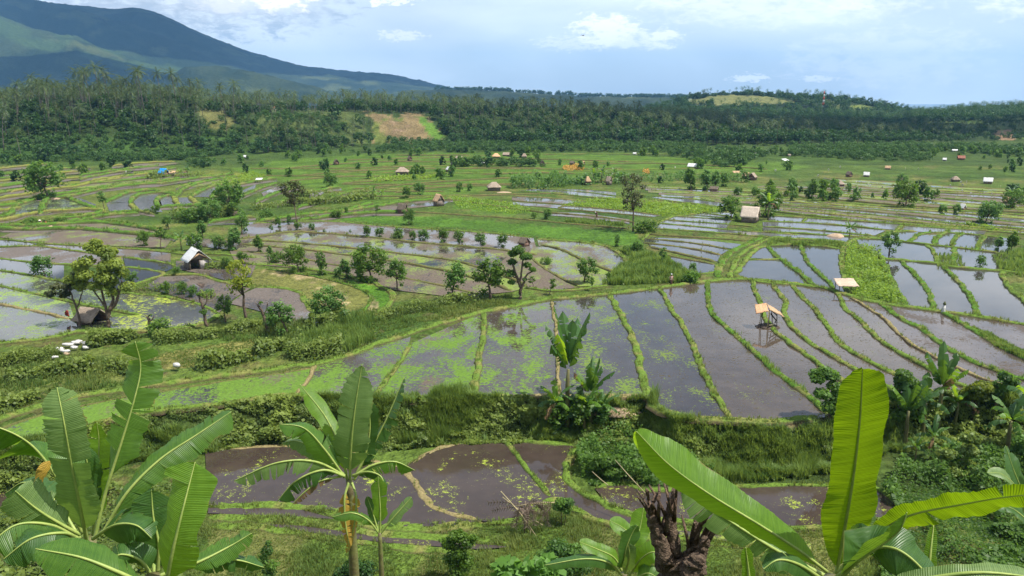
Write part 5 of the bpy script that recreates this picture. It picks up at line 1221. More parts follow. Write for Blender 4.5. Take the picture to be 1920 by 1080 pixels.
def leaf_mesh(path, W, hint, fold=(.15, .15), curl=.3, tears=3, seed=0, rows=60, cols=5, pet=.12, tip=.2, wav=1.0, gap=.05, base=.16, taper=0.0):
    """a banana leaf along its midrib; fold = how far each half is raised (radians), tears = splits along the side veins"""
    r = np.random.default_rng(seed); p = spline(path, rows)
    s = np.r_[0, np.cumsum(np.linalg.norm(np.diff(p, axis=0), axis=1))]; Lg = s[-1]; t = s/Lg
    T = unit(np.gradient(p, axis=0)); h = np.asarray(hint, float); N = unit(h - (T@h)[:, None]*T); S = unit(np.cross(T, N))
    tb = np.clip((t-pet)/(1-pet), 0, 1)
    w = W*np.minimum(1, (tb/base+1e-4)**.6)*np.minimum(1, np.clip((1-tb)/tip, 0, 1)**.62)*(1-taper*tb)*(1+.10*np.sin(tb*9+seed)+.05*np.sin(tb*23+seed*2))
    mb = MB(); k0 = int(np.searchsorted(t, pet))
    for sd in (-1, 1):
        f = fold[0] if sd < 0 else fold[1]
        cut = sorted(set([k0, rows-1] + [int(x) for x in r.integers(k0+3, rows-3, tears if tears else 0)]))
        for a, b in zip(cut[:-1], cut[1:]):
            idx = np.arange(a, b+1); n = len(idx)
            c = np.linspace(0, 1, cols)
            extra = (r.normal(0, .22) if tears > 1 else 0); sc = s[idx].mean(); sh = (r.random()-.5)*.12*W*(tears > 2)
            ang = f + extra*.6 - (curl+abs(extra)*.5)*c
            lat = np.cumsum(np.r_[0, np.cos((ang[1:]+ang[:-1])/2)])/(cols-1); ver = np.cumsum(np.r_[0, np.sin((ang[1:]+ang[:-1])/2)])/(cols-1)
            und = wav*.05*W*np.sin(s[idx]/W*2.6+seed+sd)[:, None]*(c**1.5)[None] + wav*.03*W*r.normal(0, .5, (n, 1))*c[None]
            wid = w[idx]*(1+.05*r.normal(0, 1, n)*(tears > 2))
            V = p[idx][:, None] + sd*S[idx][:, None]*(wid[:, None]*lat[None])[..., None] + N[idx][:, None]*((wid[:, None]*ver[None])+und)[..., None] \
                + T[idx][:, None]*(((sc-s[idx])[:, None]*gap*(tears > 0)+sh+.22*wid[:, None])*c[None])[..., None]
            i = np.arange(n-1)[:, None]*cols+np.arange(cols-1)[None]
            buv = np.stack(np.broadcast_arrays(sd*c[None], s[idx][:, None]), -1).reshape(-1, 2)
            mb.add(V.reshape(-1, 3), np.stack([i, i+cols, i+cols+1, i+1], -1).reshape(-1, 4), buv=np.c_[buv, buv[:, 0]*0])
    return mb, p, N, t

def add_leaf(root, path, W, hint=(0, -1, .4), mat=None, rib=True, rr=.018, name='leaf', label=None, **k):
    mb, p, N, t = leaf_mesh(path, W, hint, **k)
    mat = mat or BAN
    o = mb.build(name, mat, root, True)
    if label: o['label'] = label
    if rib:
        rb = MB(); v, q, tr_ = tube(p+N*rr*.15, rr*(1.25-1.05*t), 6); rb.add(v, q, tr_); rb.build('midrib', RIB, o, True)
    return o

def px(s, dy=0.0, root=None):
    """'u,v,depth ...' -> points relative to the plant's foot"""
    a = L(s); p = PD(a[:, 0], a[:, 1], a[:, 2]+dy)
    return p if root is None else p - np.array(root.location)

def foot(u, v, y):
    q = PD(u, v, y); return np.array([q[0], q[1], float(H(q[0], q[1]))]), q

def stem(root, top, r0, r1, bend=(0, 0), mat=None):
    top = np.asarray(top); m = top*.5+np.array([bend[0], bend[1], 0]); sb = MB()
    p = spline([np.array([0, 0, -.3]), m*.6, m*1.25, top], 12); v, q, t = tube(p, np.linspace(r0, r1, 12), 10); sb.add(v, q, t)
    return sb.build('stem', mat or PSTEM, root, True)

# --- clump at the left edge
f, top = foot(165, 1012, 7.6)
b1 = thing('banana_plant', 'large banana plant with tall broad upright leaves at the left edge', 'banana plant', f, group=None)
stem(b1, top-f, .13, .08); 
def lf(root, s, W, **k): return add_leaf(root, px(s, 0, root), W, **k)
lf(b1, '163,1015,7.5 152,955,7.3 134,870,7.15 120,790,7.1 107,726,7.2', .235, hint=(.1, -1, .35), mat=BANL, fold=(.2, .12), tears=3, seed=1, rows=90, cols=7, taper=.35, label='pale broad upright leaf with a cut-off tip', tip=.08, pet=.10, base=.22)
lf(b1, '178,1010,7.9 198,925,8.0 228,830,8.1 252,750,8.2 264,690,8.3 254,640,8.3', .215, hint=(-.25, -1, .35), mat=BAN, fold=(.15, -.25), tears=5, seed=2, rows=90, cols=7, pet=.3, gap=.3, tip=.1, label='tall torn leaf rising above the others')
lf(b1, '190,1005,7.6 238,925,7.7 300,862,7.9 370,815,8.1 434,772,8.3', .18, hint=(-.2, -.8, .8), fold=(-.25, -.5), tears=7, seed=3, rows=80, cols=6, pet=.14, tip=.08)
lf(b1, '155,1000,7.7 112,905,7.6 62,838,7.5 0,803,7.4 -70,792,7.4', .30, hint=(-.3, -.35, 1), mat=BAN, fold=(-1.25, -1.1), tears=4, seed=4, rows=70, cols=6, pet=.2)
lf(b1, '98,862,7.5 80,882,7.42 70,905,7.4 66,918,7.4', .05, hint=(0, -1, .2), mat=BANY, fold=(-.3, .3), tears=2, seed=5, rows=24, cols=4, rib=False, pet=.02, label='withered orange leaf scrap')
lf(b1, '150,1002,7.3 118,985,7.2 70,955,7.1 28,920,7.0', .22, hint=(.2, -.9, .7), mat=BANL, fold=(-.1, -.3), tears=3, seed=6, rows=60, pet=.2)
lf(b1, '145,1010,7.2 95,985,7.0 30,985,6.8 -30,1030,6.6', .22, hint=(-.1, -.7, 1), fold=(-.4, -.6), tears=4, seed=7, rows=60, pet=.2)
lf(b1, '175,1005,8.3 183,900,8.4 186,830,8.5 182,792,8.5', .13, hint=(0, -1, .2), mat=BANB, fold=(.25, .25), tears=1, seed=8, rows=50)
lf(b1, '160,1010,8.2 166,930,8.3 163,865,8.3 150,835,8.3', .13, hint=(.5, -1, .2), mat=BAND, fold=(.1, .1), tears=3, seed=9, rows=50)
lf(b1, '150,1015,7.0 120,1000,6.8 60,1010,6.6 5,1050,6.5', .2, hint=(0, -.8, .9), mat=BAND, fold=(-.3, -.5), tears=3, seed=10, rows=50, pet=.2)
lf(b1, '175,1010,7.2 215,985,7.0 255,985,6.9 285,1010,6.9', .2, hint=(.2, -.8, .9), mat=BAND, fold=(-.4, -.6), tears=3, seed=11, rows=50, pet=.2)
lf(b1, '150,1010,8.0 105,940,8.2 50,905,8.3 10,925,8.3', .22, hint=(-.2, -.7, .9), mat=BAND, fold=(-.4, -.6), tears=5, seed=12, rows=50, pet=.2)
f, top = foot(285, 1080, 6.9)
b2 = thing('banana_plant', 'shorter banana plant with a bright hanging leaf right of the large left one', 'banana plant', f)
stem(b2, top-f, .11, .075)
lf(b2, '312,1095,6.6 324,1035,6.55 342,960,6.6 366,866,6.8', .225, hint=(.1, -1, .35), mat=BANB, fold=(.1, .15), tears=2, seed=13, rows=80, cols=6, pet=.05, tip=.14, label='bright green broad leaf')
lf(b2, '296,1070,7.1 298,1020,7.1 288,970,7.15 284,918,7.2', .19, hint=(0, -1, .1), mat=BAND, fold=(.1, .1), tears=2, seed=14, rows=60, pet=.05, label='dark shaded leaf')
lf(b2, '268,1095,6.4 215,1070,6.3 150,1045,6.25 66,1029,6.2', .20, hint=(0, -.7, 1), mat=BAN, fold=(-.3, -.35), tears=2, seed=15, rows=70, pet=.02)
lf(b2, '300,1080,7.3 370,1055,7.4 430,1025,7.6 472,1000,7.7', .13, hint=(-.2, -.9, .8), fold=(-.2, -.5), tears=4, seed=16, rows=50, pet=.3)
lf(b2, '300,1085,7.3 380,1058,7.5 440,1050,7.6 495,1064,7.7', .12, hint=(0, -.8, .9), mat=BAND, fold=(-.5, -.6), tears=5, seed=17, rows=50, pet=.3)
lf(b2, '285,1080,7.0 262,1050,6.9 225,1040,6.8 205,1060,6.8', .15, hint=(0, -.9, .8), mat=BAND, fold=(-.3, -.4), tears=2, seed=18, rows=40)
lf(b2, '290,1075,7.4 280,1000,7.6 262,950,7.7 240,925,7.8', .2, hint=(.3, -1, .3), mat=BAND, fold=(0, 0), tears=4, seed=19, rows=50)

# --- banana left of the middle
f, top = foot(655, 898, 20)
b3 = thing('banana_plant', 'banana plant with ragged fan of leaves and yellow withered ones, left of centre', 'banana plant', f)
stem(b3, top-f, .17, .09)
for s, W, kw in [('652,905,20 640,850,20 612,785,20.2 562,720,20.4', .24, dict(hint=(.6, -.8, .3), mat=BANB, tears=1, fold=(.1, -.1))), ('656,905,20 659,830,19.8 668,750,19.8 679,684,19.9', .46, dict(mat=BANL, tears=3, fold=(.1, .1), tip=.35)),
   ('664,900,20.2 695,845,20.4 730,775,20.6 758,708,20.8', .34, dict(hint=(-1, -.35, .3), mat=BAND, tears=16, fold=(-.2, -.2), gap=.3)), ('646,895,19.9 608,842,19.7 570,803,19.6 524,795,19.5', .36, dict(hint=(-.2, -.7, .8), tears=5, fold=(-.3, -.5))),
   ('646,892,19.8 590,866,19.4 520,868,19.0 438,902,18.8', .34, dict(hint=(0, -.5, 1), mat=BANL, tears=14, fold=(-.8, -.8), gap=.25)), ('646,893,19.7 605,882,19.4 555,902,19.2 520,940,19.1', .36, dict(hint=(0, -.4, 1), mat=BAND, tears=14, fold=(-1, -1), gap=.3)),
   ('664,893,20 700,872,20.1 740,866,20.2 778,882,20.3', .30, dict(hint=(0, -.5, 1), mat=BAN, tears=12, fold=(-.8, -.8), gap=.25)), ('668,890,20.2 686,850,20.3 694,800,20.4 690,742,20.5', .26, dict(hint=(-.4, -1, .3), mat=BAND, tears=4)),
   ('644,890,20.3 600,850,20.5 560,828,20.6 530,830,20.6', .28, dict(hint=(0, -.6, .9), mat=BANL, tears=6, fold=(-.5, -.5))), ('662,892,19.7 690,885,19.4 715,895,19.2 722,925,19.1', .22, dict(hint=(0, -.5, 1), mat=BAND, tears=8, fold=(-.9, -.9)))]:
    lf(b3, s, W, rr=.035, seed=len(s)+int(W*100), rows=56, **kw)
lf(b3, '640,893,19.7 600,902,19.4 572,922,19.2 548,946,19.1', .16, hint=(0, -.6, .8), mat=BANBR, tears=8, fold=(-.8, -.8), seed=41, rows=40, gap=.3, rr=.03, label='dead brown drooping leaf')
lf(b3, '654,905,19.7 646,935,19.5 648,980,19.4 656,1030,19.3', .16, hint=(0, -1, .1), mat=BANY, tears=10, fold=(-.4, -.2), seed=42, rows=40, gap=.3, rr=.03, label='withered yellow leaf hanging down the stem')
lf(b3, '660,905,19.8 668,935,19.6 664,985,19.5 650,1040,19.4', .11, hint=(.3, -1, .1), mat=BANY, tears=8, fold=(-.4, -.4), seed=43, rows=40, gap=.3, rr=.03, label='withered yellow leaf hanging down the stem')
f, top = foot(712, 998, 19)
b4 = thing('banana_plant', 'young banana sucker with few leaves right of the ragged banana', 'banana plant', f)
stem(b4, top-f, .10, .05)
for s, W, kw in [('712,1000,19 713,955,19 709,893,19.1', .19, dict(mat=BANB, fold=(.2, .2), tears=1)), ('714,1000,19 740,968,19 772,932,19.1', .17, dict(hint=(-.5, -.8, .6), mat=BANL, fold=(-.1, -.1), tears=2)), ('710,1000,19 690,975,18.9 660,962,18.8 622,970,18.8', .17, dict(hint=(0, -.6, 1), tears=2, fold=(-.4, -.4))), ('710,1000,19.2 700,965,19.3 688,930,19.4', .12, dict(mat=BAND, tears=1))]:
    lf(b4, s, W, rr=.025, seed=len(s)+int(W*90), rows=40, pet=.2, **kw)

# --- big plant at the right, close to the camera
f, top = foot(1562, 1085, 5.9)
b5 = thing('banana_plant', 'big banana plant with one glowing upright leaf, nearest the camera at lower right', 'banana plant', f)
stem(b5, top-f, .12, .08)
lf(b5, '1566,1085,6.1 1578,1020,6.0 1598,905,5.75 1612,790,5.4 1617,690,5.15', .265, hint=(.06, -1, -.45), mat=BANBACK, fold=(.12, .10), curl=.12, tears=0, seed=51, rows=120, cols=9, pet=.06, tip=.06, base=.3, wav=1.0, taper=.45, rr=.014, label='tall upright leaf glowing yellow-green against the light')
lf(b5, '1550,1072,5.9 1500,1034,5.75 1425,985,5.6 1335,930,5.5 1255,872,5.4 1192,808,5.35', .20, hint=(.35, -.75, .75), mat=BANB, fold=(-1.5, .05), curl=.2, tears=0, seed=52, rows=100, cols=8, pet=.05, tip=.16, base=.3, rr=.013, label='long bright leaf arching to the left')
lf(b5, '1572,1072,5.9 1625,1015,5.7 1700,968,5.5 1800,946,5.3 1900,930,5.1 2000,925,5.0', .15, hint=(0, -1, -.35), mat=BANBACK, fold=(.1, .15), curl=.2, tears=2, seed=53, rows=90, cols=7, pet=.08, wav=1.6, rr=.013, label='leaf reaching past the right edge of the picture')
lf(b5, '1578,1080,5.7 1625,1035,5.3 1680,1030,5.1 1735,1075,5.0 1760,1130,4.95', .20, hint=(.1, -.8, .8), mat=BAND, fold=(-.3, -.5), tears=1, seed=54, rows=70, cols=6, pet=.1)
lf(b5, '1735,1110,5.6 1742,1050,5.6 1750,985,5.7', .065, hint=(.2, -1, -.2), mat=BANBACK, fold=(.2, .2), tears=0, seed=55, rows=40, pet=.02)
lf(b5, '1640,1110,5.0 1740,1086,4.9 1840,1074,4.8 1960,1085,4.8', .09, hint=(0, -.5, 1), mat=BANL, fold=(0, -.2), tears=0, seed=56, rows=50, pet=.02)
lf(b5, '1545,1080,6.3 1460,1035,6.3 1380,985,6.35 1275,915,6.4', .16, hint=(.2, -.6, .9), mat=BANL, fold=(-.6, -.2), tears=8, seed=57, rows=60, pet=.05, gap=.2)
lf(b5, '1285,918,6.4 1268,906,6.4 1250,905,6.4', .035, hint=(0, -1, .3), mat=BANY, tears=3, seed=58, rows=16, cols=3, rib=False, pet=.01, label='withered orange leaf tip')
lf(b5, '1578,1070,6.1 1610,1010,6.15 1622,970,6.2 1628,935,6.25', .08, hint=(-.7, -.8, .3), mat=BANL, fold=(.1, .1), tears=0, seed=59, rows=40)
lf(b5, '1560,1090,5.5 1610,1050,5.2 1680,1000,5.0 1700,960,4.95', .12, hint=(.4, -.8, .3), mat=BAN, fold=(.0, -.3), tears=1, seed=60, rows=50, pet=.2)
lf(b5, '1545,1090,5.7 1500,1060,5.6 1460,1050,5.5 1430,1068,5.45', .09, hint=(0, -.7, .9), mat=BAND, fold=(-.2, -.3), tears=1, seed=61, rows=40)
f, top = foot(1405, 1110, 6.0)
b6 = thing('banana_plant', 'small young banana shoot with one narrow bright leaf at the bottom edge', 'banana plant', f)
stem(b6, top-f, .05, .03); lf(b6, '1405,1110,6 1403,1075,6 1398,1026,6', .055, mat=BANB, fold=(.3, .2), tears=0, seed=62, rows=40, pet=.05)
# --- young plant beside the pollard stump
f, top = foot(1170, 1075, 11)
b7 = thing('banana_plant', 'young banana plant with short broad leaves left of the pollard stump', 'banana plant', f)
stem(b7, top-f, .09, .05)
for s, W, kw in [('1175,1075,11 1190,1020,11 1200,990,11.1 1207,952,11.2', .17, dict(mat=BANB, fold=(.2, .2), hint=(-.3, -1, .3))), ('1172,1065,11.2 1185,1010,11.3 1168,990,11.3 1143,976,11.3', .14, dict(mat=BANB, hint=(.2, -.7, .8))), ('1165,1070,10.9 1150,1045,10.8 1120,1030,10.7 1086,1016,10.6', .12, dict(mat=BANB, hint=(.2, -.6, .9))),
   ('1165,1078,10.8 1140,1055,10.6 1095,1048,10.5 1020,1060,10.4', .11, dict(mat=BAND, hint=(0, -.7, .8), fold=(-.3, -.5))), ('1170,1070,10.8 1172,1035,10.6 1185,1000,10.6 1195,985,10.6', .15, dict(mat=BAND, hint=(.5, -.8, .3))), ('1180,1080,10.8 1200,1050,10.7 1225,1035,10.6 1245,1050,10.6', .15, dict(mat=BANB, hint=(-.2, -.8, .8))),
   ('1172,1075,10.7 1180,1045,10.6 1178,1018,10.6', .10, dict(mat=BANL, hint=(-.3, -1, .2))), ('1190,1085,10.7 1215,1075,10.5 1235,1085,10.5', .14, dict(mat=BAN, hint=(0, -.8, .9)))]:
    lf(b7, s, W, rr=.016, seed=len(s)+int(W*130), rows=44, tears=0, pet=.12, **kw)
f, top = foot(1950, 985, 12)
b8 = thing('banana_plant', 'banana plant with dark and pale leaves cut off by the right edge', 'banana plant', f)
stem(b8, top-f, .1, .06)
for s, W, kw in [('1945,985,12 1920,930,12 1900,880,12 1885,835,12.1', .17, dict(mat=BAND, hint=(.5, -.8, .3))), ('1945,985,12 1910,920,11.9 1880,890,11.8 1850,886,11.7', .12, dict(mat=BANL, hint=(.1, -.6, .9))), ('1950,985,12 1960,930,12 1930,870,12', .16, dict(mat=BAN)), ('1940,990,11.8 1900,955,11.7 1860,945,11.6', .12, dict(mat=BAND, hint=(0, -.6, 1)))]:
    lf(b8, s, W, rr=.016, seed=len(s)+int(W*130), rows=40, tears=2, **kw)

# --- generic banana plants further off
def banana_proto(seed, dark=.5, torn=6, up=0.0):
    r = np.random.default_rng(seed); parts = []
    hs = 1.9; sb = MB(); v, q, t = tube(np.array([[0, 0, -.3], [.03, 0, .7], [0, .02, 1.4], [.02, 0, hs]]), [.15, .12, .10, .07], 8); sb.add(v, q, t)
    parts.append(('stem', sb.mesh('banana_stem', PSTEM, True)))
    n = 10
    for k in range(n):
        a = k*2.4+r.random()*.5; u = (k+.5)/n; e0 = 1.42-1.0*u*(1-.55*up)+r.normal(0, .06); Lg = 1.9*(.8+.4*r.random()); pt = []; q = np.array([.02, 0, hs-.15*u]); e = e0
        for s in range(6):
            pt.append(q.copy()); q = q+Lg/5*np.array([math.cos(a)*math.cos(e), math.sin(a)*math.cos(e), math.sin(e)]); e -= (.16+.30*u)*(1-.65*up)
        hint = np.array([-math.cos(a)*math.sin(e0), -math.sin(a)*math.sin(e0), math.cos(e0)+.1])
        mb, p, N, t = leaf_mesh(pt, .27, hint, fold=(-.15-.5*u, -.15-.5*u), tears=int(torn*(.4+u*1.4)), seed=seed*31+k, rows=22, cols=4, pet=.12, gap=.2)
        parts.append(('leaf', mb.mesh('banana_leaf', BANBR if (u > .93 and r.random() < .5) else (BANB if r.random() < .2 else BAN if r.random() > dark else BAND), True)))
    return parts
BP = [banana_proto(70+i) for i in range(4)] + [banana_proto(80+i, .85, 5, 1.0) for i in range(2)]
def banana(u, v, hpx, label, i=0, group=None, yy=None, wide=1.0):
    p = at(u, v); dep = p[1]*CT-(p[2]-CAMZ)*ST; s = hpx*dep/FPX/math.cos(math.atan2(CAMZ, p[1]))/3.7
    t = thing('banana_plant', label, 'banana plant', p, rng.random()*6.28, group, (s*wide, s*wide, s))
    for nm, me in BP[i]: link(nm, me, t)
    return t
for i, (u, v, h, lab) in enumerate([
    (1063, 806, 200, 'tallest banana of the dark clump on the terrace edge at the centre'), (1106, 800, 112, 'right-hand banana of the dark clump on the terrace edge at the centre'), (1040, 808, 92, 'left-hand banana of the dark clump on the terrace edge at the centre'), (1082, 812, 84, 'lowest banana at the foot of the dark clump at the centre'),
    (1094, 818, 98, 'dark banana in the middle front of the clump on the terrace edge at the centre'), (1128, 806, 74, 'small outermost banana at the right of the dark clump at the centre'),
    (1695, 838, 120, 'slim banana with pale bent leaves just right of the tall glowing leaf'), (1757, 806, 135, 'tall banana with two upright dark leaves among the right-hand trees'), (1728, 822, 118, 'banana with a raised leaf left of the two-leaved tall one'), (1745, 862, 74, 'low young banana with a bright leaf below the right-hand bananas'), (1790, 805, 90, 'banana half hidden left of the round-headed tree'), (1885, 860, 125, 'banana with hanging dry leaves near the right edge'), (1922, 850, 150, 'banana partly cut off by the right edge above the dark bush'), (1715, 868, 50, 'small banana sapling low beside the vine-covered bush'), (1768, 880, 48, 'tiny banana sapling in front of the vine-covered bush'),
    (340, 470, 40, 'left banana of the pair behind the white-roofed hut'), (358, 471, 34, 'right banana of the pair behind the white-roofed hut'), (1592, 452, 40, 'lone small banana beside the straw heap by the long ponds'), (1440, 412, 54, 'banana behind the grey thatched hut by the ponds'), (700, 374, 26, 'pale-leaved banana at the lower edge of the green rice'), (716, 373, 22, 'smaller banana right of the pale-leaved one by the green rice'), (1895, 386, 40, 'banana over the small hut at the right edge'),
    (1112, 343, 30, 'leftmost banana beside the two small huts below the orange flowers'), (1128, 343, 34, 'middle banana beside the two small huts below the orange flowers'), (1152, 342, 30, 'right banana beside the two small huts below the orange flowers'), (352, 332, 22, 'banana right of the blue-roofed hut'), (340, 333, 18, 'smaller banana close to the blue-roofed hut'), (435, 333, 16, 'small banana in the field right of the blue-roofed hut')]):
    banana(u, v, h*1.08, lab, 4+i % 2 if i < 2 else i % 4 if i < 6 or i > 7 else 4+i % 2, wide=.62 if i == 0 else .85)
# ------------------------------------------------------------------ huts, people and small things
def slatmat(name, c1, c2, scale=30, rough=.85, axis='X', holes=None):
    g = G(name); tc = g.n('TexCoord').outputs['Object']
    sx = g.n('SeparateXYZ', i0=tc)
    vec = g.n('CombineXYZ', X=g.math('MULTIPLY', sx.outputs[0], 1.0 if axis != 'X' else 9.0), Y=g.math('MULTIPLY', sx.outputs[1], 9.0 if axis != 'X' else 1.0), Z=g.math('MULTIPLY', sx.outputs[2], 2.0)).outputs[0]
    f = g.ramp(g.noise(scale/12, vec, 5, .7), .3, .7); f2 = g.ramp(g.noise(.9, tc, 4, .6), .35, .7)
    c = g.mix(g.math('ADD', g.math('MULTIPLY', f, .65), g.math('MULTIPLY', f2, .35)), c1, c2)
    b = g.n('BsdfPrincipled', Base_Color=c, Roughness=rough, Normal=g.n('Bump', Strength=.6, Distance=.04, Height=f).outputs[0]); b.inputs['Specular IOR Level'].default_value = .2
    return g.surf(b.outputs[0])
R_THATCH = slatmat('thatch_grey', (.17, .13, .095), (.42, .34, .26)); R_TAN = slatmat('thatch_tan', (.28, .18, .10), (.58, .40, .24)); R_ORANGE = slatmat('thatch_fresh_orange', (.45, .25, .13), (.68, .42, .24))
R_WHITE = slatmat('roof_sheet_white', (.46, .46, .44), (.72, .72, .70), rough=.5); R_BLUE = slatmat('tarpaulin_blue', (.01, .20, .55), (.02, .32, .75), rough=.45); R_BAMBOO = slatmat('roof_split_bamboo', (.32, .24, .17), (.66, .52, .40), axis='Y')
R_LIGHT = slatmat('thatch_bleached', (.32, .26, .20), (.60, .51, .41)); R_DARK = slatmat('thatch_old_dark', (.07, .055, .04), (.20, .16, .12)); R_RED = slatmat('roof_tile_red', (.20, .08, .05), (.34, .15, .10))
W_BAM = slatmat('wall_woven_bamboo', (.10, .08, .065), (.26, .21, .17)); W_PALE = slatmat('wall_pale_boards', (.26, .23, .21), (.50, .46, .42)); W_BRN = slatmat('wall_brown_boards', (.10, .06, .045), (.22, .14, .10))
WOOD = simple('pole_wood', (.24, .19, .13), (.10, .075, .05), 8); BAMB = simple('pole_bamboo', (.42, .36, .20), (.24, .20, .11), 8); DARKW = simple('pole_dark_wood', (.05, .04, .03), (.025, .02, .016), 8)
WHITE = simple('white_cloth', (.62, .61, .58), (.38, .37, .34), 5, .8, .1, .6); MUDM = simple('mound_mud', (.05, .037, .028), (.10, .075, .055), 4)

def slab(a, b, c, d, th, nx=10, ny=8, jit=.03, seed=0, sag=0.0):
    """roof sheet through four corners a b c d (eave, eave, ridge, ridge) with thickness and ragged edge"""
    r = np.random.default_rng(seed); a, b, c, d = [np.asarray(q, float) for q in (a, b, c, d)]
    s = np.linspace(0, 1, nx+1); t = np.linspace(0, 1, ny+1); S, T = np.meshgrid(s, t)
    X = (a*(1-S[..., None])+b*S[..., None])*(1-T[..., None])+(d*(1-S[..., None])+c*S[..., None])*T[..., None]
    nrm = unit(np.cross(b-a, d-a)); X = X+r.normal(0, jit, X.shape); X[..., 2] -= sag*(4*S*(1-S))*(T < .99)
    top = X+nrm*th*.5; bot = X-nrm*th*.5; n = (nx+1)*(ny+1)
    V = np.vstack([top.reshape(-1, 3), bot.reshape(-1, 3)])
    i = (np.arange(ny)[:, None]*(nx+1)+np.arange(nx)[None]).ravel()
    Q = [np.stack([i, i+1, i+nx+2, i+nx+1], -1), np.stack([i+n+nx+1, i+n+nx+2, i+n+1, i+n], -1)]
    ring = list(range(nx+1))+[k*(nx+1)+nx for k in range(1, ny+1)]+[ny*(nx+1)+k for k in range(nx-1, -1, -1)]+[k*(nx+1) for k in range(ny-1, 0, -1)]
    ring = np.array(ring); nx_ = np.roll(ring, -1)
    Q.append(np.stack([ring, ring+n, nx_+n, nx_], -1))
    return V, np.vstack(Q)

def hut(name, label, cat, loc, w, l, wh, rh, rz, roof, wall, style='gable', over=.35, th=.12, seed=0, posts=True, walls='blrf', front=None, rafters=False, group=None):
    """small field hut: front gable looks along -y before turning by rz; w wide, l long, wh wall height, rh roof height"""
    t = thing(name, label, cat, loc, rz, group); mb = MB(); W2, L2 = w/2, l/2; o = over; k = rh/W2
    if style == 'gable':
        for s in (-1, 1):
            e = (s*(W2+o), wh-k*o)
            v, q = slab((e[0], -L2-o, e[1]), (e[0], L2+o, e[1]), (0-s*.02, L2+o, wh+rh), (0-s*.02, -L2-o, wh+rh), th, 12, 6, .025, seed+s) if s > 0 else slab((e[0], L2+o, e[1]), (e[0], -L2-o, e[1]), (.02, -L2-o, wh+rh), (.02, L2+o, wh+rh), th, 12, 6, .025, seed+s)
            mb.add(v, q)
    elif style == 'hip':
        rr = .35
        cs = [(-W2-o, -L2-o), (W2+o, -L2-o), (W2+o, L2+o), (-W2-o, L2+o)]; ap = [(-W2*rr, 0), (W2*rr, 0), (W2*rr, .02), (-W2*rr, .02)]
        for i in range(4):
            a, b = cs[i], cs[(i+1) % 4]; d, c = ap[i], ap[(i+1) % 4]
            v, q = slab((*a, wh-.25), (*b, wh-.25), (*c, wh+rh), (*d, wh+rh), th, 8, 6, .03, seed+i); mb.add(v, q)
    else:
        v, q = slab((-W2-o, -L2-o, wh), (W2+o, -L2-o, wh), (W2+o, L2+o, wh+rh), (-W2-o, L2+o, wh+rh), th, 12, 8, .03, seed); mb.add(v, q)
    mb.build('roof', roof, t)
    mb = MB(); g_ = .05
    def panel(x0, y0, x1, y1, z0, z1, z1b=None):
        z1b = z1 if z1b is None else z1b; dx, dy = x1-x0, y1-y0; ln = math.hypot(dx, dy); nx_, ny_ = -dy/ln*.03, dx/ln*.03
        v = np.array([[x0-nx_, y0-ny_, z0], [x1-nx_, y1-ny_, z0], [x1-nx_, y1-ny_, z1b], [x0-nx_, y0-ny_, z1], [x0+nx_, y0+ny_, z0], [x1+nx_, y1+ny_, z0], [x1+nx_, y1+ny_, z1b], [x0+nx_, y0+ny_, z1]])
        mb.add(v, [(0, 1, 2, 3), (7, 6, 5, 4), (0, 4, 5, 1), (1, 5, 6, 2), (2, 6, 7, 3), (3, 7, 4, 0)])
    hb = wh+(rh if style == 'lean' else 0)
    if 'b' in walls: panel(-W2+g_, L2, W2-g_, L2, 0, hb-.08)
    if 'l' in walls: panel(-W2, -L2+g_, -W2, L2-g_, 0, wh-.06, hb-.08)
    if 'r' in walls: panel(W2, -L2+g_, W2, L2-g_, 0, wh-.06, hb-.08)
    if 'f' in walls: panel(-W2+g_, -L2, W2-g_, -L2, 0, wh-.08)
    if 'h' in walls: panel(.0, -L2, W2-g_, -L2, .0, wh*.85)      # right half of the front closed, left half open
    if style == 'gable':
        for y in (-L2, L2):
            if 'g' in walls or y > 0 or 'f' in walls:
                v = np.array([[-W2+.1, y-.03, wh-.1], [W2-.1, y-.03, wh-.1], [0, y-.03, wh+rh-.12], [-W2+.1, y+.03, wh-.1], [W2-.1, y+.03, wh-.1], [0, y+.03, wh+rh-.12]])
                mb.add(v, [(0, 3, 4, 1), (1, 4, 5, 2), (2, 5, 3, 0)], [(0, 1, 2), (5, 4, 3)])
    if mb.n: mb.build('wall', wall, t)
    if posts:
        for x in (-W2, W2):
            for y in (-L2, L2):
                pb = MB(); top = wh if style != 'lean' or y < 0 else wh+rh
                v, q, tr_ = tube([(x, y, -.3), (x+.02, y, top*.5), (x, y, top-.04)], .055 if w > 2 else .045, 6); pb.add(v, q, tr_); pb.build('post', WOOD, t)
    return t

def mpx(p): return (p[1]*CT-(p[2]-CAMZ)*ST)/FPX    # metres per photo pixel at p
D = math.radians
p = at(360, 508); p[1] += 1.9
h1 = hut('field_hut', 'open-fronted hut with a white sheet roof and woven gable, left of centre', 'hut', p, 2.7, 2.9, 1.75, 1.35, D(38), R_WHITE, W_BAM, walls='blhg', over=.45, th=.05, seed=1)
mb = MB(); v, q = boxv(.68, -1.53, .75, 1.15, .05, 1.3); mb.add(v, q); mb.build('panel', W_PALE, h1)
mb = MB()
for x0, z0, x1, z1 in ((-1.45, 1.62, 0, 2.75), (1.45, 1.62, 0, 2.75)):
    v, q, tr_ = tube([(x0, -1.66, z0), ((x0+x1)/2, -1.67, (z0+z1)/2-.12), (x1, -1.66, z1-.28)], .12, 6); mb.add(v, q, tr_)
mb.build('gable_trim', R_TAN, h1)
p = at(1410, 418); p[1] += 1.5
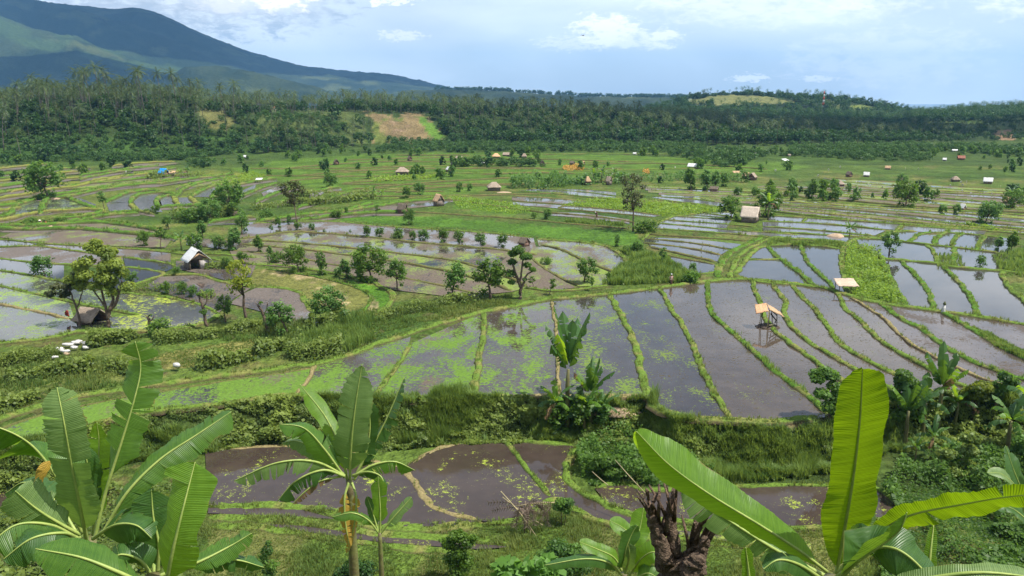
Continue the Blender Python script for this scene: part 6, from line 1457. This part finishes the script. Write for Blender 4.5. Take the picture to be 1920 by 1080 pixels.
hut('field_hut', 'grey thatched hut with woven gable beside trees at the right-hand ponds', 'hut', p, 2.9, 2.9, 1.5, 1.7, D(62), R_LIGHT, W_BAM, walls='blrfg', over=.35, seed=2)
# two-roofed shelter standing in the water
p = at(1437, 614)
s1 = thing('field_shelter', 'two-roofed bamboo shelter on thin poles standing in the flooded paddies', 'shelter', p)
for a, b, c, d, se in [((-1.55, -.75, 1.75), (-.25, -.95, 2.15), (.05, .65, 2.65), (-1.25, .75, 2.45), 1), ((-.05, -.8, 2.25), (1.75, -.55, 1.35), (1.55, .7, 1.65), (.05, .7, 2.6), 2)]:
    mb = MB(); v, q = slab(a, b, c, d, .09, 10, 6, .035, se); mb.add(v, q); mb.build('roof', R_ORANGE if se == 1 else R_TAN, s1)
for x, y, z, x2 in [(-.85, -.55, 2.0, -.7), (-.15, -.75, 2.15, -.1), (-.6, .6, 2.4, -.5), (.85, .5, 1.9, .6), (1.05, -.35, 1.65, .95), (.4, .55, 2.2, .4)]:
    mb = MB(); v, q, t_ = tube([(x, y, -.3), ((x+x2)/2, y, z*.5), (x2, y, z)], .045, 6); mb.add(v, q, t_); mb.build('post', DARKW if x > .3 or x < -.8 else BAMB, s1)
mb = MB(); v, q, t_ = tube([(.5, .4, 1.5), (.95, -.2, .9), (1.0, .2, .5)], .07, 6); mb.add(v, q, t_); v, q, t_ = tube([(.4, .3, 2.0), (1.2, .3, 1.3)], .06, 6); mb.add(v, q, t_); mb.build('bracing', DARKW, s1)
def mound(name, label, cat, loc, rx, ry, h, mat, seed=0, kind=None, n=26):
    r = np.random.default_rng(seed); a = np.linspace(0, 2*PI, n, endpoint=False); R_ = np.linspace(0, 1, 9); V = []
    for q in R_:
        w = 1+.12*np.sin(a*3+seed)+.07*np.sin(a*7+seed*2)
        V.append(np.stack([np.cos(a)*q*rx*w, np.sin(a)*q*ry*w, h*(1-q**2.2)+r.normal(0, h*.07, n)*(q < .95)-.1*(q > .97)], -1))
    V = np.array(V); i = np.arange(8)[:, None]*n+np.arange(n)[None]; j = np.arange(8)[:, None]*n+(np.arange(n)[None]+1) % n
    mb = MB(); mb.add(V.reshape(-1, 3), np.stack([i, i+n, j+n, j], -1).reshape(-1, 4)); o = mb.build(name, mat, None, True); o.location = loc
    return tag(o, label, cat, kind=kind)
mound('mud_mound', 'dark mud mound under the two-roofed shelter in the water', 'mound', p+np.array([.1, .1, .05]), 1.5, .95, .34, MUDM, 3)
mb = MB(); v, q = boxv(.45, -.45, .44, .9, .14, .07, Matrix.Rotation(.5, 3, 'Z')); mb.add(v, q); o = mb.build('wood_plank', BAMB); o.location = p; tag(o, 'pale wooden plank lying on the mud mound under the shelter', 'plank')
p = at(1590, 551); p[1] += 1
s2 = hut('field_shelter', 'low shelter with a pale split-bamboo roof beside the bright bean plot', 'shelter', p, 2.1, 1.7, 1.05, .55, D(-4), R_BAMBOO, W_BAM, style='lean', walls='', over=.28, th=.08, seed=4)
p = at(158, 612); p[1] += 1.7
hut('field_hut', 'low tan thatched hut hidden under the yellowish tree at the left', 'hut', p, 2.2, 2.1, .75, .95, D(70), R_THATCH, W_BRN, walls='blr', over=.4, seed=5)
mb = MB(); v, q = slab((-.25, 0, .9), (.25, .05, .6), (.2, .05, 1.35), (-.05, 0, 1.45), .03, 5, 5, .03, 3); mb.add(v, q); o = mb.build('red_cloth', simple('red_cloth', (.30, .05, .035), (.2, .03, .025), 4)); o.location = at(127, 604); tag(o, 'dark red cloth hanging left of the hut under the yellowish tree', 'cloth')
# farther huts: foot px, width px, height px, style, roof, wall, turn, label
HUTS = [
 (305, 331, 17, 13, 'gable', R_BLUE, W_BRN, 62, 'hut with a bright blue tarpaulin roof among the left terraces'), (322, 331, 11, 8, 'lean', R_TAN, W_BRN, 10, 'small tan lean-to built against the blue-roofed hut'),
 (926, 358, 27, 14, 'hip', R_THATCH, W_BAM, 8, 'brown hip-roofed thatched hut above the centre water strips'), (822, 387, 19, 20, 'gable', R_TAN, W_BAM, 40, 'narrow leaning thatched shelter at the end of the grey strip'), (754, 401, 17, 17, 'gable', R_DARK, W_BRN, 70, 'low brown thatched shelter beside a bush in the wet strip'),
 (753, 328, 26, 12, 'hip', R_THATCH, W_BAM, 0, 'wide thatched hut inside a hedge in the green rice'), (930, 297, 16, 8, 'hip', R_ORANGE, W_BAM, 5, 'hut with a fresh orange thatched roof in the green rice'), (861, 301, 14, 7, 'gable', R_THATCH, W_BAM, 60, 'brownish hut left of the orange-roofed hut'), (850, 310, 9, 6, 'gable', R_WHITE, W_BAM, 60, 'small hut with pale roof below the brownish hut in the rice'),
 (841, 322, 10, 8, 'gable', R_WHITE, W_BRN, 35, 'small white-roofed hut alone in the middle of the green rice'), (905, 311, 9, 6, 'lean', R_WHITE, W_BAM, 0, 'tiny pale-roofed stand below the orange-roofed hut'), (950, 293, 14, 6, 'gable', R_THATCH, W_BAM, 75, 'grey thatched hut just right of the orange-roofed hut'), (983, 297, 10, 8, 'hip', R_THATCH, W_BAM, 0, 'small conical grey hut in front of the far bushes, right of the orange roof'), (1017, 311, 8, 9, 'gable', R_DARK, W_BRN, 20, 'narrow dark hut in the rice left of the orange flowers'),
 (1073, 309, 9, 6, 'gable', R_DARK, W_BRN, 60, 'small dark hut directly above the orange flowers'), (1091, 310, 11, 7, 'gable', R_TAN, W_BAM, 60, 'tan hut above the right end of the orange flowers'), (1142, 347, 11, 14, 'gable', R_THATCH, W_BAM, 50, 'upright grey thatched hut at the top of the water strips'), (1102, 347, 11, 14, 'hip', R_TAN, W_BRN, 20, 'brown hut among bananas at the top of the water strips'),
 (1300, 316, 18, 8, 'gable', R_WHITE, W_BAM, 62, 'white-roofed hut in the fields right of the tall olive tree'), (1382, 331, 14, 8, 'lean', R_TAN, W_BAM, 0, 'flat-roofed stand on posts beside the dark-roofed pair'), (1400, 335, 14, 10, 'gable', R_TAN, W_BRN, 40, 'pinkish-roofed hut left of the leaning brown one'), (1412, 338, 15, 12, 'gable', R_THATCH, W_BRN, -40, 'brown hut leaning to the right at the pond end'), (1340, 358, 16, 7, 'gable', R_DARK, W_BRN, 70, 'low dark hut among slim trees beside the ponds'),
 (1473, 309, 12, 9, 'lean', R_WHITE, W_BAM, 25, 'stand with a tilted white sheet roof on thin posts'), (1575, 350, 18, 10, 'hip', R_THATCH, W_BAM, 0, 'grey-brown thatched hut in the right-hand fields'), (1593, 332, 11, 9, 'gable', R_DARK, W_BRN, 30, 'dark bluish hut in the far right fields'), (1626, 332, 11, 8, 'gable', R_WHITE, W_BAM, 60, 'white hut beside a round bush in the far right fields'), (1666, 318, 10, 6, 'gable', R_TAN, W_BAM, 60, 'tiny tan hut at the edge of the far right bushes'),
 (1692, 340, 12, 8, 'hip', R_DARK, W_BRN, 0, 'dark hut hidden in bushes behind the broad right-hand tree'), (1793, 341, 14, 9, 'hip', R_THATCH, W_BAM, 0, 'grey hut beside a dark bush at the far right'), (1855, 345, 16, 10, 'gable', R_WHITE, W_BAM, 55, 'white-roofed hut nearest the right edge of the far fields'), (1806, 396, 11, 12, 'gable', R_WHITE, W_BRN, 35, 'small pale hut among bushes at the right'), (1893, 383, 18, 12, 'gable', R_TAN, W_BRN, 70, 'tan-roofed hut under a banana at the right edge'), (1804, 300, 13, 7, 'gable', R_RED, W_BRN, 70, 'reddish-roofed hut in the far right bushes'), (1772, 302, 7, 5, 'gable', R_WHITE, W_BAM, 60, 'tiny white hut left of the reddish-roofed hut'),
 (485, 343, 12, 7, 'lean', R_WHITE, W_BAM, 0, 'white sheet stand on the left terraces above the pools'), (630, 309, 10, 9, 'gable', R_DARK, W_BRN, 30, 'small grey hut in bushes left of the green rice'), (768, 302, 8, 8, 'gable', R_DARK, W_BRN, 40, 'dark hut under a round tree at the top of the rice'), (460, 297, 9, 5, 'gable', R_WHITE, W_BAM, 70, 'small pale-roofed hut at the foot of the left slope'), (983, 463, 20, 15, 'gable', R_DARK, W_BRN, 50, 'dark hut half hidden behind the big gnarled pollard'), (442, 408, 12, 10, 'gable', R_THATCH, W_BRN, 60, 'small hut under the bushes by the left pools'), (1480, 303, 0, 0, '', None, None, 0, '')]
for i, (u, v, wp, hp, st, rf, wl, rz, lab) in enumerate(HUTS):
    if not lab: continue
    p = at(u, v); m = mpx(p); w = wp*m*.8; h = hp*m*1.12
    big = w
    hut('field_hut' if st != 'lean' else 'field_shelter', lab, 'hut' if st != 'lean' else 'shelter', p+np.array([0, w*.4, 0]), w*(.85 if st == 'gable' and abs(rz) > 50 else 1), w*(1.0 if st == 'gable' and abs(rz) > 50 else .8), h*(.5 if st != 'lean' else .75), h*(.5 if st != 'lean' else .3), D(rz), rf, wl, st, over=w*.12, th=.12, seed=i+20, walls='' if st == 'lean' else 'blrfg')
for (u, v, wp, hp, lab, rf) in [(511, 212, 15, 12, 'house with a dark red tiled roof among the palms on the ridge', R_RED), (1790, 284, 9, 4, 'long pale roof in the dark bushes at the foot of the right ridge', R_WHITE), (1415, 290, 6, 4, 'small pale roof in the bushes below the shaded ridge', R_WHITE), (1190, 290, 6, 4, 'small white roof in the bushes below the middle of the ridge', R_WHITE), (1480, 293, 5, 4, 'lone small pale roof far right of centre in the bushes', R_THATCH)]:
    p = at(u, v); m = mpx(p); w = wp*m; h = hp*m
    hut('house', lab, 'house', p, w*.8, w*.9, h*.55, h*.45, D(62), rf, W_PALE, walls='blrfg', over=w*.08, seed=u)

# bird-scaring sheets on sticks in the right-hand fields
FL = [(1605, 346), (1628, 350), (1632, 352), (1655, 354), (1674, 355), (1713, 356), (1730, 371), (1782, 352), (1803, 345), (1806, 350), (1812, 345), (1805, 361), (1821, 366), (1845, 366), (1860, 366), (1876, 353), (1697, 320), (1455, 323), (1535, 333), (1576, 317), (1554, 322), (1554, 322.5), (1467, 365), (1722, 320), (1894, 425), (1240, 317), (1265, 318), (1025, 353), (236, 326), (556, 378)]
for i, (u, v) in enumerate(FL):
    if (u, v) == (1554, 322.5): continue
    p = at(u, v); m = mpx(p); h = 6*m; t = thing('bird_scarer', 'white cloth on a thin stick scaring birds in the %s' % ('right-hand fields' if u > 1400 else 'middle fields' if u > 900 else 'left fields'), 'bird scarer', p, rng.random()*3, 'bird scarers in the %s' % ('right-hand fields' if u > 1400 else 'middle fields' if u > 900 else 'left fields'))
    mb = MB(); a, q, t_ = tube([(0, 0, -.2), (.03, 0, h)], .03, 5); mb.add(a, q, t_); mb.build('stick', BAMB, t)
    mb = MB(); a, q = slab((0, 0, h*.35), (m*2.6*(.6+.8*rng.random()), .1, h*.5), (m*2.2, .05, h*.95), (0, 0, h*.98), .02, 4, 4, .03, i); mb.add(a, q); mb.build('cloth', WHITE, t)
# white shrine post
p = at(1768, 588); sp = thing('shrine_post', 'white-wrapped shrine post with a dark top on the dike corner', 'shrine', p)
mb = MB(); v, q, t_ = tube([(0, 0, -.2), (.02, 0, .25), (0, 0, .6), (.05, 0, 1.05)], [.30, .24, .20, .15], 9); mb.add(v, q, t_); mb.build('wrapping', WHITE, sp, True)
mb = MB(); v, q, t_ = tube([(.05, 0, 1.0), (.06, 0, 1.2), (.06, 0, 1.5)], [.13, .2, .05], 8); mb.add(v, q, t_); mb.build('crown', simple('shrine_grass_top', (.10, .12, .04), (.05, .05, .03), 6), sp)
# straw heaps
STRAW = simple('straw', (.48, .36, .24), (.28, .20, .13), 7, .9, .1, .8)
p = at(1162, 775); mound('straw_heap', 'long pale straw heap right of the dark banana clump on the terrace edge', 'straw heap', p, 2.2, .7, .55, STRAW, 5)
p = at(1568, 444); mound('straw_heap', 'straw heap in the long pond beside the lone banana', 'straw heap', p, 1.7, 1.2, .6, STRAW, 6)
p = at(101, 373); mound('straw_heap', 'flat straw heap beside the broad tree on the left terraces', 'straw heap', p, 1.6, 1.0, .35, STRAW, 7)
p = at(95, 428); mound('straw_heap', 'small straw heap in front of the two crouching people', 'straw heap', p, .9, .6, .5, STRAW, 8)
p = at(945, 361); mound('straw_heap', 'straw spread on the ground right of the hip-roofed thatched hut', 'straw heap', p, 2.2, 1.2, .25, STRAW, 9)
# sacks dumped on the left bank
sk = [(112, 660, .55, .28, .2, 'lowest left'), (128, 652, .8, .3, .25, 'long white'), (142, 648, .6, .28, .3, ''), (122, 664, .7, .26, .1, ''), (140, 657, .45, .26, .4, ''), (148, 646, .42, .3, .2, ''), (160, 649, .42, .28, -.2, ''), (161, 657, .42, .26, 0, ''), (126, 670, .35, .3, .3, ''), (105, 675, .4, .2, .9, '')]
SL = ['white sack at the left end of the dumped heap on the bank', 'longest white sack on top of the dumped heap on the bank', 'white sack in the middle of the dumped heap, behind the longest', 'flat white sack at the front of the dumped heap on the bank', 'short white sack in front of the middle of the dumped heap', 'white sack at the back right of the dumped heap', 'white sack set apart behind the right end of the dumped heap', 'white sack set apart at the front right of the dumped heap', 'brownish round sack below the front of the dumped heap', 'crumpled grey plastic bag left below the dumped heap']
for (u, v, a, b, rz, _), lab in zip(sk, SL):
    mb = MB(); tt_ = np.linspace(0, PI, 9); pts = np.stack([-a*.8*np.cos(tt_), .06*np.sin(tt_*3), 0*tt_+b*.6+.04*np.sin(tt_*2)], -1); vv_, q, t_ = tube(pts, b*.8*np.sin(tt_)**.5+.03, 10); vv_ += np.random.default_rng(int(u)).normal(0, .03, vv_.shape); vv_[:, 2] *= .8; mb.add(vv_, q, t_)
    o = mb.build('sack', WHITE if 'brownish' not in lab else STRAW, None, True); o.scale = (.85, .85, .85); o.location = at(u, v)+np.array([0, 0, .22]); o.rotation_euler = (0, 0, rz); tag(o, lab, 'sack', 'sacks dumped on the left bank')
mb = MB(); tt_ = np.linspace(0, PI, 9); vv_, q, t_ = tube(np.stack([-.35*np.cos(tt_), .05*np.sin(tt_*2), .2+0*tt_], -1), .22*np.sin(tt_)**.6+.03, 9); mb.add(vv_, q, t_); o = mb.build('sack', WHITE, None, True); o.location = at(332, 695)+np.array([0, 0, .35]); tag(o, 'lone white sack lying in the grass above the footpath', 'sack')
# radio mast on the right hill
p = at(1543, 203); p[2] += 0; mt = thing('radio_mast', 'slim red and white lattice mast on the right-hand hill', 'mast', p); m = mpx(p); hh_ = 31*m
for k in range(6):
    mb = MB(); z0, z1 = hh_*k/6, hh_*(k+1)/6
    for a in range(3):
        c_, s_ = math.cos(a*2.094), math.sin(a*2.094); c2, s2_ = math.cos((a+1)*2.094), math.sin((a+1)*2.094); r0, r1 = 1.5-1.0*k/6, 1.5-1.0*(k+1)/6
        for A_, B_ in (((c_*r0, s_*r0, z0), (c_*r1, s_*r1, z1)), ((c_*r0, s_*r0, z0), (c2*r1, s2_*r1, z1)), ((c2*r0, s2_*r0, z0), (c_*r1, s_*r1, z1))):
            v, q, t_ = tube([A_, B_], .22, 4); mb.add(v, q, t_)
    mb.build('mast_section', simple('mast_red', (.45, .09, .06), (.4, .08, .05)) if k % 2 else WHITE, mt)
# a bird in the sky
pb = PD(1093, 67, 170); bt = MB()
v, q, t_ = tube([(-.28, 0, 0), (-.05, 0, .02), (.2, 0, .03), (.3, 0, .02)], [.02, .07, .06, .02], 7); bt.add(v, q, t_)
for s in (-1, 1): bt.add([(.1, s*.04, .03), (-.06, s*.04, .03), (-.12, s*.42, .16), (.06, s*.36, .15), (-.16, s*.75, .05)], [(0, 1, 2, 3)], [(3, 2, 4)])
o = bt.build('bird', simple('bird_dark', (.03, .03, .03), (.02, .02, .02))); o.location = pb; o.rotation_euler = (0, 0, .6); tag(o, 'small dark bird flying left of the faint cumulus cloud', 'bird')

# ------------------------------------------------------------------ people
SKIN = simple('skin', (.22, .115, .07), (.18, .09, .055), 4, .55, .3, .05)
def person(loc, rz, label, pose, sc=1.0, shirt=(.5, .3, .28), sarong=(.09, .05, .035), hat=(.75, .75, .72), cone=False):
    """one skinned body; clothes are shells around it"""
    t = thing('person', label, 'person', loc, rz, None, (sc, sc, sc))
    J = dict(pel=(0, 0, .92), spn=(0, -.02, 1.15), chs=(0, -.03, 1.36), nck=(0, -.03, 1.50), hd1=(0, -.05, 1.60), hd2=(0, -.05, 1.72), nose=(0, -.155, 1.63),
             hl=(.10, 0, .88), kl=(.12, -.10, .50), al=(.12, -.02, .09), tl=(.13, -.17, .04), hr=(-.10, 0, .88), kr=(-.12, .0, .49), ar=(-.12, .16, .10), tr=(-.12, .05, .04),
             sl=(.18, -.02, 1.42), el=(.25, .03, 1.16), wl=(.27, -.12, .95), sr=(-.18, -.02, 1.42), er=(-.27, -.02, 1.16), wr=(-.24, -.2, 1.02))
    if pose == 'squat':
        J.update(pel=(0, .12, .24), spn=(0, .02, .46), chs=(0, -.08, .64), nck=(0, -.13, .77), hd1=(0, -.17, .86), hd2=(0, -.18, .98), nose=(0, -.28, .88), hl=(.1, .08, .24), kl=(.2, -.28, .42), al=(.17, -.08, .08), tl=(.19, -.24, .04), hr=(-.1, .08, .24), kr=(-.2, -.28, .42), ar=(-.17, -.08, .08), tr=(-.19, -.24, .04),
                 sl=(.18, -.1, .70), el=(.27, -.25, .50), wl=(.14, -.42, .36), sr=(-.18, -.1, .70), er=(-.27, -.25, .50), wr=(-.12, -.44, .34))
    if pose == 'bend':
        J.update(spn=(0, -.12, 1.08), chs=(0, -.28, 1.18), nck=(0, -.40, 1.24), hd1=(0, -.49, 1.27), hd2=(0, -.58, 1.33), nose=(0, -.56, 1.2), sl=(.18, -.32, 1.2), el=(.22, -.36, .92), wl=(.16, -.46, .68), sr=(-.18, -.32, 1.2), er=(-.22, -.36, .92), wr=(-.14, -.48, .68))
    names = list(J); idx = {n: i for i, n in enumerate(names)}
    E = [('pel', 'spn'), ('spn', 'chs'), ('chs', 'nck'), ('nck', 'hd1'), ('hd1', 'hd2'), ('hd1', 'nose'), ('pel', 'hl'), ('hl', 'kl'), ('kl', 'al'), ('al', 'tl'), ('pel', 'hr'), ('hr', 'kr'), ('kr', 'ar'), ('ar', 'tr'), ('chs', 'sl'), ('sl', 'el'), ('el', 'wl'), ('chs', 'sr'), ('sr', 'er'), ('er', 'wr')]
    R_ = dict(pel=.135, spn=.115, chs=.13, nck=.052, hd1=.085, hd2=.08, nose=.016, hl=.085, kl=.052, al=.034, tl=.03, sl=.055, el=.038, wl=.026)
    vs = [Vector(J[n]) for n in names]; ed = [(idx[a], idx[b]) for a, b in E]; rad = {n: R_.get(n, R_.get(n[:-1]+'l', .04)) for n in names}
    for w, side in (('wl', 1), ('wr', -1)):     # hands: palm, four fingers and a thumb
        a = Vector(J[w]); d = (a-Vector(J['e'+w[1]])).normalized(); sdv = d.cross(Vector((0, 1, 0))).normalized()
        k0 = len(vs); vs.append(a+d*.07); ed.append((idx[w], k0)); names.append('palm'+w); rad['palm'+w] = .026
        for f_, ln in enumerate((.07, .08, .075, .06)):
            b_ = a+d*.085+sdv*(.021*(f_-1.5)); k = len(vs); vs += [b_, b_+d*ln*.55, b_+d*ln*.95+Vector((0, -.012, 0))]; ed += [(k0, k), (k, k+1), (k+1, k+2)]
            for z in range(3): names.append('f%s%d%d' % (w, f_, z)); rad[names[-1]] = .009-.001*z
        k = len(vs); b_ = a+d*.03+sdv*(.035*side); vs += [b_, b_+d*.045+sdv*.02*side]; ed += [(k0, k), (k, k+1)]
        for z in range(2): names.append('t%s%d' % (w, z)); rad[names[-1]] = .010
    me = bpy.data.meshes.new('person_body'); me.from_pydata(vs, ed, []); me.materials.append(SKIN)
    o = link('body', me, t); o.modifiers.new('skin', 'SKIN'); sv = me.skin_vertices[0].data
    for i, n in enumerate(names): sv[i].radius = (rad[n], rad[n]); sv[i].use_root = (n == 'pel')
    o.modifiers.new('sub', 'SUBSURF').levels = 1; o.modifiers['sub'].render_levels = 1
    def col(n, c): return simple(n, c, tuple(x*.7 for x in c), 5, .85)
    P_ = {k: np.array(v) for k, v in J.items()}
    mb = MB(); v, q, t_ = tube(np.array([P_['pel']+[0, 0, -.02], P_['spn'], P_['chs'], P_['chs']*.45+P_['nck']*.55]), [.158, .145, .165, .085], 12); mb.add(v, q)
    for s in 'lr': v, q, t_ = tube([P_['s'+s]*.8+P_['chs']*.2, P_['s'+s], P_['s'+s]*.3+P_['e'+s]*.7], [.075, .07, .058], 8); mb.add(v, q)
    mb.build('shirt', col('shirt_cloth', shirt), t, True)
    mb = MB()
    if pose == 'squat':
        for s in 'lr': v, q, t_ = tube([P_['pel'], P_['h'+s], P_['k'+s], P_['k'+s]*.6+P_['a'+s]*.4], [.15, .12, .085, .07], 10); mb.add(v, q)
    else:
        v, q, t_ = tube([P_['pel']+[0, 0, .06], P_['pel']+[0, 0, -.05], (P_['kl']+P_['kr'])/2+[0, 0, .05], (P_['kl']+P_['kr'])/2+[0, .02, -.18]], [.15, .18, .19, .2], 12); mb.add(v, q)
    mb.build('sarong', col('sarong_cloth', sarong), t, True)
    up = unit(P_['hd2']-P_['nck']); c = P_['hd2']; mb = MB()
    v, q, t_ = tube([c-up*.03, c+up*.02, c+up*.08, c+up*.11], [.24, .17, .06, .01] if cone else [.105, .112, .09, .02], 12); mb.add(v, q, t_); mb.build('hat', col('hat_cloth', hat), t, True)
    return t
person(at(1258, 536), D(5), 'person in a pale pink top and white headcloth walking on the grassy corner', 'walk', .95, (.60, .38, .34), (.085, .045, .03))
person(at(1119, 409), D(-40), 'person with white headcloth and dark top bending over the wet centre strip', 'bend', 1.0, (.10, .05, .05), (.12, .07, .05))
person(at(76, 423), D(20), 'crouching person in a pink top and pale hat at the left field edge', 'squat', 1.15, (.50, .18, .20), (.30, .08, .07), (.75, .72, .62), True)
person(at(87, 423), D(-25), 'crouching person in a red top with dark hair at the left field edge', 'squat', 1.1, (.42, .09, .06), (.28, .07, .05), (.02, .015, .012))

# ------------------------------------------------------------------ collapsed palm-thatch shelter and poles by the lower ponds
p = at(1000, 1000); ct = thing('collapsed_shelter', 'collapsed shelter of dry grey palm fronds on leaning poles below the brown pond', 'shelter', p)
def rel(u, v, y): return PD(u, v, y)-p
y0 = p[1]; mb = MB()
def pole(parent, name, pts, r0, r1, mat): 
    b_ = MB(); v, q, t_ = tube(np.array(pts), np.linspace(r0, r1, len(pts)), 6); b_.add(v, q, t_); return b_.build(name, mat, parent, True)
pole(ct, 'pole', [rel(939, 921, y0), rel(975, 962, y0-.3), rel(1010, 1013, y0-.5)], .035, .05, BAMB); pole(ct, 'pole', [rel(942, 932, y0+.2), rel(985, 965, y0+.1), rel(1018, 985, y0)], .03, .035, BAMB)
pole(ct, 'pole', [rel(984, 1008, y0), rel(983, 975, y0), rel(985, 940, y0)], .06, .05, WOOD); pole(ct, 'pole', [rel(960, 950, y0-.1), rel(1000, 944, y0-.1), rel(1040, 942, y0)], .03, .03, BAMB); pole(ct, 'pole', [rel(1028, 980, y0+.3), rel(1026, 950, y0+.3)], .04, .035, WOOD); pole(ct, 'pole', [rel(993, 1010, y0-.3), rel(995, 990, y0-.3)], .03, .03, BAMB)
r = np.random.default_rng(77); mb = MB()
for k in range(24):
    u0, v0 = r.uniform(960, 1035), r.uniform(945, 965); a = rel(u0, v0, y0+r.uniform(-.5, .5)); d = np.array([r.normal(0, .5), r.normal(0, .3), -r.uniform(.4, 1.3)]) if r.random() < .55 else np.array([r.normal(0, 1.0), r.normal(0, .3), r.normal(-.1, .2)])
    pts = spline([a, a+d*.5+[0, 0, .12], a+d], 6); v, q, t_ = tube(pts, .018, 4); mb.add(v, q, t_, tint=r.random())
    T_ = unit(np.gradient(pts, axis=0)); S_ = unit(np.cross(T_, [0, 1, .2]))
    for s in (-1, 1):
        for j in range(12):
            f = j/11*4.99; i0 = int(f); c = pts[i0]*(1-f+i0)+pts[i0+1]*(f-i0); e = c+s*S_[i0]*.28+T_[i0]*.16+r.normal(0, .05, 3)-[0, 0, .06]; n_ = T_[i0]*.035
            mb.add([c-n_, c+n_, e], None, [(0, 1, 2)], tint=r.random())
mb.build('dry_fronds', foliage('dry_palm_frond', (.13, .10, .075), (.36, .29, .23), .15), ct)
for i, (a, b, lab) in enumerate([((1153, 862, 50.5), (1210, 925, 48.5), 'long pale bamboo pole leaning over the bushes right of the ponds'), ((1110, 884, 50), (1140, 910, 49.3), 'short bamboo pole leaning on the mound right of the ponds')]):
    A_, B_ = PD(*a), PD(*b); b_ = MB(); v, q, t_ = tube([A_, (A_+B_)/2+[0, 0, -.03], B_], [.02, .03, .035], 6); b_.add(v, q, t_); tag(b_.build('bamboo_pole', BAMB, None, True), lab, 'pole')

# ------------------------------------------------------------------ pollard stump close to the camera
f, top = foot(1268, 1095, 8.0)
ps = thing('tree_stump', 'gnarled dark pollard stump with short cut branches near the camera', 'stump', f)
def bump_tube(pts, rad, n, seed, amp):
    r = np.random.default_rng(seed); pts = spline(pts, 26); rad = np.interp(np.linspace(0, 1, 26), np.linspace(0, 1, len(rad)), rad)
    v, q, t_ = tube(pts, rad, n); c = np.repeat(pts, n, 0); m = len(c)
    a_ = np.tile(np.arange(n)/n*6, 26); s_ = np.repeat(np.arange(26)*.45, n)
    k = 1+amp*(fbm(a_, s_, seed, 3)-.5)*2.4+.5*amp*(vn(a_*2.2, s_*2.2, seed+3)-.5); v[:m] = c+(v[:m]-c)*k[:, None]; return v, q, t_
def rp(s): a = L(s); return PD(a[:, 0], a[:, 1], a[:, 2])-f
SB = simple('stump_bark', (.20, .145, .10), (.05, .036, .027), 16, .95, .1, 1.0, 8); SBL = simple('stump_cut_branch', (.20, .135, .09), (.06, .04, .028), 22, .9, .1, .8, 7)
mb = MB()
for s, rr, sd_ in [('1268,1190,8 1272,1110,8 1270,1075,8 1266,1045,8', [.235, .22, .20, .10], 1), ('1250,1060,7.95 1236,1015,7.95 1226,985,7.95 1220,965,7.95', [.11, .075, .06, .055], 2), ('1262,1040,8.05 1262,1005,8.05 1258,975,8.1 1262,958,8.1', [.10, .06, .05, .042], 3), ('1285,1060,8 1300,1030,8 1306,1012,8', [.11, .07, .045], 4), ('1300,1060,7.85 1318,1030,7.85 1322,1008,7.85', [.11, .065, .045], 5), ('1290,1080,7.75 1305,1060,7.7 1312,1042,7.7', [.14, .12, .07], 6)]:
    v, q, t_ = bump_tube(rp(s), rr, 22, sd_, .42); mb.add(v, q, t_)
mb.build('trunk', SB, ps, True)
r = np.random.default_rng(5)
for i in range(30):
    u0, v0 = [(1221, 968), (1228, 975), (1261, 960), (1258, 968), (1304, 1014), (1320, 1010), (1298, 1020), (1238, 990)][i % 8]
    u0 += r.normal(0, 5); v0 += r.normal(0, 4); ln = r.uniform(22, 62); lean_ = r.normal(-.15 if u0 < 1245 else .1 if u0 < 1280 else .35, .28)
    a = rp('%f,%f,8 %f,%f,%f %f,%f,%f' % (u0, v0+8, u0+lean_*ln*.5, v0-ln*.5, 8+r.normal(0, .1), u0+lean_*ln+r.normal(0, 3), v0-ln, 8+r.normal(0, .2)))
    th_ = r.uniform(.012, .034); b_ = MB(); v, q, t_ = tube(spline(a, 6), np.linspace(th_*1.3, th_*.75, 6), 6); b_.add(v, q, t_); b_.build('branch_stub', SBL if r.random() < .6 else SB, ps, True)
for s in ('1300,1018,7.9 1330,965,7.8 1345,930,7.7', '1318,1020,7.8 1350,985,7.7 1375,940,7.6', '1258,960,8 1250,900,8.1 1255,870,8.2'):
    b_ = MB(); v, q, t_ = tube(spline(rp(s), 8), np.linspace(.012, .005, 8), 5); b_.add(v, q, t_); b_.build('twig', SB, ps, True)
# bright broad-lobed herbs at the bottom edge
hb = MB(); c = []
for k in range(70):
    u, v = rng.uniform(930, 1040), rng.uniform(1058, 1110); q = PD(u, v, 13+rng.random()*1.5); c.append(q)
leaves(hb, np.repeat(c, 9, 0)+rng.normal(0, .07, (630, 3)), np.tile([0, -.4, .8], (630, 1)), .16, .6, .5+.5*rng.random(630))
for q in c[::3]:
    v, q_, t_ = tube([(q[0], q[1], float(H(q[0], q[1]))-.1), q*.5+np.array([q[0], q[1]+.1, float(H(q[0], q[1]))])*.5, q], .012, 4); hb.add(v, q_, t_, tint=.4)
tag(hb.build('leafy_shrub', F_LUSH), 'bright light green lobed-leaf shrub at the bottom edge left of the young banana', 'shrub')
